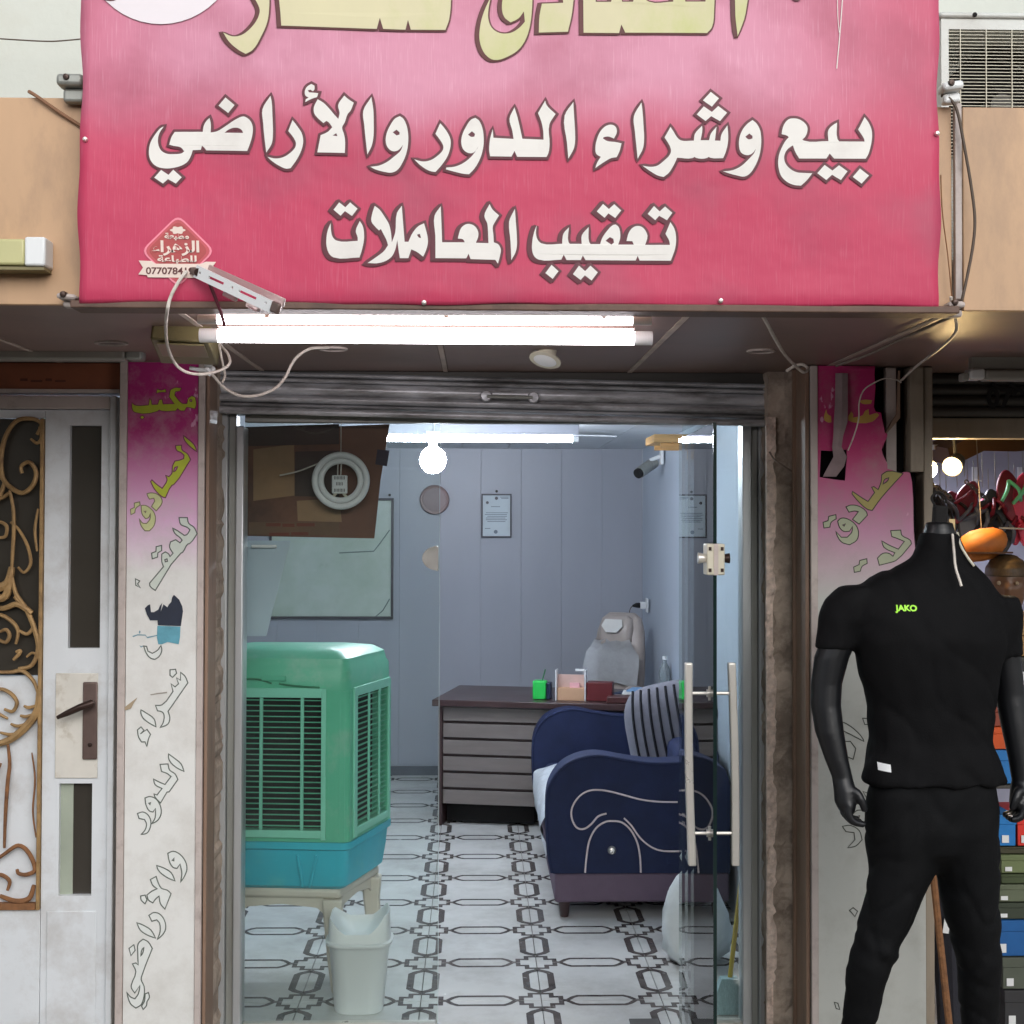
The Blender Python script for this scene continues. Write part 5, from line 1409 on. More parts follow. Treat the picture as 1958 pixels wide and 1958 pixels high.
for u, v, r in ((.5, .90, .011), (.2, .80, .010), (.48, .13, .013)):
    MB().lathe([(r, -0.0005), (r, 0.0)], (x0 + (x1 - x0) * u, YW - 0.0066, z0 + (z1 - z0) * v), 16, 'Y').build('stamp', M['frameblk'] if v > .5 else ink, t)
MB().lathe([(0.0, -0.01), (0.008, -0.008), (0.009, 0.0)], (Q(937, 927, YW).x, YW - 0.001, Q(937, 927, YW).z), 12, 'Y').build('hook', M['darkshutter'], t, smooth=True)
M['marbled'] = mat('marbled_print', (196, 206, 196), 0.3, var=0.1, vscale=1.8, dirt=(158, 178, 150), dscale=1.6, damt=0.7, dlo=0.42, dhi=0.7)
t, _ = framed('picture', 'large marbled picture in a thin dark frame behind the left pane', 'picture', 508, 743, 940, 1167, YW, M['frameblk'], M['marbled'], 0.016, 0.025)
sk_ = MB()
for pts in ([(735, 1000), (716, 1026), (705, 1040), (640, 1043)], [(735, 1130), (722, 1152), (708, 1164)]):
    sk_.tube([Q(x, y, YW - 0.009) for x, y in pts], 0.004, 5)
sk_.build('vein', mat('vein_grey', (120, 132, 128), 0.6), t)
MB().lathe([(0.0, -0.01), (0.008, -0.008), (0.009, 0.0)], (Q(735, 934, YW).x, YW - 0.001, Q(735, 934, YW).z), 12, 'Y').build('hook', M['darkshutter'], t, smooth=True)
t = thing('wall_clock', 'round brown wall clock on the back wall at the edge of the pane', 'clock', Q(820, 970, YW))
c = Q(820, 943, YW)
MB().lathe([(0.1, 0.0), (0.1, -0.02), (0.094, -0.03), (0.082, -0.028), (0.08, -0.02)], (c.x, YW, c.z), 36, 'Y', cap=False).build('rim', mat('brown_rim', (150, 124, 120), 0.35), t, smooth=True)
MB().lathe([(0.081, -0.0205), (0.0, -0.021)], (c.x, YW, c.z), 36, 'Y', cap=False).build('dial', mat('brown_dial', (132, 108, 108), 0.4), t)
# socket with plug on the right wall
xw = XR - 0.012
def onright(px, py, X=xw):
    v = Q(px, py, 1.0) - EYE
    return EYE + v * (X / v.x)
c = onright(1222, 1142)
c = Vector((xw, min(c.y, 9.2), c.z))
t = thing('wall_socket', 'white wall socket with a black plug by the corner behind the desk', 'socket', c)
MB().box(xw - 0.012, xw, c.y - 0.045, c.y + 0.045, c.z - 0.045, c.z + 0.045).build('plate', M['plastw'], t, bevel=0.004)
MB().box(xw - 0.05, xw - 0.0125, c.y - 0.025, c.y + 0.025, c.z - 0.022, c.z + 0.022).build('adapter', M['plastw'], t, bevel=0.004)
MB().tube([(xw - .05, c.y, c.z), (xw - .075, c.y, c.z), (xw - .1, c.y, c.z - .004)], [.018, .016, .006], 10).build('plug', M['black'], t, smooth=True)
MB().tube(cat_rom([(xw - .1, c.y, c.z - .004), (xw - .12, c.y, c.z - .06), (xw - .11, c.y + .02, c.z - .3), (xw - .06, c.y + .05, .5)], 6), .003, 6).build('lead', M['wired'], t, smooth=True)
# security camera; added wooden shelf stands in for a reflection of the right shop
c = onright(1262, 868, xw)
t = thing('security_camera', 'small grey security camera high on the right wall', 'camera', c)
cc = Vector((xw - 0.10, 8.3, 2.03))
MB().box(xw - 0.02, xw, cc.y - .03, cc.y + .03, cc.z + .02, cc.z + .12).build('mount', M['plastw'], t, bevel=.004)
MB().tube([(xw - .02, cc.y, cc.z + .07), (xw - .08, cc.y, cc.z + .045)], .012, 8).build('arm', M['plastw'], t)
MB().tube([cc + Vector((.05, .04, .035)), cc + Vector((-.05, -.06, -.03))], .034, 16).build('body', M['alugrey'], t, smooth=True)
MB().tube([cc + Vector((-.05, -.06, -.03)), cc + Vector((-.062, -.072, -.038))], .030, 16).build('lens', M['black'], t, smooth=True)
t = thing('reflection_shelf', 'short pale wooden shelf added in place of a reflection high on the right wall', 'shelf', (1.0, 6.9, 2.08))
wood = mat('pine_wood', (214, 170, 112), 0.5, var=0.25, vscale=4, stretch=(1, 6, 14))
MB().box(xw - 0.24, xw - .001, 6.85, 7.2, 2.10, 2.14).build('board', wood, t, bevel=.003)
for y in (6.9, 7.14):
    MB().box(xw - 0.05, xw - .001, y, y + .02, 2.03, 2.099).build('bracket', wood, t)
    MB().box(xw - 0.2, xw - .051, y, y + .02, 2.075, 2.099).build('bracket', wood, t)

# ------------------------------------------------------------------ brown sheet, ring lamp and pale sheet inside the left pane
yb2 = YG + 0.10
M['cardboard'] = mat('brown_board', (112, 74, 56), 0.7, var=0.2, vscale=3, dirt=(72, 46, 36), dscale=2.4, damt=0.8, dlo=0.45, dhi=0.62)
bd = thing('brown_sheet', 'dark brown patched sheet inside the top of the left pane', 'board', Q(590, 1014, yb2))
MB().prism([Q(455, 812, yb2), Q(735, 800, yb2), Q(718, 905, yb2), Q(706, 1016, yb2), Q(455, 1011, yb2)], (0, 0.008, 0)).build('sheet', M['cardboard'], bd)  # flat brown sheet just behind the pane, patches laid on it
pt = mat('tan_patch', (150, 118, 86), 0.7, var=0.2, vscale=6)
dk = mat('dark_patch', (66, 48, 42), 0.7, var=0.2, vscale=6)
def patch(pts, m, off=0.002, name='patch'):
    MB().prism([Q(x, y, yb2) - Vector((0, off, 0)) for x, y in pts], (0, off * 0.6, 0)).build(name, m, bd)
patch([(478, 848), (555, 838), (556, 935), (478, 945)], pt)
patch([(557, 852), (640, 850), (640, 938), (556, 936)], dk)
patch([(560, 945), (640, 940), (645, 985), (562, 983)], pt)
patch([(470, 985), (640, 985), (640, 1010), (470, 1008)], mat('olive_patch', (108, 80, 58), 0.7, var=0.2))
patch([(455, 806), (640, 800), (640, 838), (455, 842)], dk, .003)
redink = mat('rust_ink', (112, 52, 36), 0.7)
for (u0, u1, v) in ((502, 530, 990), (533, 556, 991), (560, 594, 990), (508, 546, 1008), (550, 582, 1007)):
    patch([(u0, v - 3), (u1, v - 3), (u1, v + 3), (u0, v + 3)], redink, .0045, 'ink_mark')
patch([(712, 848), (735, 850), (730, 880), (708, 876)], mat('indigo_patch', (58, 48, 62), 0.7), .003)
cable('cable', 'thin pale cord crossing the brown sheet behind the left pane', [Q(528, 897, yb2 - .03), Q(560, 890, yb2 - .04), Q(592, 878, yb2 - .05), Q(616, 868, yb2 - .055)], 0.0026, M['wirew'])
rl = thing('ring_lamp', 'white ring lamp with a slotted control box hung in the left pane', 'lamp', Q(643, 905, yb2 - .06))
c = Q(643, 907, yb2 - .06)
rad = (Q(698, 907, yb2 - .06) - c).x
for rr_, th in ((rad - .011, .011), (rad - .032, .010)):
    MB().tube([c + Vector((rr_ * math.cos(a), 0, rr_ * math.sin(a))) for a in [2 * math.pi * i / 48 for i in range(48)]], th, 10, closed=True).build('ring', M['plastw'], rl, smooth=True)
bx = Q(641, 914, yb2 - .06)
cb = MB().obox(bx, .052, .02, .062).build('control_box', M['plastw'], rl, bevel=.004)
for row, n_ in ((.022, 8), (.002, 5), (-.020, 8)):
    for i in range(n_):
        MB().obox(bx + Vector(((i - (n_ - 1) / 2) * .0048, -.0105, row)), .0022, .002, .011).build('slot', M['darkshutter'], cb)
for s in (-1, 1):
    MB().tube([bx + Vector((s * .012, 0, -.03)), bx + Vector((s * .03, 0, -.05))], .005, 6).build('strut', M['plastold'], rl)
    MB().tube([bx + Vector((s * .005 - .002, 0, .031)), bx + Vector((s * .006, 0, .088))], .0025, 6).build('lead', M['wirew'], rl)
MB().tube([c + Vector((0, 0, rad - .005)), Vector((c.x, c.y, zh0))], .0016, 5).build('string', M['wirew'], rl)
ps = thing('pale_sheet', 'pale blue sheet with a slanting edge inside the left pane', 'sheet', Q(500, 1195, yb2))
MB().prism([Q(455, 1020, yb2 + .01), Q(548, 1020, yb2 + .01), Q(530, 1090, yb2 + .01), Q(502, 1200, yb2 + .01), Q(455, 1200, yb2 + .01)], (0, .003, 0)).build('sheet', mat('pale_blue_sheet', (180, 196, 208), 0.6, var=0.05, vscale=3), ps)  # flat pale sheet behind the pane, right edge slanted
a, b = Q(474, 1028, yb2), Q(522, 1034, yb2)
MB().box(a.x, b.x, yb2 - .004, yb2 + .0095, b.z, a.z).build('reflection_bar', M['plastw'], ps, bevel=.003)  # white bar stands in for a lamp reflected in the pane

# ------------------------------------------------------------------ air cooler on a plastic stool
M['cgreen'] = mat('green_plastic', (94, 184, 150), 0.36, var=0.08, vscale=3, dirt=(168, 196, 180), dscale=5, damt=0.55)
M['cteal'] = mat('teal_plastic', (52, 180, 200), 0.38, var=0.1, vscale=4, dirt=(110, 196, 186), dscale=6, damt=0.5)
M['cdark'] = mat('cooler_pad', (14, 18, 15), 0.9, var=0.4, vscale=40)
A = Vector((-0.459, 5.05)); Bq = Vector((-0.329, 5.48)); Cq = Vector((-0.957, 5.095)); Dq = Vector((-1.0, 5.50))
co = thing('air_cooler', 'green air cooler with blue water tank and black louvred grilles', 'air cooler', (-0.65, 5.25, 0.372))
def quadring(inset, z, rr=0.035):
    ctr = (A + Bq + Cq + Dq) / 4
    cs = [Cq, A, Bq, Dq]
    out = []
    for i in range(4):
        p, a, b = cs[i], cs[i - 1], cs[(i + 1) % 4]
        p2 = p + ((a - p).normalized() + (b - p).normalized()) * inset
        u, v = p2 + (a - p).normalized() * rr, p2 + (b - p).normalized() * rr
        for t_ in (0, .33, .67, 1):
            w_ = u * (1 - t_) ** 2 + p2 * 2 * t_ * (1 - t_) + v * t_ * t_
            out.append(Vector((w_.x, w_.y, z)))
    return out
MB().loft([quadring(.035, .372, .03), quadring(.02, .385), quadring(.010, .46), quadring(.006, .515), quadring(-.004, .522), quadring(-.004, .546)]).build('tank', M['cteal'], co, smooth=True, sharp=.5)
MB().loft([quadring(.05, .5465), quadring(.05, 1.085)]).build('inner_pad', M['cdark'], co)
def fpt(p, q, u, v, z, out):
    d_ = (q - p); n_ = Vector((d_.y, -d_.x)).normalized()
    w_ = p + d_ * u + n_ * out
    return Vector((w_.x, w_.y, z))
def fbox(mb, p, q, u0, u1, z0, z1, o0, o1):
    vs = [fpt(p, q, u, 0, z, o) for z in (z0, z1) for o in (o1, o0) for u in (u0, u1)]
    mb.add(vs, [(0, 2, 3, 1), (4, 5, 7, 6), (0, 1, 5, 4), (2, 6, 7, 3), (0, 4, 6, 2), (1, 3, 7, 5)])
body = MB()
body.loft([quadring(.002, 1.09), quadring(.004, 1.16), quadring(.012, 1.175), quadring(.018, 1.205), quadring(.05, 1.228), quadring(.12, 1.240)])
for (p, q, uo0, uo1) in ((Cq, A, .10, .80), (A, Bq, .16, .88), (Bq, Dq, .1, .9), (Dq, Cq, .1, .9)):
    fbox(body, p, q, .03, uo0, .547, 1.09, -.045, -.001)
    fbox(body, p, q, uo1, .97, .547, 1.09, -.045, -.001)
    fbox(body, p, q, uo0, uo1, .547, .588, -.045, -.0015)
    fbox(body, p, q, uo0, uo1, 1.066, 1.0895, -.045, -.0015)
for i, c_ in enumerate([Cq, A, Bq, Dq]):
    ring_ = quadring(.0, 0)
    sub_ = ring_[i * 4:(i + 1) * 4]
    ctr = (A + Bq + Cq + Dq) / 4
    inn = c_ + (ctr - c_).normalized() * .09
    pl_ = [(v.x, v.y, .547) for v in sub_] + [(inn.x, inn.y, .547)]
    body.prism(pl_, (0, 0, .543))
bodyo = body.build('body', M['cgreen'], co, smooth=True, sharp=.5)
for nm, (p, q, uo0, uo1) in (('front', (Cq, A, .10, .80)), ('side', (A, Bq, .16, .88))):
    fr_ = MB()
    for (u0, u1, z0, z1) in ((uo0 - .07, uo0, .555, 1.10), (uo1, uo1 + .035, .555, 1.10), (uo0, uo1, .562, .589), (uo0, uo1, 1.066, 1.10)):
        fbox(fr_, p, q, u0, u1, z0, z1, -.001, .007)
    fro = fr_.build('grille_frame', mat('pale_green_plastic', (136, 212, 186), 0.38, var=0.05), co, bevel=.002)
    lv = MB()
    n_ = 24
    for i in range(n_):
        z = .592 + (1.064 - .592) * (i + .5) / n_
        d_ = q - p; nn_ = Vector((d_.y, -d_.x)).normalized()
        for k in range(1):
            a_, b_ = fpt(p, q, uo0, 0, z, -.003), fpt(p, q, uo1, 0, z, -.003)
            c_, e_ = fpt(p, q, uo1, 0, z + .0005, -.012), fpt(p, q, uo0, 0, z + .0005, -.012)
            lv.prism([a_, b_, c_, e_], (0, 0, .0026))
    lv.build('louvres', M['cgreen'], fro)
    for u in ((.36, .66) if nm == 'front' else (.44, .68)):
        rb = MB()
        fbox(rb, p, q, u - .012, u + .012, .59, 1.066, -.003, .004)
        rb.build('grille_rib', mat('pale_green_rib', (128, 204, 178), 0.4), fro, bevel=.001)
# moulded swoosh and front ribs of the tank
for pts in ([(455, 1292), (480, 1283), (510, 1282), (535, 1290)], [(548, 1290), (575, 1294), (620, 1297)]):
    MB().tube(cat_rom([fpt(Cq, A, (x - 430) / 242.0, 0, Q(x, y, 5.07).z, .0) for x, y in pts], 4), .004, 6).build('moulding', mat('deep_green', (58, 122, 92), 0.4), bodyo, smooth=True)
for u in (.62, .76):
    tr = MB()
    tr.prism([fpt(Cq, A, u, 0, .50, .002), fpt(Cq, A, u + .02, 0, .50, .002), fpt(Cq, A, u + (.055 if u < .7 else -.035), 0, .385, .0), fpt(Cq, A, u + (.04 if u < .7 else -.05), 0, .385, .0)], (0, .01, 0))
    tr.build('tank_rib', M['cteal'], co, bevel=.002)
MB().obox(fpt(Cq, A, .45, 0, 1.135, .001), .09, .006, .018, Matrix.Rotation(R(-5), 3, 'Z')).build('name_plate', M['cgreen'], bodyo, bevel=.002)

sto = thing('plastic_stool', 'beige plastic stool carrying the green air cooler', 'stool', (-0.62, 5.25, 0))
M['beige'] = mat('beige_plastic', (206, 198, 184), 0.5, var=0.08, vscale=6)
ctr = (A + Bq + Cq + Dq) / 4
crn = [c_ + (ctr - c_).normalized() * .05 for c_ in (Cq, A, Bq, Dq)]
MB().prism([(c_.x, c_.y, .335) for c_ in crn], (0, 0, .036)).build('seat', M['beige'], sto, bevel=.012)
for c_ in crn:
    o_ = (c_ - ctr).normalized()
    tq = []
    for z, s_ in ((.334, .0), (.25, .0), (.12, .012), (0.001, .028)):
        wq = .075 - .10 * (.334 - z) if z > .25 else .062 - .02 * (.25 - z) / .25
        cc_ = c_ - o_ * .035 + o_ * s_
        tq.append([Vector((cc_.x + sx_ * wq / 2, cc_.y + sy_ * wq / 2, z)) for sx_, sy_ in ((-1, -1), (1, -1), (1, 1), (-1, 1))])
    MB().loft(tq).build('leg', M['beige'], sto, bevel=.008)
for i in range(4):
    p_, q_ = crn[i], crn[(i + 1) % 4]
    ap = []
    pts_ = [(0.06, .334), (.94, .334), (.94, .25), (.8, .30), (.5, .312), (.2, .30), (.06, .25)]
    d_ = (q_ - p_)
    n_ = Vector((d_.y, -d_.x)).normalized() * -.012
    pl_ = [(p_.x + d_.x * u + n_.x, p_.y + d_.y * u + n_.y, z) for u, z in pts_]
    MB().prism(pl_, (n_.x * .5, n_.y * .5, 0)).build('apron', M['beige'], sto)

# ------------------------------------------------------------------ waste bin
bc = Vector((Q(678, 1895, 4.93).x, 4.93, 0))
bn = thing('waste_bin', 'white plastic waste bin with a scooped lid in front of the stool', 'bin', bc)
def rsq(cx, cy, hx, hy, z, r=.3, n=5):
    out = []
    for (sx_, sy_, a0) in ((1, -1, -90), (1, 1, 0), (-1, 1, 90), (-1, -1, 180)):
        rr_ = r * min(hx, hy)
        for i in range(n):
            a_ = R(a0 + 90 * i / (n - 1))
            out.append(Vector((cx + sx_ * (hx - rr_) + rr_ * math.cos(a_), cy + sy_ * (hy - rr_) + rr_ * math.sin(a_), z)))
    return out
MB().loft([rsq(bc.x, bc.y, .083, .075, .001, .7), rsq(bc.x, bc.y, .085, .077, .01, .7), rsq(bc.x, bc.y, .104, .090, .228, .7), rsq(bc.x, bc.y, .107, .093, .232, .7)]).build('bucket', M['plastw'], bn, smooth=True)
MB().loft([rsq(bc.x, bc.y, .114, .100, .2325, .7), rsq(bc.x, bc.y, .117, .103, .238, .7), rsq(bc.x, bc.y, .117, .103, .244, .7), rsq(bc.x, bc.y, .111, .097, .248, .7)]).build('lid_rim', M['plastw'], bn, smooth=True)
ld = MB()
def lidring(s_, zf):
    out = []
    for p_ in rsq(bc.x, bc.y, .109 * s_, .095 * s_, 0, .7, 9):
        u, v = (p_.x - bc.x) / .109, (p_.y - bc.y) / .095
        out.append(Vector((p_.x, p_.y, zf(u, v))))
    return out
def htop(u, v):
    side = .072 * min(1, abs(u) / .85) ** 2.2 * (1.05 if u > 0 else .82)
    return .262 + side + .022 * max(0, v) + .010 * (1 - abs(u))
ld.loft([lidring(1, lambda u, v: .2485), lidring(.985, lambda u, v: .256), lidring(.95, lambda u, v: htop(u, v) - .006), lidring(.93, lambda u, v: htop(u, v)), lidring(.90, lambda u, v: htop(u, v) - .001), lidring(.86, lambda u, v: htop(u, v) - .010), lidring(.6, lambda u, v: .262 + (htop(u, v) - .262) * .5), lidring(.25, lambda u, v: .260), lidring(.03, lambda u, v: .259)])
ld.build('lid', M['plastw'], bn, smooth=True, sharp=1.2)

# ------------------------------------------------------------------ desk
du = Vector((math.cos(R(-11.5)), math.sin(R(-11.5)), 0)); dw = Vector((-du.y, du.x, 0))
d0 = Vector((-0.214, 7.86, 0))
def D(u, w, z): return d0 + du * u + dw * w + Vector((0, 0, z))
rotD = Matrix.Rotation(R(-11.5), 3, 'Z')
dk_ = thing('desk', 'dark topped office desk with grey slatted front behind the sofa', 'desk', D(.65, .35, 0))
M['wenge'] = mat('dark_brown_wood', (62, 44, 44), 0.35, var=0.2, vscale=5, stretch=(1, 1, 6))
M['slatgrey'] = mat('grey_wood_slat', (116, 108, 104), 0.45, var=0.1, vscale=4, stretch=(1, 1, 8))
LD = 1.30
MB().obox(D(LD / 2, .33, .690), LD + .06, .72, .036, rotD).build('desk_top', M['wenge'], dk_, bevel=.004)
for u in (.011, LD - .011):
    MB().obox(D(u, .33, .336), .022, .66, .670, rotD).build('side_panel', M['wenge'], dk_, bevel=.002)
MB().obox(D(LD / 2, .04, .40), LD - .046, .012, .52, rotD).build('back_board', M['wenge'], dk_)
zz = .115
hs = (.672 - .115) / 6
for i in range(6):
    MB().obox(D(LD / 2, .024, zz + hs * (i + .5)), LD - .048, .018, hs - .016, rotD).build('slat', M['slatgrey'], dk_, bevel=.002)
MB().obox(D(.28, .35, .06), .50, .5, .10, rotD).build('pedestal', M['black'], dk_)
zt3 = .7085
def onD(u, w): return D(u, w, zt3)
# things on the desk
c = onD(.56, .12)
t = thing('pen_cup', 'bright green pen cup with a pen at the left of the desk objects', 'cup', c)
MB().obox(c + Vector((0, 0, .052)), .075, .07, .104, rotD).build('cup', mat('green_cup', (40, 190, 80), 0.4), t, bevel=.006)
MB().obox(c + Vector((.052, .012, .046)), .026, .07, .092, rotD).build('navy_side', mat('navy_plastic', (30, 40, 70), 0.4), t, bevel=.004)
MB().tube([c + Vector((.01, 0, .09)), c + Vector((.03, .01, .165))], .004, 6).build('pen', mat('green_pen', (30, 110, 60), 0.4), t)
c = onD(.74, .10)
t = thing('card_holder', 'clear box holding tan cards in the middle of the desk', 'card holder', c)
tanp = mat('tan_card', (196, 156, 124), 0.7, var=.08)
MB().obox(c + Vector((0, 0, .035)), .15, .05, .07, rotD).build('card_stack', tanp, t, bevel=.002)
MB().obox(c + Vector((0, .03, .09)), .15, .01, .1, rotD).build('back_card', mat('pinkish_card', (196, 166, 156), 0.7), t)
MB().obox(c + Vector((.02, -.0005, .084)), .055, .02, .026, rotD).build('note', mat('pink_note', (222, 170, 176), 0.7), t)
for s in (-1, 1):
    MB().obox(c + du * s * .082 + Vector((0, 0, .085)), .006, .07, .17, rotD).build('side_wall', M['plastw'], t)
MB().obox(c + Vector((.05, .02, .166)), .05, .012, .012, rotD).build('top_clip', M['plastw'], t)
c = onD(.90, .12)
o = MB().obox(c + Vector((0, 0, .052)), .145, .09, .104, rotD).build('small_box', mat('maroon_box', (92, 26, 30), 0.45), None, bevel=.004)
tag(o, 'dark maroon box beside the card holder on the desk', 'box')
c = onD(1.05, .05)
o = MB().obox(c + Vector((0, 0, .018)), .20, .10, .036, rotD).build('pen_tray', mat('brown_tray', (70, 34, 34), 0.45), None, bevel=.004)
tag(o, 'low brown tray on the desk in front of the chair', 'tray')
pcols = [(60, 130, 190), (226, 228, 230), (214, 220, 226), (40, 60, 90), (226, 226, 222), (120, 160, 200)]
for i in range(6):
    rr_ = Matrix.Rotation(R(-11.5 + random.uniform(-25, 25)), 3, 'Z')
    c = onD(1.11 + .03 * (i % 3), .20 + .05 * (i % 2)) + Vector((0, 0, .004 + .009 * i))
    o = MB().obox(c, .24, .17, .006, rr_).build('document', mat('folder', pcols[i], 0.6, var=.05), None)
    tag(o, ['blue folder at the bottom of the paper pile on the desk', 'white sheets second in the paper pile on the desk', 'pale sheets third in the paper pile on the desk', 'dark folder in the middle of the paper pile on the desk', 'white sheet near the top of the paper pile on the desk', 'light blue folder on top of the paper pile on the desk'][i], 'papers', 'paper pile on the desk')
c = onD(1.24, .42)
t = thing('bottle', 'clear plastic bottle at the right end of the desk by the wall', 'bottle', c)
MB().lathe([(.03, .0), (.033, .01), (.033, .13), (.028, .16), (.012, .19), (.012, .205)], c, 16).build('body', mat('cloudy_plastic', (200, 212, 214), 0.2, trans=0.7), t, smooth=True)
MB().lathe([(.014, .2055), (.014, .225)], c, 12).build('cap', M['plastw'], t)

# ------------------------------------------------------------------ office chair
ch = thing('office_chair', 'beige padded office chair in torn plastic wrap behind the desk', 'chair', (.83, 8.75, 0))
M['leather'] = mat('beige_leather', (176, 164, 156), 0.42, var=.1, vscale=8, bump=.1, bscale=40)
cb_ = Vector((.875, 8.72, 0))
rotC = Matrix.Rotation(R(-34), 3, 'Z') @ Matrix.Diagonal((.74, .9, 1.0)).to_3x3()
def CH(x, y, z): return cb_ + rotC @ Vector((x, y, z))
def pad(name, rows, thick, m, parent):
    """rows = (z, half width, y centre); rounded slab"""
    rings = []
    for (z, hw_, y, th) in rows:
        ring_ = []
        for i in range(20):
            a_ = 2 * math.pi * i / 20
            cx_, sy_ = math.cos(a_), math.sin(a_)
            x = hw_ * math.copysign(abs(cx_) ** .55, cx_)
            yy = th * math.copysign(abs(sy_) ** .8, sy_)
            ring_.append(CH(x, y + yy, z))
        rings.append(ring_)
    return MB().loft(rings).build(name, m, parent, smooth=True, sharp=1.2)
bk = pad('backrest', [(.50, .20, .0, .05), (.56, .235, .0, .065), (.75, .25, .02, .07), (.9, .235, .045, .07), (1.02, .215, .07, .07), (1.10, .18, .085, .06), (1.135, .12, .09, .035)], .06, M['leather'], ch)
pad('headrest', [(.93, .12, -.02, .03), (.96, .15, -.015, .045), (1.04, .155, .005, .055), (1.10, .14, .02, .05), (1.125, .09, .03, .03)], .05, M['leather'], ch)
pad('seat', [(.44, .22, -.26, .22), (.46, .25, -.26, .25), (.51, .25, -.26, .25), (.53, .22, -.26, .22)], .05, M['leather'], ch)
film = mat('plastic_film', (226, 226, 226), 0.12, var=.1, vscale=14, trans=.55, bump=.5, bscale=24)
fm_ = MB()
rg = []
for i, (z, hw_, y) in enumerate([(.70, .262, -.09), (.80, .264, -.085), (.88, .245, -.07), (.93, .2, -.055), (.97, .17, -.07)]):
    rg.append([CH(hw_ * u + .008 * random.uniform(-1, 1), y + .018 * random.uniform(-1, 1), z + .012 * random.uniform(-1, 1)) for u in (-1, -.7, -.35, 0, .3, .65, 1)])
fm_.loft(rg, cap=False, closed=False)
fmo = fm_.build('plastic_wrap', film, ch, smooth=True, sharp=3)
tw_ = MB()
tw_.loft([[CH(u * s_, y, z) for u in (-1, -.5, .1, .6, 1)] for (s_, y, z) in ((.05, -.078, 1.02), (.10, -.066, 1.06), (.08, -.040, 1.10))], cap=False, closed=False)
tw_.build('plastic_wrap', mat('white_film', (214, 212, 206), 0.3), ch, smooth=True, sharp=3)
for s in (-1, 1):
    MB().tube(cat_rom([CH(s * .27, -.02, .52), CH(s * .30, -.08, .66), CH(s * .29, -.28, .69), CH(s * .27, -.34, .55)], 5), .022, 8).build('armrest', M['leather'], ch, smooth=True)
MB().tube([CH(0, -.25, .06), CH(0, -.25, .44)], .03, 12).build('post', M['darkshutter'], ch)
for k in range(5):
    a_ = k * 2 * math.pi / 5
    lgo = MB().tube([CH(0, -.25, .1), CH(.28 * math.cos(a_), -.25 + .28 * math.sin(a_), .06)], [.025, .015], 8).build('leg', M['darkshutter'], ch)
    MB().lathe([(.025, -.012), (.025, .012)], CH(.28 * math.cos(a_), -.25 + .28 * math.sin(a_), .026), 12, 'X').build('castor', M['black'], lgo)

# ------------------------------------------------------------------ sofa
so = thing('sofa', 'navy blue sofa with curved arms and white piping along the right wall', 'sofa', (.72, 6.7, 0))
M['navy'] = mat('navy_velvet', (32, 41, 72), 0.7, var=.2, vscale=9, bump=.12, bscale=160, spec=.3)
M['plum'] = mat('plum_velvet', (104, 88, 104), 0.8, var=.1, vscale=12, bump=.12, bscale=160)
M['pipe'] = mat('pale_piping', (224, 208, 208), 0.4)
YA = 6.0
def S2(x, y, Y=YA): return P(650 + x * 660 / 1932, 1298 + y * 660 / 1932, Y)
prof = [(1190, 1090), (1170, 980), (1160, 800), (1165, 660), (1190, 580), (1240, 510), (1310, 465), (1400, 440), (1480, 440), (1580, 458), (1700, 476), (1800, 482)]
pp = [S2(x, y) for x, y in prof]
pp = cat_rom([(p_.x, 0, p_.z) for p_ in pp], 3)
xend = XR - 0.03
pp += [Vector((xend - .08, 0, pp[-1].z + .01)), Vector((xend - .02, 0, pp[-1].z - .02)), Vector((xend, 0, pp[-1].z - .08)), Vector((xend, 0, pp[0].z))]
for k, y0_ in enumerate((YA + 1.50, YA)):
    armo = MB().prism([Vector((p_.x, y0_, p_.z)) for p_ in pp], (0, .20, 0)).build('arm', M['navy'], so, bevel=.018, seg=3)
    MB().tube([Vector((p_.x - .002, y0_ + .004, p_.z + .003)) for p_ in pp[:-3]], .008, 6).build('edge_piping', M['navy'], armo, smooth=True)
def pipe(pts, r=.0042):
    MB().tube(cat_rom([S2(x, y, YA - .004) for x, y in pts], 5), r, 6).build('piping', M['pipe'], armo, smooth=True)
pipe([(1890, 690), (1780, 688), (1680, 675), (1580, 648), (1480, 625), (1400, 625), (1340, 658), (1300, 720), (1298, 780), (1325, 832), (1365, 840), (1405, 815), (1445, 770), (1492, 754)])
pipe([(1372, 1085), (1380, 1000), (1395, 910), (1430, 840), (1480, 803), (1525, 796), (1580, 805), (1630, 850), (1665, 920), (1680, 1000), (1684, 1085)])
pipe([(1590, 780), (1630, 820), (1680, 890), (1740, 940), (1800, 962), (1890, 965), (2000, 960)])
c = S2(1522, 960, YA - .004)
MB().lathe([(0.0, -.016), (.012, -.012), (.018, -.002), (.018, .004)], c, 16, 'Y').build('stud', M['chrome'], armo, smooth=True)
zb = S2(1200, 1090).z
zb0 = S2(1200, 1256).z
xs0 = S2(1195, 1090).x
MB().box(xs0 + .006, xend - .002, YA + .004, YA + 1.69, zb0, zb - .001).build('base', M['plum'], so, bevel=.012)
for x_ in (xs0 + .05, xend - .06):
    for y_ in (YA + .05, YA + 1.62):
        MB().lathe([(.018, 0.001), (.022, .03), (.028, zb0 - .001)], (x_, y_, 0), 12).build('leg', M['wenge'], so, smooth=True)
MB().box(xs0 + .03, xend - .16, YA + .205, YA + 1.495, zb, .42).build('seat', M['navy'], so, bevel=.04, seg=3)
MB().box(xend - .2, xend - .003, YA + .205, YA + 1.495, zb, .70).build('backrest', M['navy'], so, bevel=.05, seg=3)
cu_ = thing('cushion', 'grey cushion with black stripes leaning in the sofa corner', 'cushion', (.82, 7.1, .42))
cc_ = Vector((Q(1256, 1370, 6.6).x + .10, 6.60, .66))
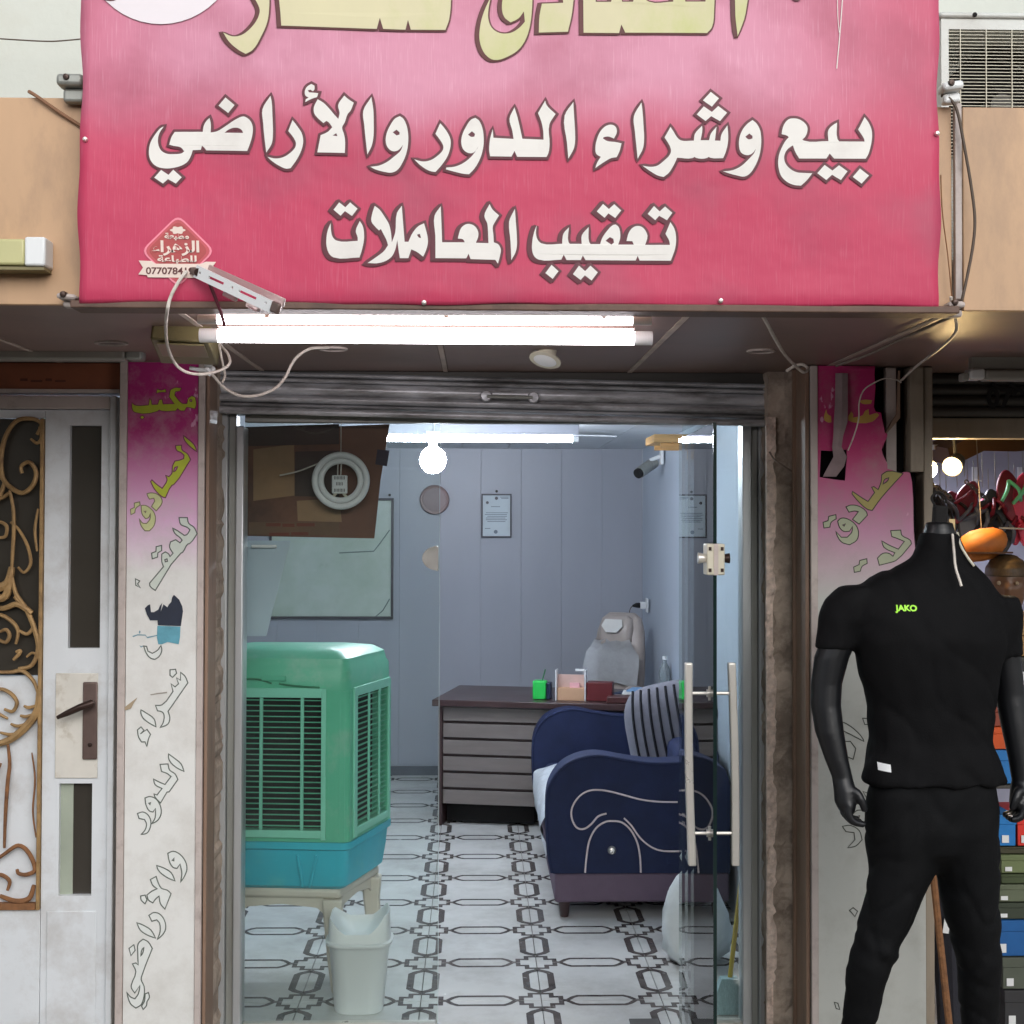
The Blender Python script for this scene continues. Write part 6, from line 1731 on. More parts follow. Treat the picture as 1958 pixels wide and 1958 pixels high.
rotQ = (Matrix.Rotation(R(-12), 3, 'Y') @ Matrix.Rotation(R(-14), 3, 'Z')) @ Matrix.Diagonal((1.15, 1, 1.12)).to_3x3()
def cush(a_, b_, half):
    sx_ = math.copysign(abs(math.cos(a_)) ** .5, math.cos(a_)); sz_ = math.copysign(abs(math.sin(a_)) ** .5, math.sin(a_))
    return cc_ + rotQ @ Vector((sx_ * .24 * b_, half * .085 * (1 - b_ ** 3) ** .6, sz_ * .27 * b_))
cm = MB()
n_ = 40
for half in (-1, 1):
    rings = [[cush(2 * math.pi * i / n_, b_, half) for i in range(n_)] for b_ in (1, .97, .9, .8, .65, .5, .3, .1)]
    cm.loft(rings, cap=False)
cm.build('cover', mat('grey_stripe_base', (118, 118, 128), .8, var=.1, vscale=30), cu_, smooth=True, sharp=2)
stripe = mat('black_stripe', (24, 24, 32), .8)
for i in range(-5, 6):
    x_ = i * .042
    pts_ = []
    for j in range(15):
        zz_ = (-1 + 2 * j / 14) * .255
        xs_ = x_ * (.82 + .12 * (1 - (zz_ / .27) ** 2))
        b_ = min(.995, (abs(xs_ / .24) ** 4 + abs(zz_ / .27) ** 4) ** .25)
        pts_.append(cc_ + rotQ @ Vector((xs_, -(.085 * (1 - b_ ** 3) ** .6 + .002), zz_)))
    MB().tube(pts_, .0065, 5).build('stripe', stripe, cu_)
# crumpled white plastic on the seat edge
wr = thing('plastic_cover', 'crumpled white plastic spilling over the front of the sofa seat', 'plastic sheet', (.36, 6.6, .3))
rg = []
for i in range(10):
    u = i / 9
    y_ = YA + .215 + 1.0 * u
    row = []
    for j, (x_, z_) in enumerate([(.62, .432), (.5, .45), (.42, .455), (.36, .44), (.315, .41), (.30, .36), (.31, .30), (.322, .24), (.333, .20)]):
        row.append(Vector((x_ + .014 * math.sin(j * 2.1 + i * 1.7) - (.0 if j < 3 else .012), y_, z_ + .02 * math.sin(i * 2.3 + j * 1.1) + (.015 if j < 5 else 0))))
    rg.append(row)
wrm = MB().loft(rg, cap=False, closed=False)
o = wrm.build('sheet', mat('crumpled_white_plastic', (205, 212, 218), .3, var=.12, vscale=18, bump=.8, bscale=30), wr, smooth=True, sharp=3)
md = o.modifiers.new('sub', 'SUBSURF'); md.levels = 2; md.render_levels = 2

# white sack and broom by the right pane
sc = Q(1300, 1780, 5.35)
bag = thing('sack', 'white plastic sack standing on the floor beside the sofa', 'sack', (sc.x, 5.4, 0))
rings = []
for k, (z, r_) in enumerate([(.001, .08), (.04, .12), (.12, .132), (.20, .122), (.28, .095), (.33, .06), (.36, .032), (.40, .052), (.42, .05)]):
    rings.append([Vector((sc.x + .03 + (r_ * (1 + .12 * math.sin(3 * a_ + k) + .08 * math.sin(7 * a_ + 2 * k))) * math.cos(a_), 5.42 + r_ * math.sin(a_) * (1 + .1 * math.sin(5 * a_ + k)), z)) for a_ in [2 * math.pi * i / 28 for i in range(28)]])
MB().loft(rings).build('bag', mat('white_sack_plastic', (214, 220, 220), .35, var=.08, vscale=14, bump=.4, bscale=26), bag, smooth=True, sharp=2)
br = thing('broom', 'broom with a yellow stick and pale bristles behind the right pane', 'broom', (.93, 5.0, 0))
a, b = Q(1402, 1630, 4.98), Q(1376, 1855, 4.86)
MB().tube([a, b], .0085, 10).build('stick', mat('yellow_stick', (206, 180, 74), .45), br, smooth=True)
MB().loft([[b + Vector((sx_ * .03, sy_ * .02, .02)) for sx_, sy_ in ((-1, -1), (1, -1), (1, 1), (-1, 1))], [Vector((b.x + sx_ * .055 - .02, b.y + sy_ * .03, .002)) for sx_, sy_ in ((-1, -1), (1, -1), (1, 1), (-1, 1))]]).build('bristles', mat('pale_bristles', (168, 196, 200), .8, var=.2, vscale=60, stretch=(6, 6, 1)), br)
# ------------------------------------------------------------------ sports shop on the right
xp0, xp1 = Q(1714, 900, 4.36).x, Q(1742, 900, 4.36).x
sf = thing('shop_frame', 'dusty beige metal frame around the sports shop opening', 'frame', (1.5, 4.4, -0.15))
M['beigeframe'] = mat('beige_frame_paint', (150, 138, 122), 0.6, var=.12, vscale=8, stretch=(1, 1, .3), dirt=(96, 84, 72), dscale=12, damt=.5)
x1_ = Q(1748, 1300, YP).x
MB().box(x1_ + .001, x1_ + .03, YP + .02, YP + .12, -.15, ZS - .002).build('post', M['beigeframe'], sf, bevel=.003)
MB().box(x1_ - .045, x1_ - .002, YP + .01, YP + .085, Q(1730, 890, YP).z, ZS - .002).build('post', M['beigeframe'], sf, bevel=.003)
zh1, zh2 = Q(1850, 828, 4.62).z, Q(1850, 790, 4.62).z
MB().box(x1_ + .031, 3.3, 4.58, 4.66, zh1, zh2).build('header', M['beigeframe'], sf, bevel=.003)
MB().box(x1_ + .031, 3.3, 4.60, 4.66, zh2 + .001, 2.302).build('transom', M['darkshutter'], sf)
MB().box(x1_ + .031, x1_ + .06, 4.58, 4.66, -.15, zh1 - .001).build('post', M['beigeframe'], sf, bevel=.003)
sr = thing('roller_shutter', 'dark roller shutter with sprayed numbers above the sports shop', 'shutter', (2.2, 4.55, zh2))
zz0 = zh2 + .002
hS = (ZS - .004 - zz0) / 4
for i in range(4):
    prof = [(-math.sin(a / 6 * math.pi) * .012, (a / 6 - .5) * (hS - .002)) for a in range(7)] + [(.01, (hS - .002) / 2), (.01, -(hS - .002) / 2)]
    MB().loft([[Vector((x, 4.56 + p_[0], zz0 + hS * (i + .5) + p_[1])) for p_ in prof] for x in (x1_ + .031, 3.3)]).build('slat', M['darkshutter'], sr, smooth=True)
c = Q(1900, 752, 4.54)
spray = mat('black_spray', (22, 20, 20), .8)
tostr('0790', .085, spray, 'sprayed_number', sr, (c.x + .02, 4.5465, c.z), bold=.003)
c = Q(1893, 728, 4.54)
MB().obox(Vector((c.x - .02, 4.548, c.z)), .04, .003, .010, Matrix.Rotation(R(30), 3, 'Y')).build('sprayed_mark', spray, sr)
MB().obox(Vector((c.x + .035, 4.548, c.z)), .03, .003, .010, Matrix.Rotation(R(30), 3, 'Y')).build('sprayed_mark', spray, sr)
XB0, XB1, YB2 = 1.30, 3.3, 6.6
M['shopwall'] = mat('shop_wall', (170, 172, 186), .6, var=.08, vscale=3)
w_ = MB().box(XB0, XB1, YB2, YB2 + .1, -.12, 2.3).build('shop_wall_back', M['shopwall']); tag(w_, kind='structure')
w_ = MB().box(XB0 - .1, XB0 - .001, 4.86, YB2 + .1, -.12, 2.3).build('shop_wall_left', M['shopwall']); tag(w_, kind='structure')
w_ = MB().box(XB1 + .001, XB1 + .1, 4.66, YB2 + .1, -.12, 2.3).build('shop_wall_right', M['shopwall']); tag(w_, kind='structure')
w_ = MB().box(XB0 - .1, XB1 + .1, 4.661, YB2 + .1, 2.302, 2.4).build('shop_ceiling', mat('shop_ceiling_paint', (150, 140, 120), .8)); tag(w_, kind='structure')
w_ = MB().box(XB0 - .1, XB1 + .1, 4.60, YB2 + .1, -.3, -.121).build('shop_floor', M['pave']); tag(w_, kind='structure')
t = thing('duct', 'brown curved fabric drape under the shop ceiling', 'drape', (2.0, 5.2, 1.95))
rg = []
for i in range(13):
    x_ = 1.79 + .12 * i
    z_ = Q(1780, 880, 5.2).z + .08 * math.sin(min(1, i / 3) * 1.57) + .02 * math.sin(i * 1.9)
    rg.append([Vector((x_, 5.2, z_)), Vector((x_, 5.25, z_ + .07)), Vector((x_, 5.5, z_ + .1)), Vector((x_, 5.5, z_ + .04))])
MB().loft(rg).build('cloth', mat('brown_drape', (96, 70, 50), .8, var=.2, vscale=6), t, smooth=True)
lp5 = thing('ceiling_light', 'pale lit ceiling panel at the top left of the sports shop', 'light', (Q(1785, 853, 5.5).x, 5.8, 1.99))
xa5, xb5 = Q(1764, 850, 5.4).x, Q(1806, 850, 5.4).x
MB().box(xa5, xb5, 5.4, 6.3, 1.985, 1.990).build('diffuser', emat('panel_light', (240, 240, 255), 55.0), lp5)
MB().box(xa5 - .006, xb5 + .006, 5.394, 6.306, 1.9905, 2.01).build('housing', M['plastw'], lp5)
for y_ in (5.5, 6.2):
    MB().tube([((xa5 + xb5) / 2, y_, 2.01), ((xa5 + xb5) / 2, y_, 2.302)], .004, 6).build('hanger', M['alugrey'], lp5)
def spot(px, py, label, dx):
    c = Q(px, py, 5.0)
    t = thing('spot_lamp', label, 'light', c, 'warm spot lamps in the sports shop')
    ax = Vector((dx, -.75, -.25)).normalized()
    axis_lathe([(.012, -.10), (.028, -.09), (.034, -.01), (.036, .004), (.030, .005)], c, ax).build('housing', M['darkshutter'], t, smooth=True)
    axis_lathe([(.029, .0055), (.027, .016), (.018, .026), (.004, .030)], c, ax).build('lens', M['warm'], t, smooth=True)
    MB().tube([c - ax * .06, Vector((c.x, c.y + .05, 2.301))], .006, 6).build('stem', M['darkshutter'], t)
spot(1751, 886, 'left warm spot lamp glowing beside the shop frame', .15)
spot(1797, 880, 'right warm spot lamp glowing inside the sports shop', -.45)

# hanging goods
def sandal(c, cols, s, rot, t, name='sole'):
    L_, w_ = .24 * s, .09 * s
    ol = []
    for i in range(20):
        a_ = 2 * math.pi * i / 20
        wv = w_ / 2 * (1 + .18 * math.cos(a_)) * (1 - .18 * math.cos(2 * a_))
        ol.append(Vector((wv * math.sin(a_), 0, L_ / 2 * math.cos(a_))))
    MB().prism([c + rot @ p_ for p_ in ol], rot @ Vector((0, .02, 0))).build('sole', cols[0], t, bevel=.004)
    for s_ in (-1, 1):
        MB().tube(cat_rom([c + rot @ Vector((0, -.01, L_ * .28)), c + rot @ Vector((s_ * w_ * .3, -.04, L_ * .1)), c + rot @ Vector((s_ * w_ * .52, .0, -L_ * .12))], 4), .009 * s, 6).build('strap', cols[1], t, smooth=True)
blk = mat('black_rubber', (30, 28, 32), .45); red_ = mat('dark_red_rubber', (120, 26, 48), .5); pnk = mat('pink_rubber', (214, 62, 96), .45); gry = mat('grey_rubber', (90, 96, 112), .45); mint = mat('mint_rubber', (120, 220, 170), .4)
rnd = random.Random(3)
for (px, py, cols, s, a_, lab) in [
    (1762, 962, (blk, blk), 1.0, 8, 'black sandal hanging leftmost beside the shop frame'),
    (1787, 972, (blk, gry), 1.0, -10, 'black sandal with grey strap hanging behind the mannequin neck'),
    (1822, 948, (red_, red_), .9, 25, 'dark red sandal hanging under the spot lamp chain'),
    (1840, 985, (blk, gry), 1.1, 40, 'black sandal hanging tilted over the brown cap'),
    (1868, 1000, (blk, blk), 1.1, 20, 'black sandal hanging low beside the pink pairs'),
    (1905, 935, (red_, mint), 1.0, -8, 'red sandal with mint strap hanging in the upper pair'),
    (1932, 940, (pnk, mint), 1.0, 6, 'pink sandal with mint strap hanging at the right edge'),
    (1917, 990, (pnk, red_), .8, 0, 'bright pink sandal hanging below the metal rod'),
    (1938, 992, (pnk, pnk), .8, 4, 'pink sandal hanging lowest at the right edge'),
    (1776, 985, (gry, blk), .9, 30, 'grey sandal hanging tilted just right of the shop frame'),
    (1808, 968, (red_, blk), .9, -20, 'dark red sandal with black strap hanging left of the chain'),
    (1828, 975, (gry, gry), .9, 12, 'grey sandal hanging between the red and black ones'),
    (1856, 968, (pnk, red_), .8, 30, 'pink sandal hanging under the right chain'),
    (1880, 965, (blk, red_), .9, -15, 'black sandal with red strap hanging beside the slanting rod'),
    (1895, 1010, (blk, gry), .9, 10, 'black sandal with grey strap hanging left of the low pink pair')]:
    c = Q(px, py, 5.35 + .04 * rnd.random())
    t = thing('sandal', lab, 'sandal', c, 'sandals hanging in the sports shop')
    sandal(c, cols, s * .85, Matrix.Rotation(R(a_), 3, 'Y'), t)
    MB().tube([c + Vector((0, .01, .10)), Vector((c.x, c.y + .02, c.z + .24))], .002, 5).build('hook', M['alugrey'], t)
for (p0, p1, lab) in (((1885, 996), (1940, 998), 'thin steel rod carrying the pink sandals'), ((1885, 960), (1912, 920), 'slanting steel rod on the back wall of the sports shop')):
    o = MB().tube([Q(*p0, 5.33), Q(*p1, 5.33 if p0[1] > 980 else 5.6)], .0035, 6).build('display_rod', M['chrome'], None)
    tag(o, lab, 'rod')
def chain(p0, p1, n, lab):
    t = thing('chain', lab, 'chain', Q(*p0, 5.1))
    a, b = Q(*p0, 5.1), Q(*p1, 5.2)
    for i in range(n):
        c = a.lerp(b, (i + .5) / n)
        d_ = (b - a).normalized(); u_ = Vector((0, 1, 0)) if i % 2 else d_.cross(Vector((0, 1, 0)))
        L2 = (b - a).length / n * .75
        MB().tube([c + d_ * L2 * math.cos(q_) + u_ * L2 * .55 * math.sin(q_) for q_ in [2 * math.pi * k / 10 for k in range(10)]], .003, 5, closed=True).build('chain_link', M['darkshutter'], t)
chain((1755, 912), (1795, 940), 7, 'dark chain of links hanging under the left spot lamp')
chain((1822, 908), (1862, 942), 8, 'dark chain of links hanging right of the spot lamps')
c = Q(1872, 951, 5.12)
# hooks on the back wall
for i, (px, py) in enumerate(((1838, 905), (1924, 905))):
    c = Q(px, py, YB2 - .001)
    t = thing('display_hook', ['white display hook plate on the shop wall left of the rod', 'white display hook plate on the shop wall above the red sandal'][i], 'hook', c)
    MB().box(c.x - .012, c.x + .012, YB2 - .012, YB2 - .001, c.z - .09, c.z + .06).build('plate', M['plastw'], t)
    MB().tube([(c.x, YB2 - .012, c.z), (c.x, YB2 - .1, c.z - .01)], .004, 6).build('prong', M['chrome'], t)
# cap and display head
c = Q(1852, 1028, 5.0)
t = thing('cap', 'orange brown cap hanging behind the mannequin shoulder', 'cap', c)
capm = mat('orange_brown_fabric', (190, 112, 44), .6, var=.35, vscale=8)
rings = []
for k in range(9):
    a_ = math.pi * k / 8
    rings.append([c + Vector((.09 * math.cos(q_) * math.sin(a_) ** .8 + .001 * math.cos(q_), .08 * math.sin(q_) * math.sin(a_) ** .8 + .001 * math.sin(q_), .060 * math.cos(a_) + .02 * math.cos(q_) * math.sin(a_))) for q_ in [2 * math.pi * i / 24 for i in range(24)]])
MB().loft(rings).build('crown', capm, t, smooth=True, sharp=2)
MB().prism([c + Vector((.10 * math.cos(q_), -.03 - .07 * math.sin(q_), -.03)) for q_ in [math.pi * i / 12 for i in range(13)]], (0, 0, .006)).build('brim', mat('dark_brim', (92, 58, 34), .7), t)
MB().tube([c + Vector((0, 0, .05)), c + Vector((0, .05, .4))], .002, 5).build('string', M['string'], t)
c = Q(1900, 1105, 4.95)
hd = thing('display_dummy', 'brown display head in clear wrap on the shelf right of the mannequin', 'dummy', Q(1900, 1170, 4.95))
skin = mat('brown_head_plastic', (112, 80, 58), .4, var=.2, vscale=6)
prof_ = [(-.12, .035, -.005), (-.105, .045, .0), (-.085, .048, .0), (-.06, .062, .0), (-.03, .074, .004), (0, .08, .008), (.03, .083, .012), (.06, .08, .016), (.085, .066, .018), (.104, .04, .018), (.112, .012, .018)]
def headring(z, r, y):
    out = []
    for i in range(28):
        a_ = 2 * math.pi * i / 28
        x_ = r * math.cos(a_) * .86; y_ = r * 1.12 * math.sin(a_) + y
        f_ = math.exp(-((a_ - 1.5 * math.pi) / .16) ** 2)
        g_ = math.exp(-((a_ - 1.5 * math.pi) / .55) ** 2)
        y_ -= f_ * .022 * math.exp(-((z + .012) / .026) ** 2)
        y_ -= g_ * .006 * math.exp(-((z + .058) / .012) ** 2)
        for s_ in (-.42, .42):
            y_ += .009 * math.exp(-((a_ - 1.5 * math.pi - s_) / .17) ** 2) * math.exp(-((z - .012) / .012) ** 2)
        out.append(c + Matrix.Rotation(R(-18), 3, 'Z') @ Vector((x_, y_, z)))
    return out
zs_ = [-.12 + .232 * i / 36 for i in range(37)]
def interp(z):
    for (a_, b_) in zip(prof_[:-1], prof_[1:]):
        if a_[0] <= z <= b_[0] + 1e-9:
            u = (z - a_[0]) / (b_[0] - a_[0]); u = u * u * (3 - 2 * u)
            return a_[1] + (b_[1] - a_[1]) * u, a_[2] + (b_[2] - a_[2]) * u
    return prof_[-1][1], prof_[-1][2]
MB().loft([headring(z, *interp(z)) for z in zs_]).build('head', skin, hd, smooth=True, sharp=2)
for s_ in (-1, 1):
    e_ = c + Matrix.Rotation(R(-18), 3, 'Z') @ Vector((s_ * .030, -.078, .012))
    MB().lathe([(.0, -.003), (.006, -.001), (.008, .004)], e_, 10, 'Y').build('eye', mat('dull_eye', (158, 138, 112), .5), hd, smooth=True)
    q_ = c + Matrix.Rotation(R(-18), 3, 'Z') @ Vector((s_ * .072, .01, .0))
    MB().tube(cat_rom([q_ + Vector((0, 0, .028)), q_ + Vector((s_ * .012, .006, .018)), q_ + Vector((s_ * .010, .002, -.012)), q_ + Vector((0, 0, -.026))], 4), .006, 6).build('ear', skin, hd, smooth=True)
MB().loft([headring(z, interp(z)[0] + .006, interp(z)[1] + .004) for z in zs_[24:]]).build('hair', mat('olive_brown_hair', (82, 64, 42), .5, var=.4, vscale=30, stretch=(3, 3, 1)), hd, smooth=True, sharp=2)
MB().lathe([(.035, -.17), (.03, -.15), (.034, -.118)], c, 16).build('neck', skin, hd, smooth=True)

# racks, boxes
YR = 4.98
rk = thing('shelf_rack', 'dark metal shelf rack holding boxes in the sports shop', 'rack', (2.0, 5.1, -.12))
xr_ = P(1893, 1500, YR).x
for py in (1330, 1256, 1500):
    z_ = P(1900, py, YR).z
    MB().box(xr_ - .12, xr_ + .75, YR + .0, YR + .3, z_ - .016, z_ - .002).build('shelf', M['darkshutter'], rk, bevel=.002)
for x_ in (xr_ - .12, xr_ + .735):
    for y_ in (YR + .305, YR + .32):
        pass
    MB().box(x_, x_ + .018, YR + .301, YR + .325, -.12, P(1900, 1170, YR).z).build('upright', M['darkshutter'], rk)
def shoebox(px0, py0, py1, colr, lab, wpx=165, lid=True, Y=YR, dep=.24, grp='shoe boxes stacked in the sports shop'):
    a, b = P(px0, py1, Y), P(px0 + wpx, py0, Y)
    t = thing('shoe_box', lab, 'box', ((a.x + b.x) / 2, Y + dep / 2, a.z), grp)
    m = mat('box_card', colr, .6, var=.12, vscale=10)
    h_ = b.z - a.z
    MB().box(a.x + .003, b.x - .003, Y + .003, Y + dep - .003, a.z + .0005, b.z - h_ * .32).build('box', m, t, bevel=.002)
    MB().box(a.x, b.x, Y, Y + dep, b.z - h_ * .32 + .0005, b.z - .001).build('lid', m, t, bevel=.002)
    MB().box(a.x + .015, a.x + .04, Y - .0012, Y - .0002, a.z + h_ * .1 + .001, a.z + h_ * .35).build('sticker', M['plastw'], t) if h_ > .05 else None
base_py = P(1900, 0, YR)
for (px0, py0, py1, colr, lab, w_) in [
    (1921, 1893, 1968, (52, 52, 54), 'dark box at the very bottom of the stack by the right picture edge', 165),
    (1917, 1830, 1892, (84, 90, 78), 'grey green box with a finger hole low in the stack', 165),
    (1903, 1759, 1829, (24, 92, 156), 'large blue box in the lower half of the stack', 165),
    (1905, 1726, 1758, (56, 64, 50), 'dark green box lying on the large blue box', 165),
    (1906, 1691, 1725, (96, 104, 82), 'grey green box in the middle of the stack', 165),
    (1914, 1671, 1690, (66, 78, 48), 'flat olive box in the upper half of the stack', 165),
    (1914, 1634, 1670, (108, 120, 80), 'light olive box in the upper half of the stack', 165),
    (1908, 1619, 1633, (66, 64, 44), 'flat dark olive box just under the bright blue box', 165),
    (1908, 1558, 1618, (30, 120, 190), 'bright blue box on top of the stack beside the mannequin hand', 36),
    (1945, 1558, 1618, (214, 52, 40), 'red box on top of the stack at the right picture edge', 130)]:
    shoebox(px0, py0, py1, colr, lab, w_)
for (px0, py0, py1, colr, lab, w_) in [
    (1880, 1434, 1499, (36, 116, 184), 'blue box on the middle shelf behind the mannequin arm', 150),
    (1878, 1390, 1433, (206, 84, 30), 'orange box on the blue one on the middle shelf', 150),
    (1876, 1350, 1389, (140, 66, 48), 'red brown box topmost on the middle shelf', 150),
    (1925, 1262, 1329, (60, 62, 62), 'dark grey box on the shelf below the cardboard boxes', 150),
    (1908, 1216, 1255, (176, 138, 84), 'lower open cardboard box on the top shelf beside the mannequin arm', 150),
    (1903, 1176, 1215, (190, 152, 96), 'upper cardboard box under the brown display head', 150)]:
    shoebox(px0, py0, py1, colr, lab, w_, grp='boxes on the shelf rack')
a = P(1950, 1285, YR - .01)
o = MB().prism([P(1943, 1283, YR - .006), P(1990, 1288, YR - .006), P(1990, 1312, YR - .006), P(1950, 1310, YR - .006)], (0, .002, 0)).build('price_tag', M['plastw'], None)
tag(o, 'white price tag on the dark box at the right picture edge', 'tag')
# rusty rod leaning beside the pillar, dark cloth behind
rod = MB().tube([Q(1758, 1625, 4.25), Q(1772, 1760, 4.22), Q(1797, 1990, 4.15)], .011, 8).build('rusty_rod', M['rust'], None, smooth=True)
tag(rod, 'rusty iron rod leaning between the mannequin legs and the pillar', 'rod')
t = thing('trousers_display', 'dark folded trousers with white tag hanging in the shop doorway', 'trousers', Q(1800, 1900, 4.6))
rg = []
for i in range(9):
    py = 1660 + 40 * i
    a, b = Q(1762 + 4 * i * .5, py, 4.6), Q(1835, py, 4.6)
    rg.append([a, a.lerp(b, .35) + Vector((0, -.02, 0)), a.lerp(b, .7) + Vector((0, .01, 0)), b, b + Vector((0, .04, 0)), a + Vector((0, .04, 0))])
MB().loft(rg).build('cloth', mat('dark_navy_cloth', (34, 34, 42), .85, var=.25, vscale=12, bump=.3), t, smooth=True)
a = Q(1786, 1745, 4.57)
MB().obox(a, .02, .002, .055, Matrix.Rotation(R(8), 3, 'Y')).build('tag', M['plastw'], t)

# ------------------------------------------------------------------ mannequin
YM = 3.70
mn = thing('mannequin', 'headless black mannequin in a black sports shirt and trousers before the right pillar', 'mannequin', (Q(1745, 1932, YM).x, YM, -.15))
M['shirt'] = mat('black_jersey', (10, 10, 12), .8, var=.2, vscale=9, bump=.16, bscale=240, spec=.18)
M['trous'] = mat('black_trouser_knit', (9, 10, 12), .78, var=.2, vscale=9, bump=.14, bscale=220, spec=.2)
M['mblack'] = mat('satin_black_plastic', (20, 21, 24), .40, var=.1, vscale=5)
U = K / F * YM
def ell(px0, px1, py, hy, yoff=0.0, n=28, p=.8):
    a, b = Q(px0, py, YM), Q(px1, py, YM)
    c, hx = (a + b) / 2, (b.x - a.x) / 2
    out = []
    for i in range(n):
        q_ = 2 * math.pi * i / n
        out.append(Vector((c.x + hx * math.copysign(abs(math.cos(q_)) ** p, math.cos(q_)), YM + yoff + hy * math.copysign(abs(math.sin(q_)) ** p, math.sin(q_)), c.z)))
    return out
def remesh(parts, voxel, name, m, parent, smooth_it=6, wr=None):
    mb = MB()
    me = bpy.data.meshes.new('tmp')
    bm = bmesh.new()
    for p_ in parts:
        mm = p_.mesh('t', m)
        bm.from_mesh(mm)
        bpy.data.meshes.remove(mm)
    bm.to_mesh(me); bm.free()
    ob = bpy.data.objects.new('tmp', me)
    col.objects.link(ob)
    r_ = ob.modifiers.new('r', 'REMESH'); r_.mode = 'VOXEL'; r_.voxel_size = voxel
    s_ = ob.modifiers.new('s', 'SMOOTH'); s_.iterations = smooth_it; s_.factor = .5
    dg = bpy.context.evaluated_depsgraph_get()
    me2 = bpy.data.meshes.new_from_object(ob.evaluated_get(dg))
    bpy.data.objects.remove(ob)
    me2.materials.clear(); me2.materials.append(m)
    if wr:
        for v in me2.vertices:
            v.co += wr(v.co, v.normal)
    me2.polygons.foreach_set('use_smooth', [True] * len(me2.polygons))
    me2.name = name
    o_ = bpy.data.objects.new(name, me2)
    return link(o_, parent)
def limb(pts, n=16):
    """pts: (px, py, dy, rx, ry)"""
    rings = []
    for (px, py, dy, rx, ry) in pts:
        c = Q(px, py, YM); c.y = YM + dy
        rings.append([c + Vector((rx * math.cos(q_), ry * math.sin(q_), 0)) for q_ in [2 * math.pi * i / n for i in range(n)]])
    return MB().loft(rings)
torso = MB().loft([ell(1738, 1808, 1004, .048), ell(1728, 1818, 1030, .056, .005), ell(1722, 1824, 1052, .062, .005), ell(1690, 1845, 1072, .075, .008), ell(1640, 1868, 1092, .092, .008), ell(1608, 1885, 1118, .105, .005), ell(1604, 1892, 1160, .122, 0), ell(1610, 1892, 1205, .13, -.004), ell(1624, 1882, 1260, .124, -.002), ell(1638, 1873, 1330, .112, 0), ell(1643, 1868, 1395, .108, 0), ell(1632, 1886, 1445, .120, 0), ell(1628, 1892, 1474, .126, 0)])
slL = limb([(1622, 1104, .005, .050, .062), (1602, 1130, .005, .064, .072), (1588, 1165, .005, .062, .068), (1580, 1200, .005, .056, .062), (1576, 1226, .004, .053, .060)])
slR = limb([(1880, 1125, .005, .058, .07), (1890, 1150, .005, .058, .07), (1894, 1185, .005, .052, .066), (1896, 1215, .005, .048, .062), (1898, 1240, .004, .046, .060)])
def folds(co, n_):
    q_ = Vector((co.x * 9 + co.z * 3, co.y * 5, co.z * 7 - co.x * 6))
    r_ = Vector((co.x * 22 + co.z * 10, co.y * 9, co.z * 9 - co.x * 12))
    low = max(0, 1 - (co.z - Q(1745, 1472, YM).z) / .25)
    return n_ * (.007 * noise.noise(q_) + .0045 * (1 + low) * noise.noise(r_) - .004 * max(0, 1 - abs(noise.noise(Vector((co.x * 7 + co.z * 6, co.y * 3, co.z * 3 - co.x * 5 + 3)))) * 7)) + Vector((0, 0, 0))
shirt = remesh([torso, slL, slR], .009, 'shirt', M['shirt'], mn, 5, folds)
# sewn hems
lg1 = limb([(1702, 1462, 0, .078, .105), (1698, 1500, 0, .088, .112), (1700, 1560, 0, .094, .112), (1703, 1635, -.005, .088, .096), (1677, 1715, -.012, .073, .084), (1650, 1785, -.02, .061, .074), (1634, 1835, -.016, .054, .066), (1624, 1900, 0, .050, .060), (1616, 1960, .01, .045, .055), (1618, 2040, .02, .046, .052), (1616, 2110, .025, .044, .05)])
lg2 = limb([(1813, 1462, 0, .078, .105), (1817, 1500, 0, .088, .112), (1820, 1560, 0, .09, .112), (1824, 1635, 0, .084, .10), (1832, 1715, -.005, .071, .086), (1840, 1785, -.01, .061, .074), (1845, 1835, -.006, .055, .068), (1849, 1900, .005, .052, .060), (1852, 1960, .01, .047, .055), (1858, 2040, .02, .047, .052), (1858, 2110, .025, .044, .05)])
hips = MB().loft([ell(1650, 1874, 1455, .106), ell(1648, 1876, 1500, .112), ell(1645, 1882, 1560, .112), ell(1655, 1878, 1600, .10), ell(1750, 1785, 1625, .05)])
def folds2(co, n_):
    zk = Q(1640, 1805, YM).z
    k_ = math.exp(-((co.z - zk) / .09) ** 2)
    d_ = co.z * 30 + co.x * 14
    return n_ * (.009 * k_ * noise.noise(Vector((co.x * 5, co.y * 5, d_))) + .007 * noise.noise(Vector((co.x * 16, co.y * 6, co.z * 6))) - .0055 * max(0, 1 - abs(noise.noise(Vector((co.x * 9 + co.z * 3, co.y * 4, co.z * 7 - co.x * 6)))) * 7) + .004 * noise.noise(Vector((co.x * 8 + 4, co.y * 8, co.z * 18 - co.x * 12))))
remesh([lg1, lg2, hips], .010, 'trousers', M['trous'], mn, 5, folds2)
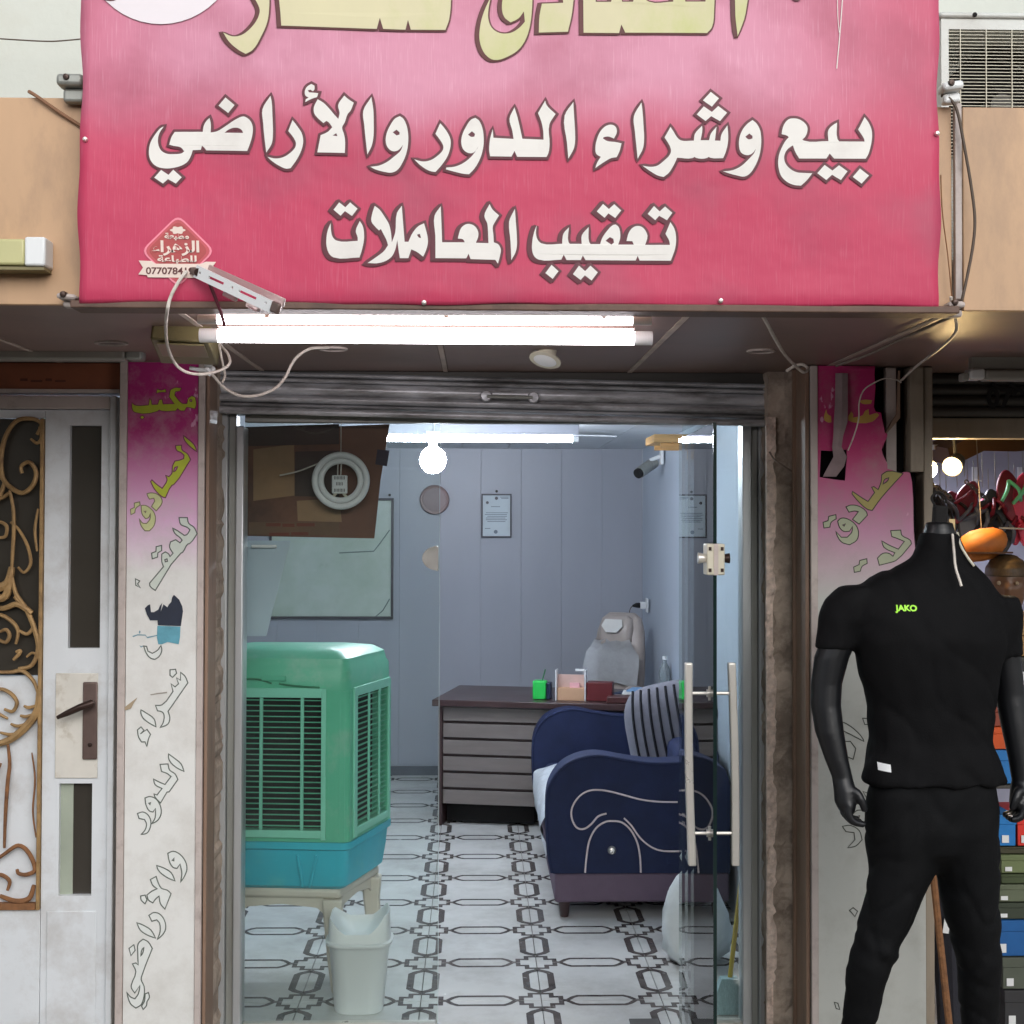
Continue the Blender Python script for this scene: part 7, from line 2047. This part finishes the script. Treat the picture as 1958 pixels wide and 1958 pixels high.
# body plastic: neck stub, arms, hands, feet
armL = [limb([(1590, 1190, .004, .048, .054), (1570, 1240, .004, .046, .050), (1560, 1290, .004, .041, .046), (1558, 1330, .0, .040, .045), (1563, 1380, -.012, .038, .042), (1574, 1430, -.024, .031, .035), (1583, 1462, -.032, .027, .029), (1587, 1484, -.036, .029, .036), (1588, 1508, -.038, .028, .040), (1590, 1524, -.04, .020, .034)])]
armR = [limb([(1892, 1195, .004, .042, .050), (1898, 1250, .004, .041, .048), (1905, 1310, .0, .038, .044), (1912, 1370, -.012, .036, .040), (1918, 1430, -.024, .030, .034), (1920, 1468, -.032, .027, .029), (1917, 1488, -.036, .028, .036), (1914, 1508, -.038, .026, .039), (1911, 1520, -.04, .019, .033)])]
def finger(pts, r0, r1):
    pp_ = [Q(px, py, YM) + Vector((0, dy, 0)) for px, py, dy in pts]
    pp_ = cat_rom(pp_, 4)
    k_ = len(pp_)
    return MB().tube(pp_, [r0 + (r1 - r0) * i / (k_ - 1) for i in range(k_)], 8)
S_ = lambda x: x / K
for i, (dy, L_) in enumerate(((-.068, .96), (-.050, 1.04), (-.031, 1.0), (-.013, .86))):
    armL.append(finger([(1590, 1508, dy), (1588, 1526, dy - .003), (1594, 1526 + 12 * L_, dy - .004), (1606, 1526 + 12 * L_ + 6 * L_, dy - .002), (1606 + 13 * L_, 1526 + 20 * L_, dy)], .0125, .0085))
    armR.append(finger([(1911, 1505, dy), (1911, 1522, dy - .003), (1905, 1522 + 10 * L_, dy - .004), (1896, 1522 + 14 * L_, dy - .002), (1888, 1522 + 15 * L_, dy)], .0125, .0085))
armL.append(finger([(1592, 1482, -.052), (1604, 1488, -.064), (1611, 1500, -.070), (1616, 1512, -.070), (1618, 1521, -.068)], .0145, .009))
armR.append(finger([(1916, 1482, -.052), (1904, 1486, -.064), (1897, 1498, -.070), (1893, 1510, -.070), (1890, 1518, -.068)], .0145, .009))
remesh([limb([(1772, 985, .0, .034, .036), (1772, 1000, .0, .040, .044), (1772, 1040, .003, .052, .052)])], .0045, 'neck', M['mblack'], mn, 3)
remesh(armL, .0042, 'arm', M['mblack'], mn, 3)
remesh(armR, .0042, 'arm', M['mblack'], mn, 3)
for cx_ in (1617, 1858):
    z0_ = -.15
    c = Q(cx_, 2100, YM)
    remesh([MB().loft([[Vector((c.x + rx * math.cos(q_), YM + .02 + dy + ry * math.sin(q_), z)) for q_ in [2 * math.pi * i / 16 for i in range(16)]] for (z, rx, ry, dy) in ((c.z + .04, .036, .042, 0), (-.05, .034, .044, 0), (-.085, .038, .075, -.03), (-.125, .044, .115, -.065), (-.145, .044, .12, -.07))])], .006, 'foot', M['mblack'], mn, 4)
MB().lathe([(.19, -.149), (.19, -.143), (.18, -.140)], (Q(1745, 1900, YM).x, YM, 0), 36).build('base_plate', M['chrome'], mn, smooth=True)
# hook and strap at the neck
c = Q(1773, 975, YM)
MB().obox(c + Vector((0, 0, .0)), .036, .03, .060, Matrix.Rotation(R(4), 3, 'Y')).build('neck_fitting', M['black'], mn, bevel=.006)
MB().tube(cat_rom([c + Vector((-.012, 0, .03)), c + Vector((-.022, 0, .05)), c + Vector((-.006, 0, .066)), c + Vector((.014, 0, .056)), c + Vector((.018, 0, .036))], 5), .003, 6).build('hook', M['black'], mn, smooth=True)
MB().box(c.x + .022, c.x + .038, YM - .01, YM - .006, c.z - .05, c.z - .006).build('neck_tag', mat('cream_tag', (208, 180, 130), .6), mn)
MB().tube(cat_rom([Q(1797, 1008, YM - .05), Q(1800, 1040, YM - .085), Q(1803, 1070, YM - .108), Q(1811, 1096, YM - .122), Q(1814, 1106, YM - .126)], 5), [.0035] * 21, 6).build('strap', M['wirew'], mn, smooth=True)
MB().tube(cat_rom([Q(1806, 1005, YM - .02), Q(1812, 1028, YM - .04), Q(1826, 1052, YM - .05), Q(1838, 1068, YM - .06)], 5), [.0035] * 16, 6).build('strap', M['plastold'], mn, smooth=True)
# print on the chest and hem label, laid on the cloth
bpy.context.view_layer.update()
from mathutils.bvhtree import BVHTree
bv = BVHTree.FromPolygons([v.co[:] for v in shirt.data.vertices], [p_.vertices[:] for p_ in shirt.data.polygons])
def drape(o_, off=.0016):
    for v in o_.data.vertices:
        h = bv.ray_cast(Vector((v.co.x, 2.5, v.co.z)), Vector((0, 1, 0)))
        if h[0] is not None: v.co.y = h[0].y - off
c = Q(1716, 1149, YM - .13)
o = tostr('JAKO', .0205, mat('lime_print', (170, 245, 60), .5, var=.02), 'chest_logo', mn, (c.x, YM - .15, c.z), depth=0.0, bold=.0009, sx=1.08)
drape(o)
a, b = Q(1661, 1441, YM - .09), Q(1681, 1455, YM - .09)
lb = MB()
nn_ = 6
vv, ff = [], []
for j in range(3):
    for i in range(nn_ + 1):
        vv.append((a.x + (b.x - a.x) * i / nn_, YM - .15, b.z + (a.z - b.z) * j / 2 - .003 * i / nn_))
for j in range(2):
    for i in range(nn_):
        q_ = j * (nn_ + 1) + i
        ff.append((q_, q_ + 1, q_ + nn_ + 2, q_ + nn_ + 1))
lb.add(vv, ff)
o = lb.build('hem_label', M['plastw'], mn); drape(o)
c = Q(1889, 1571, YM - .09)
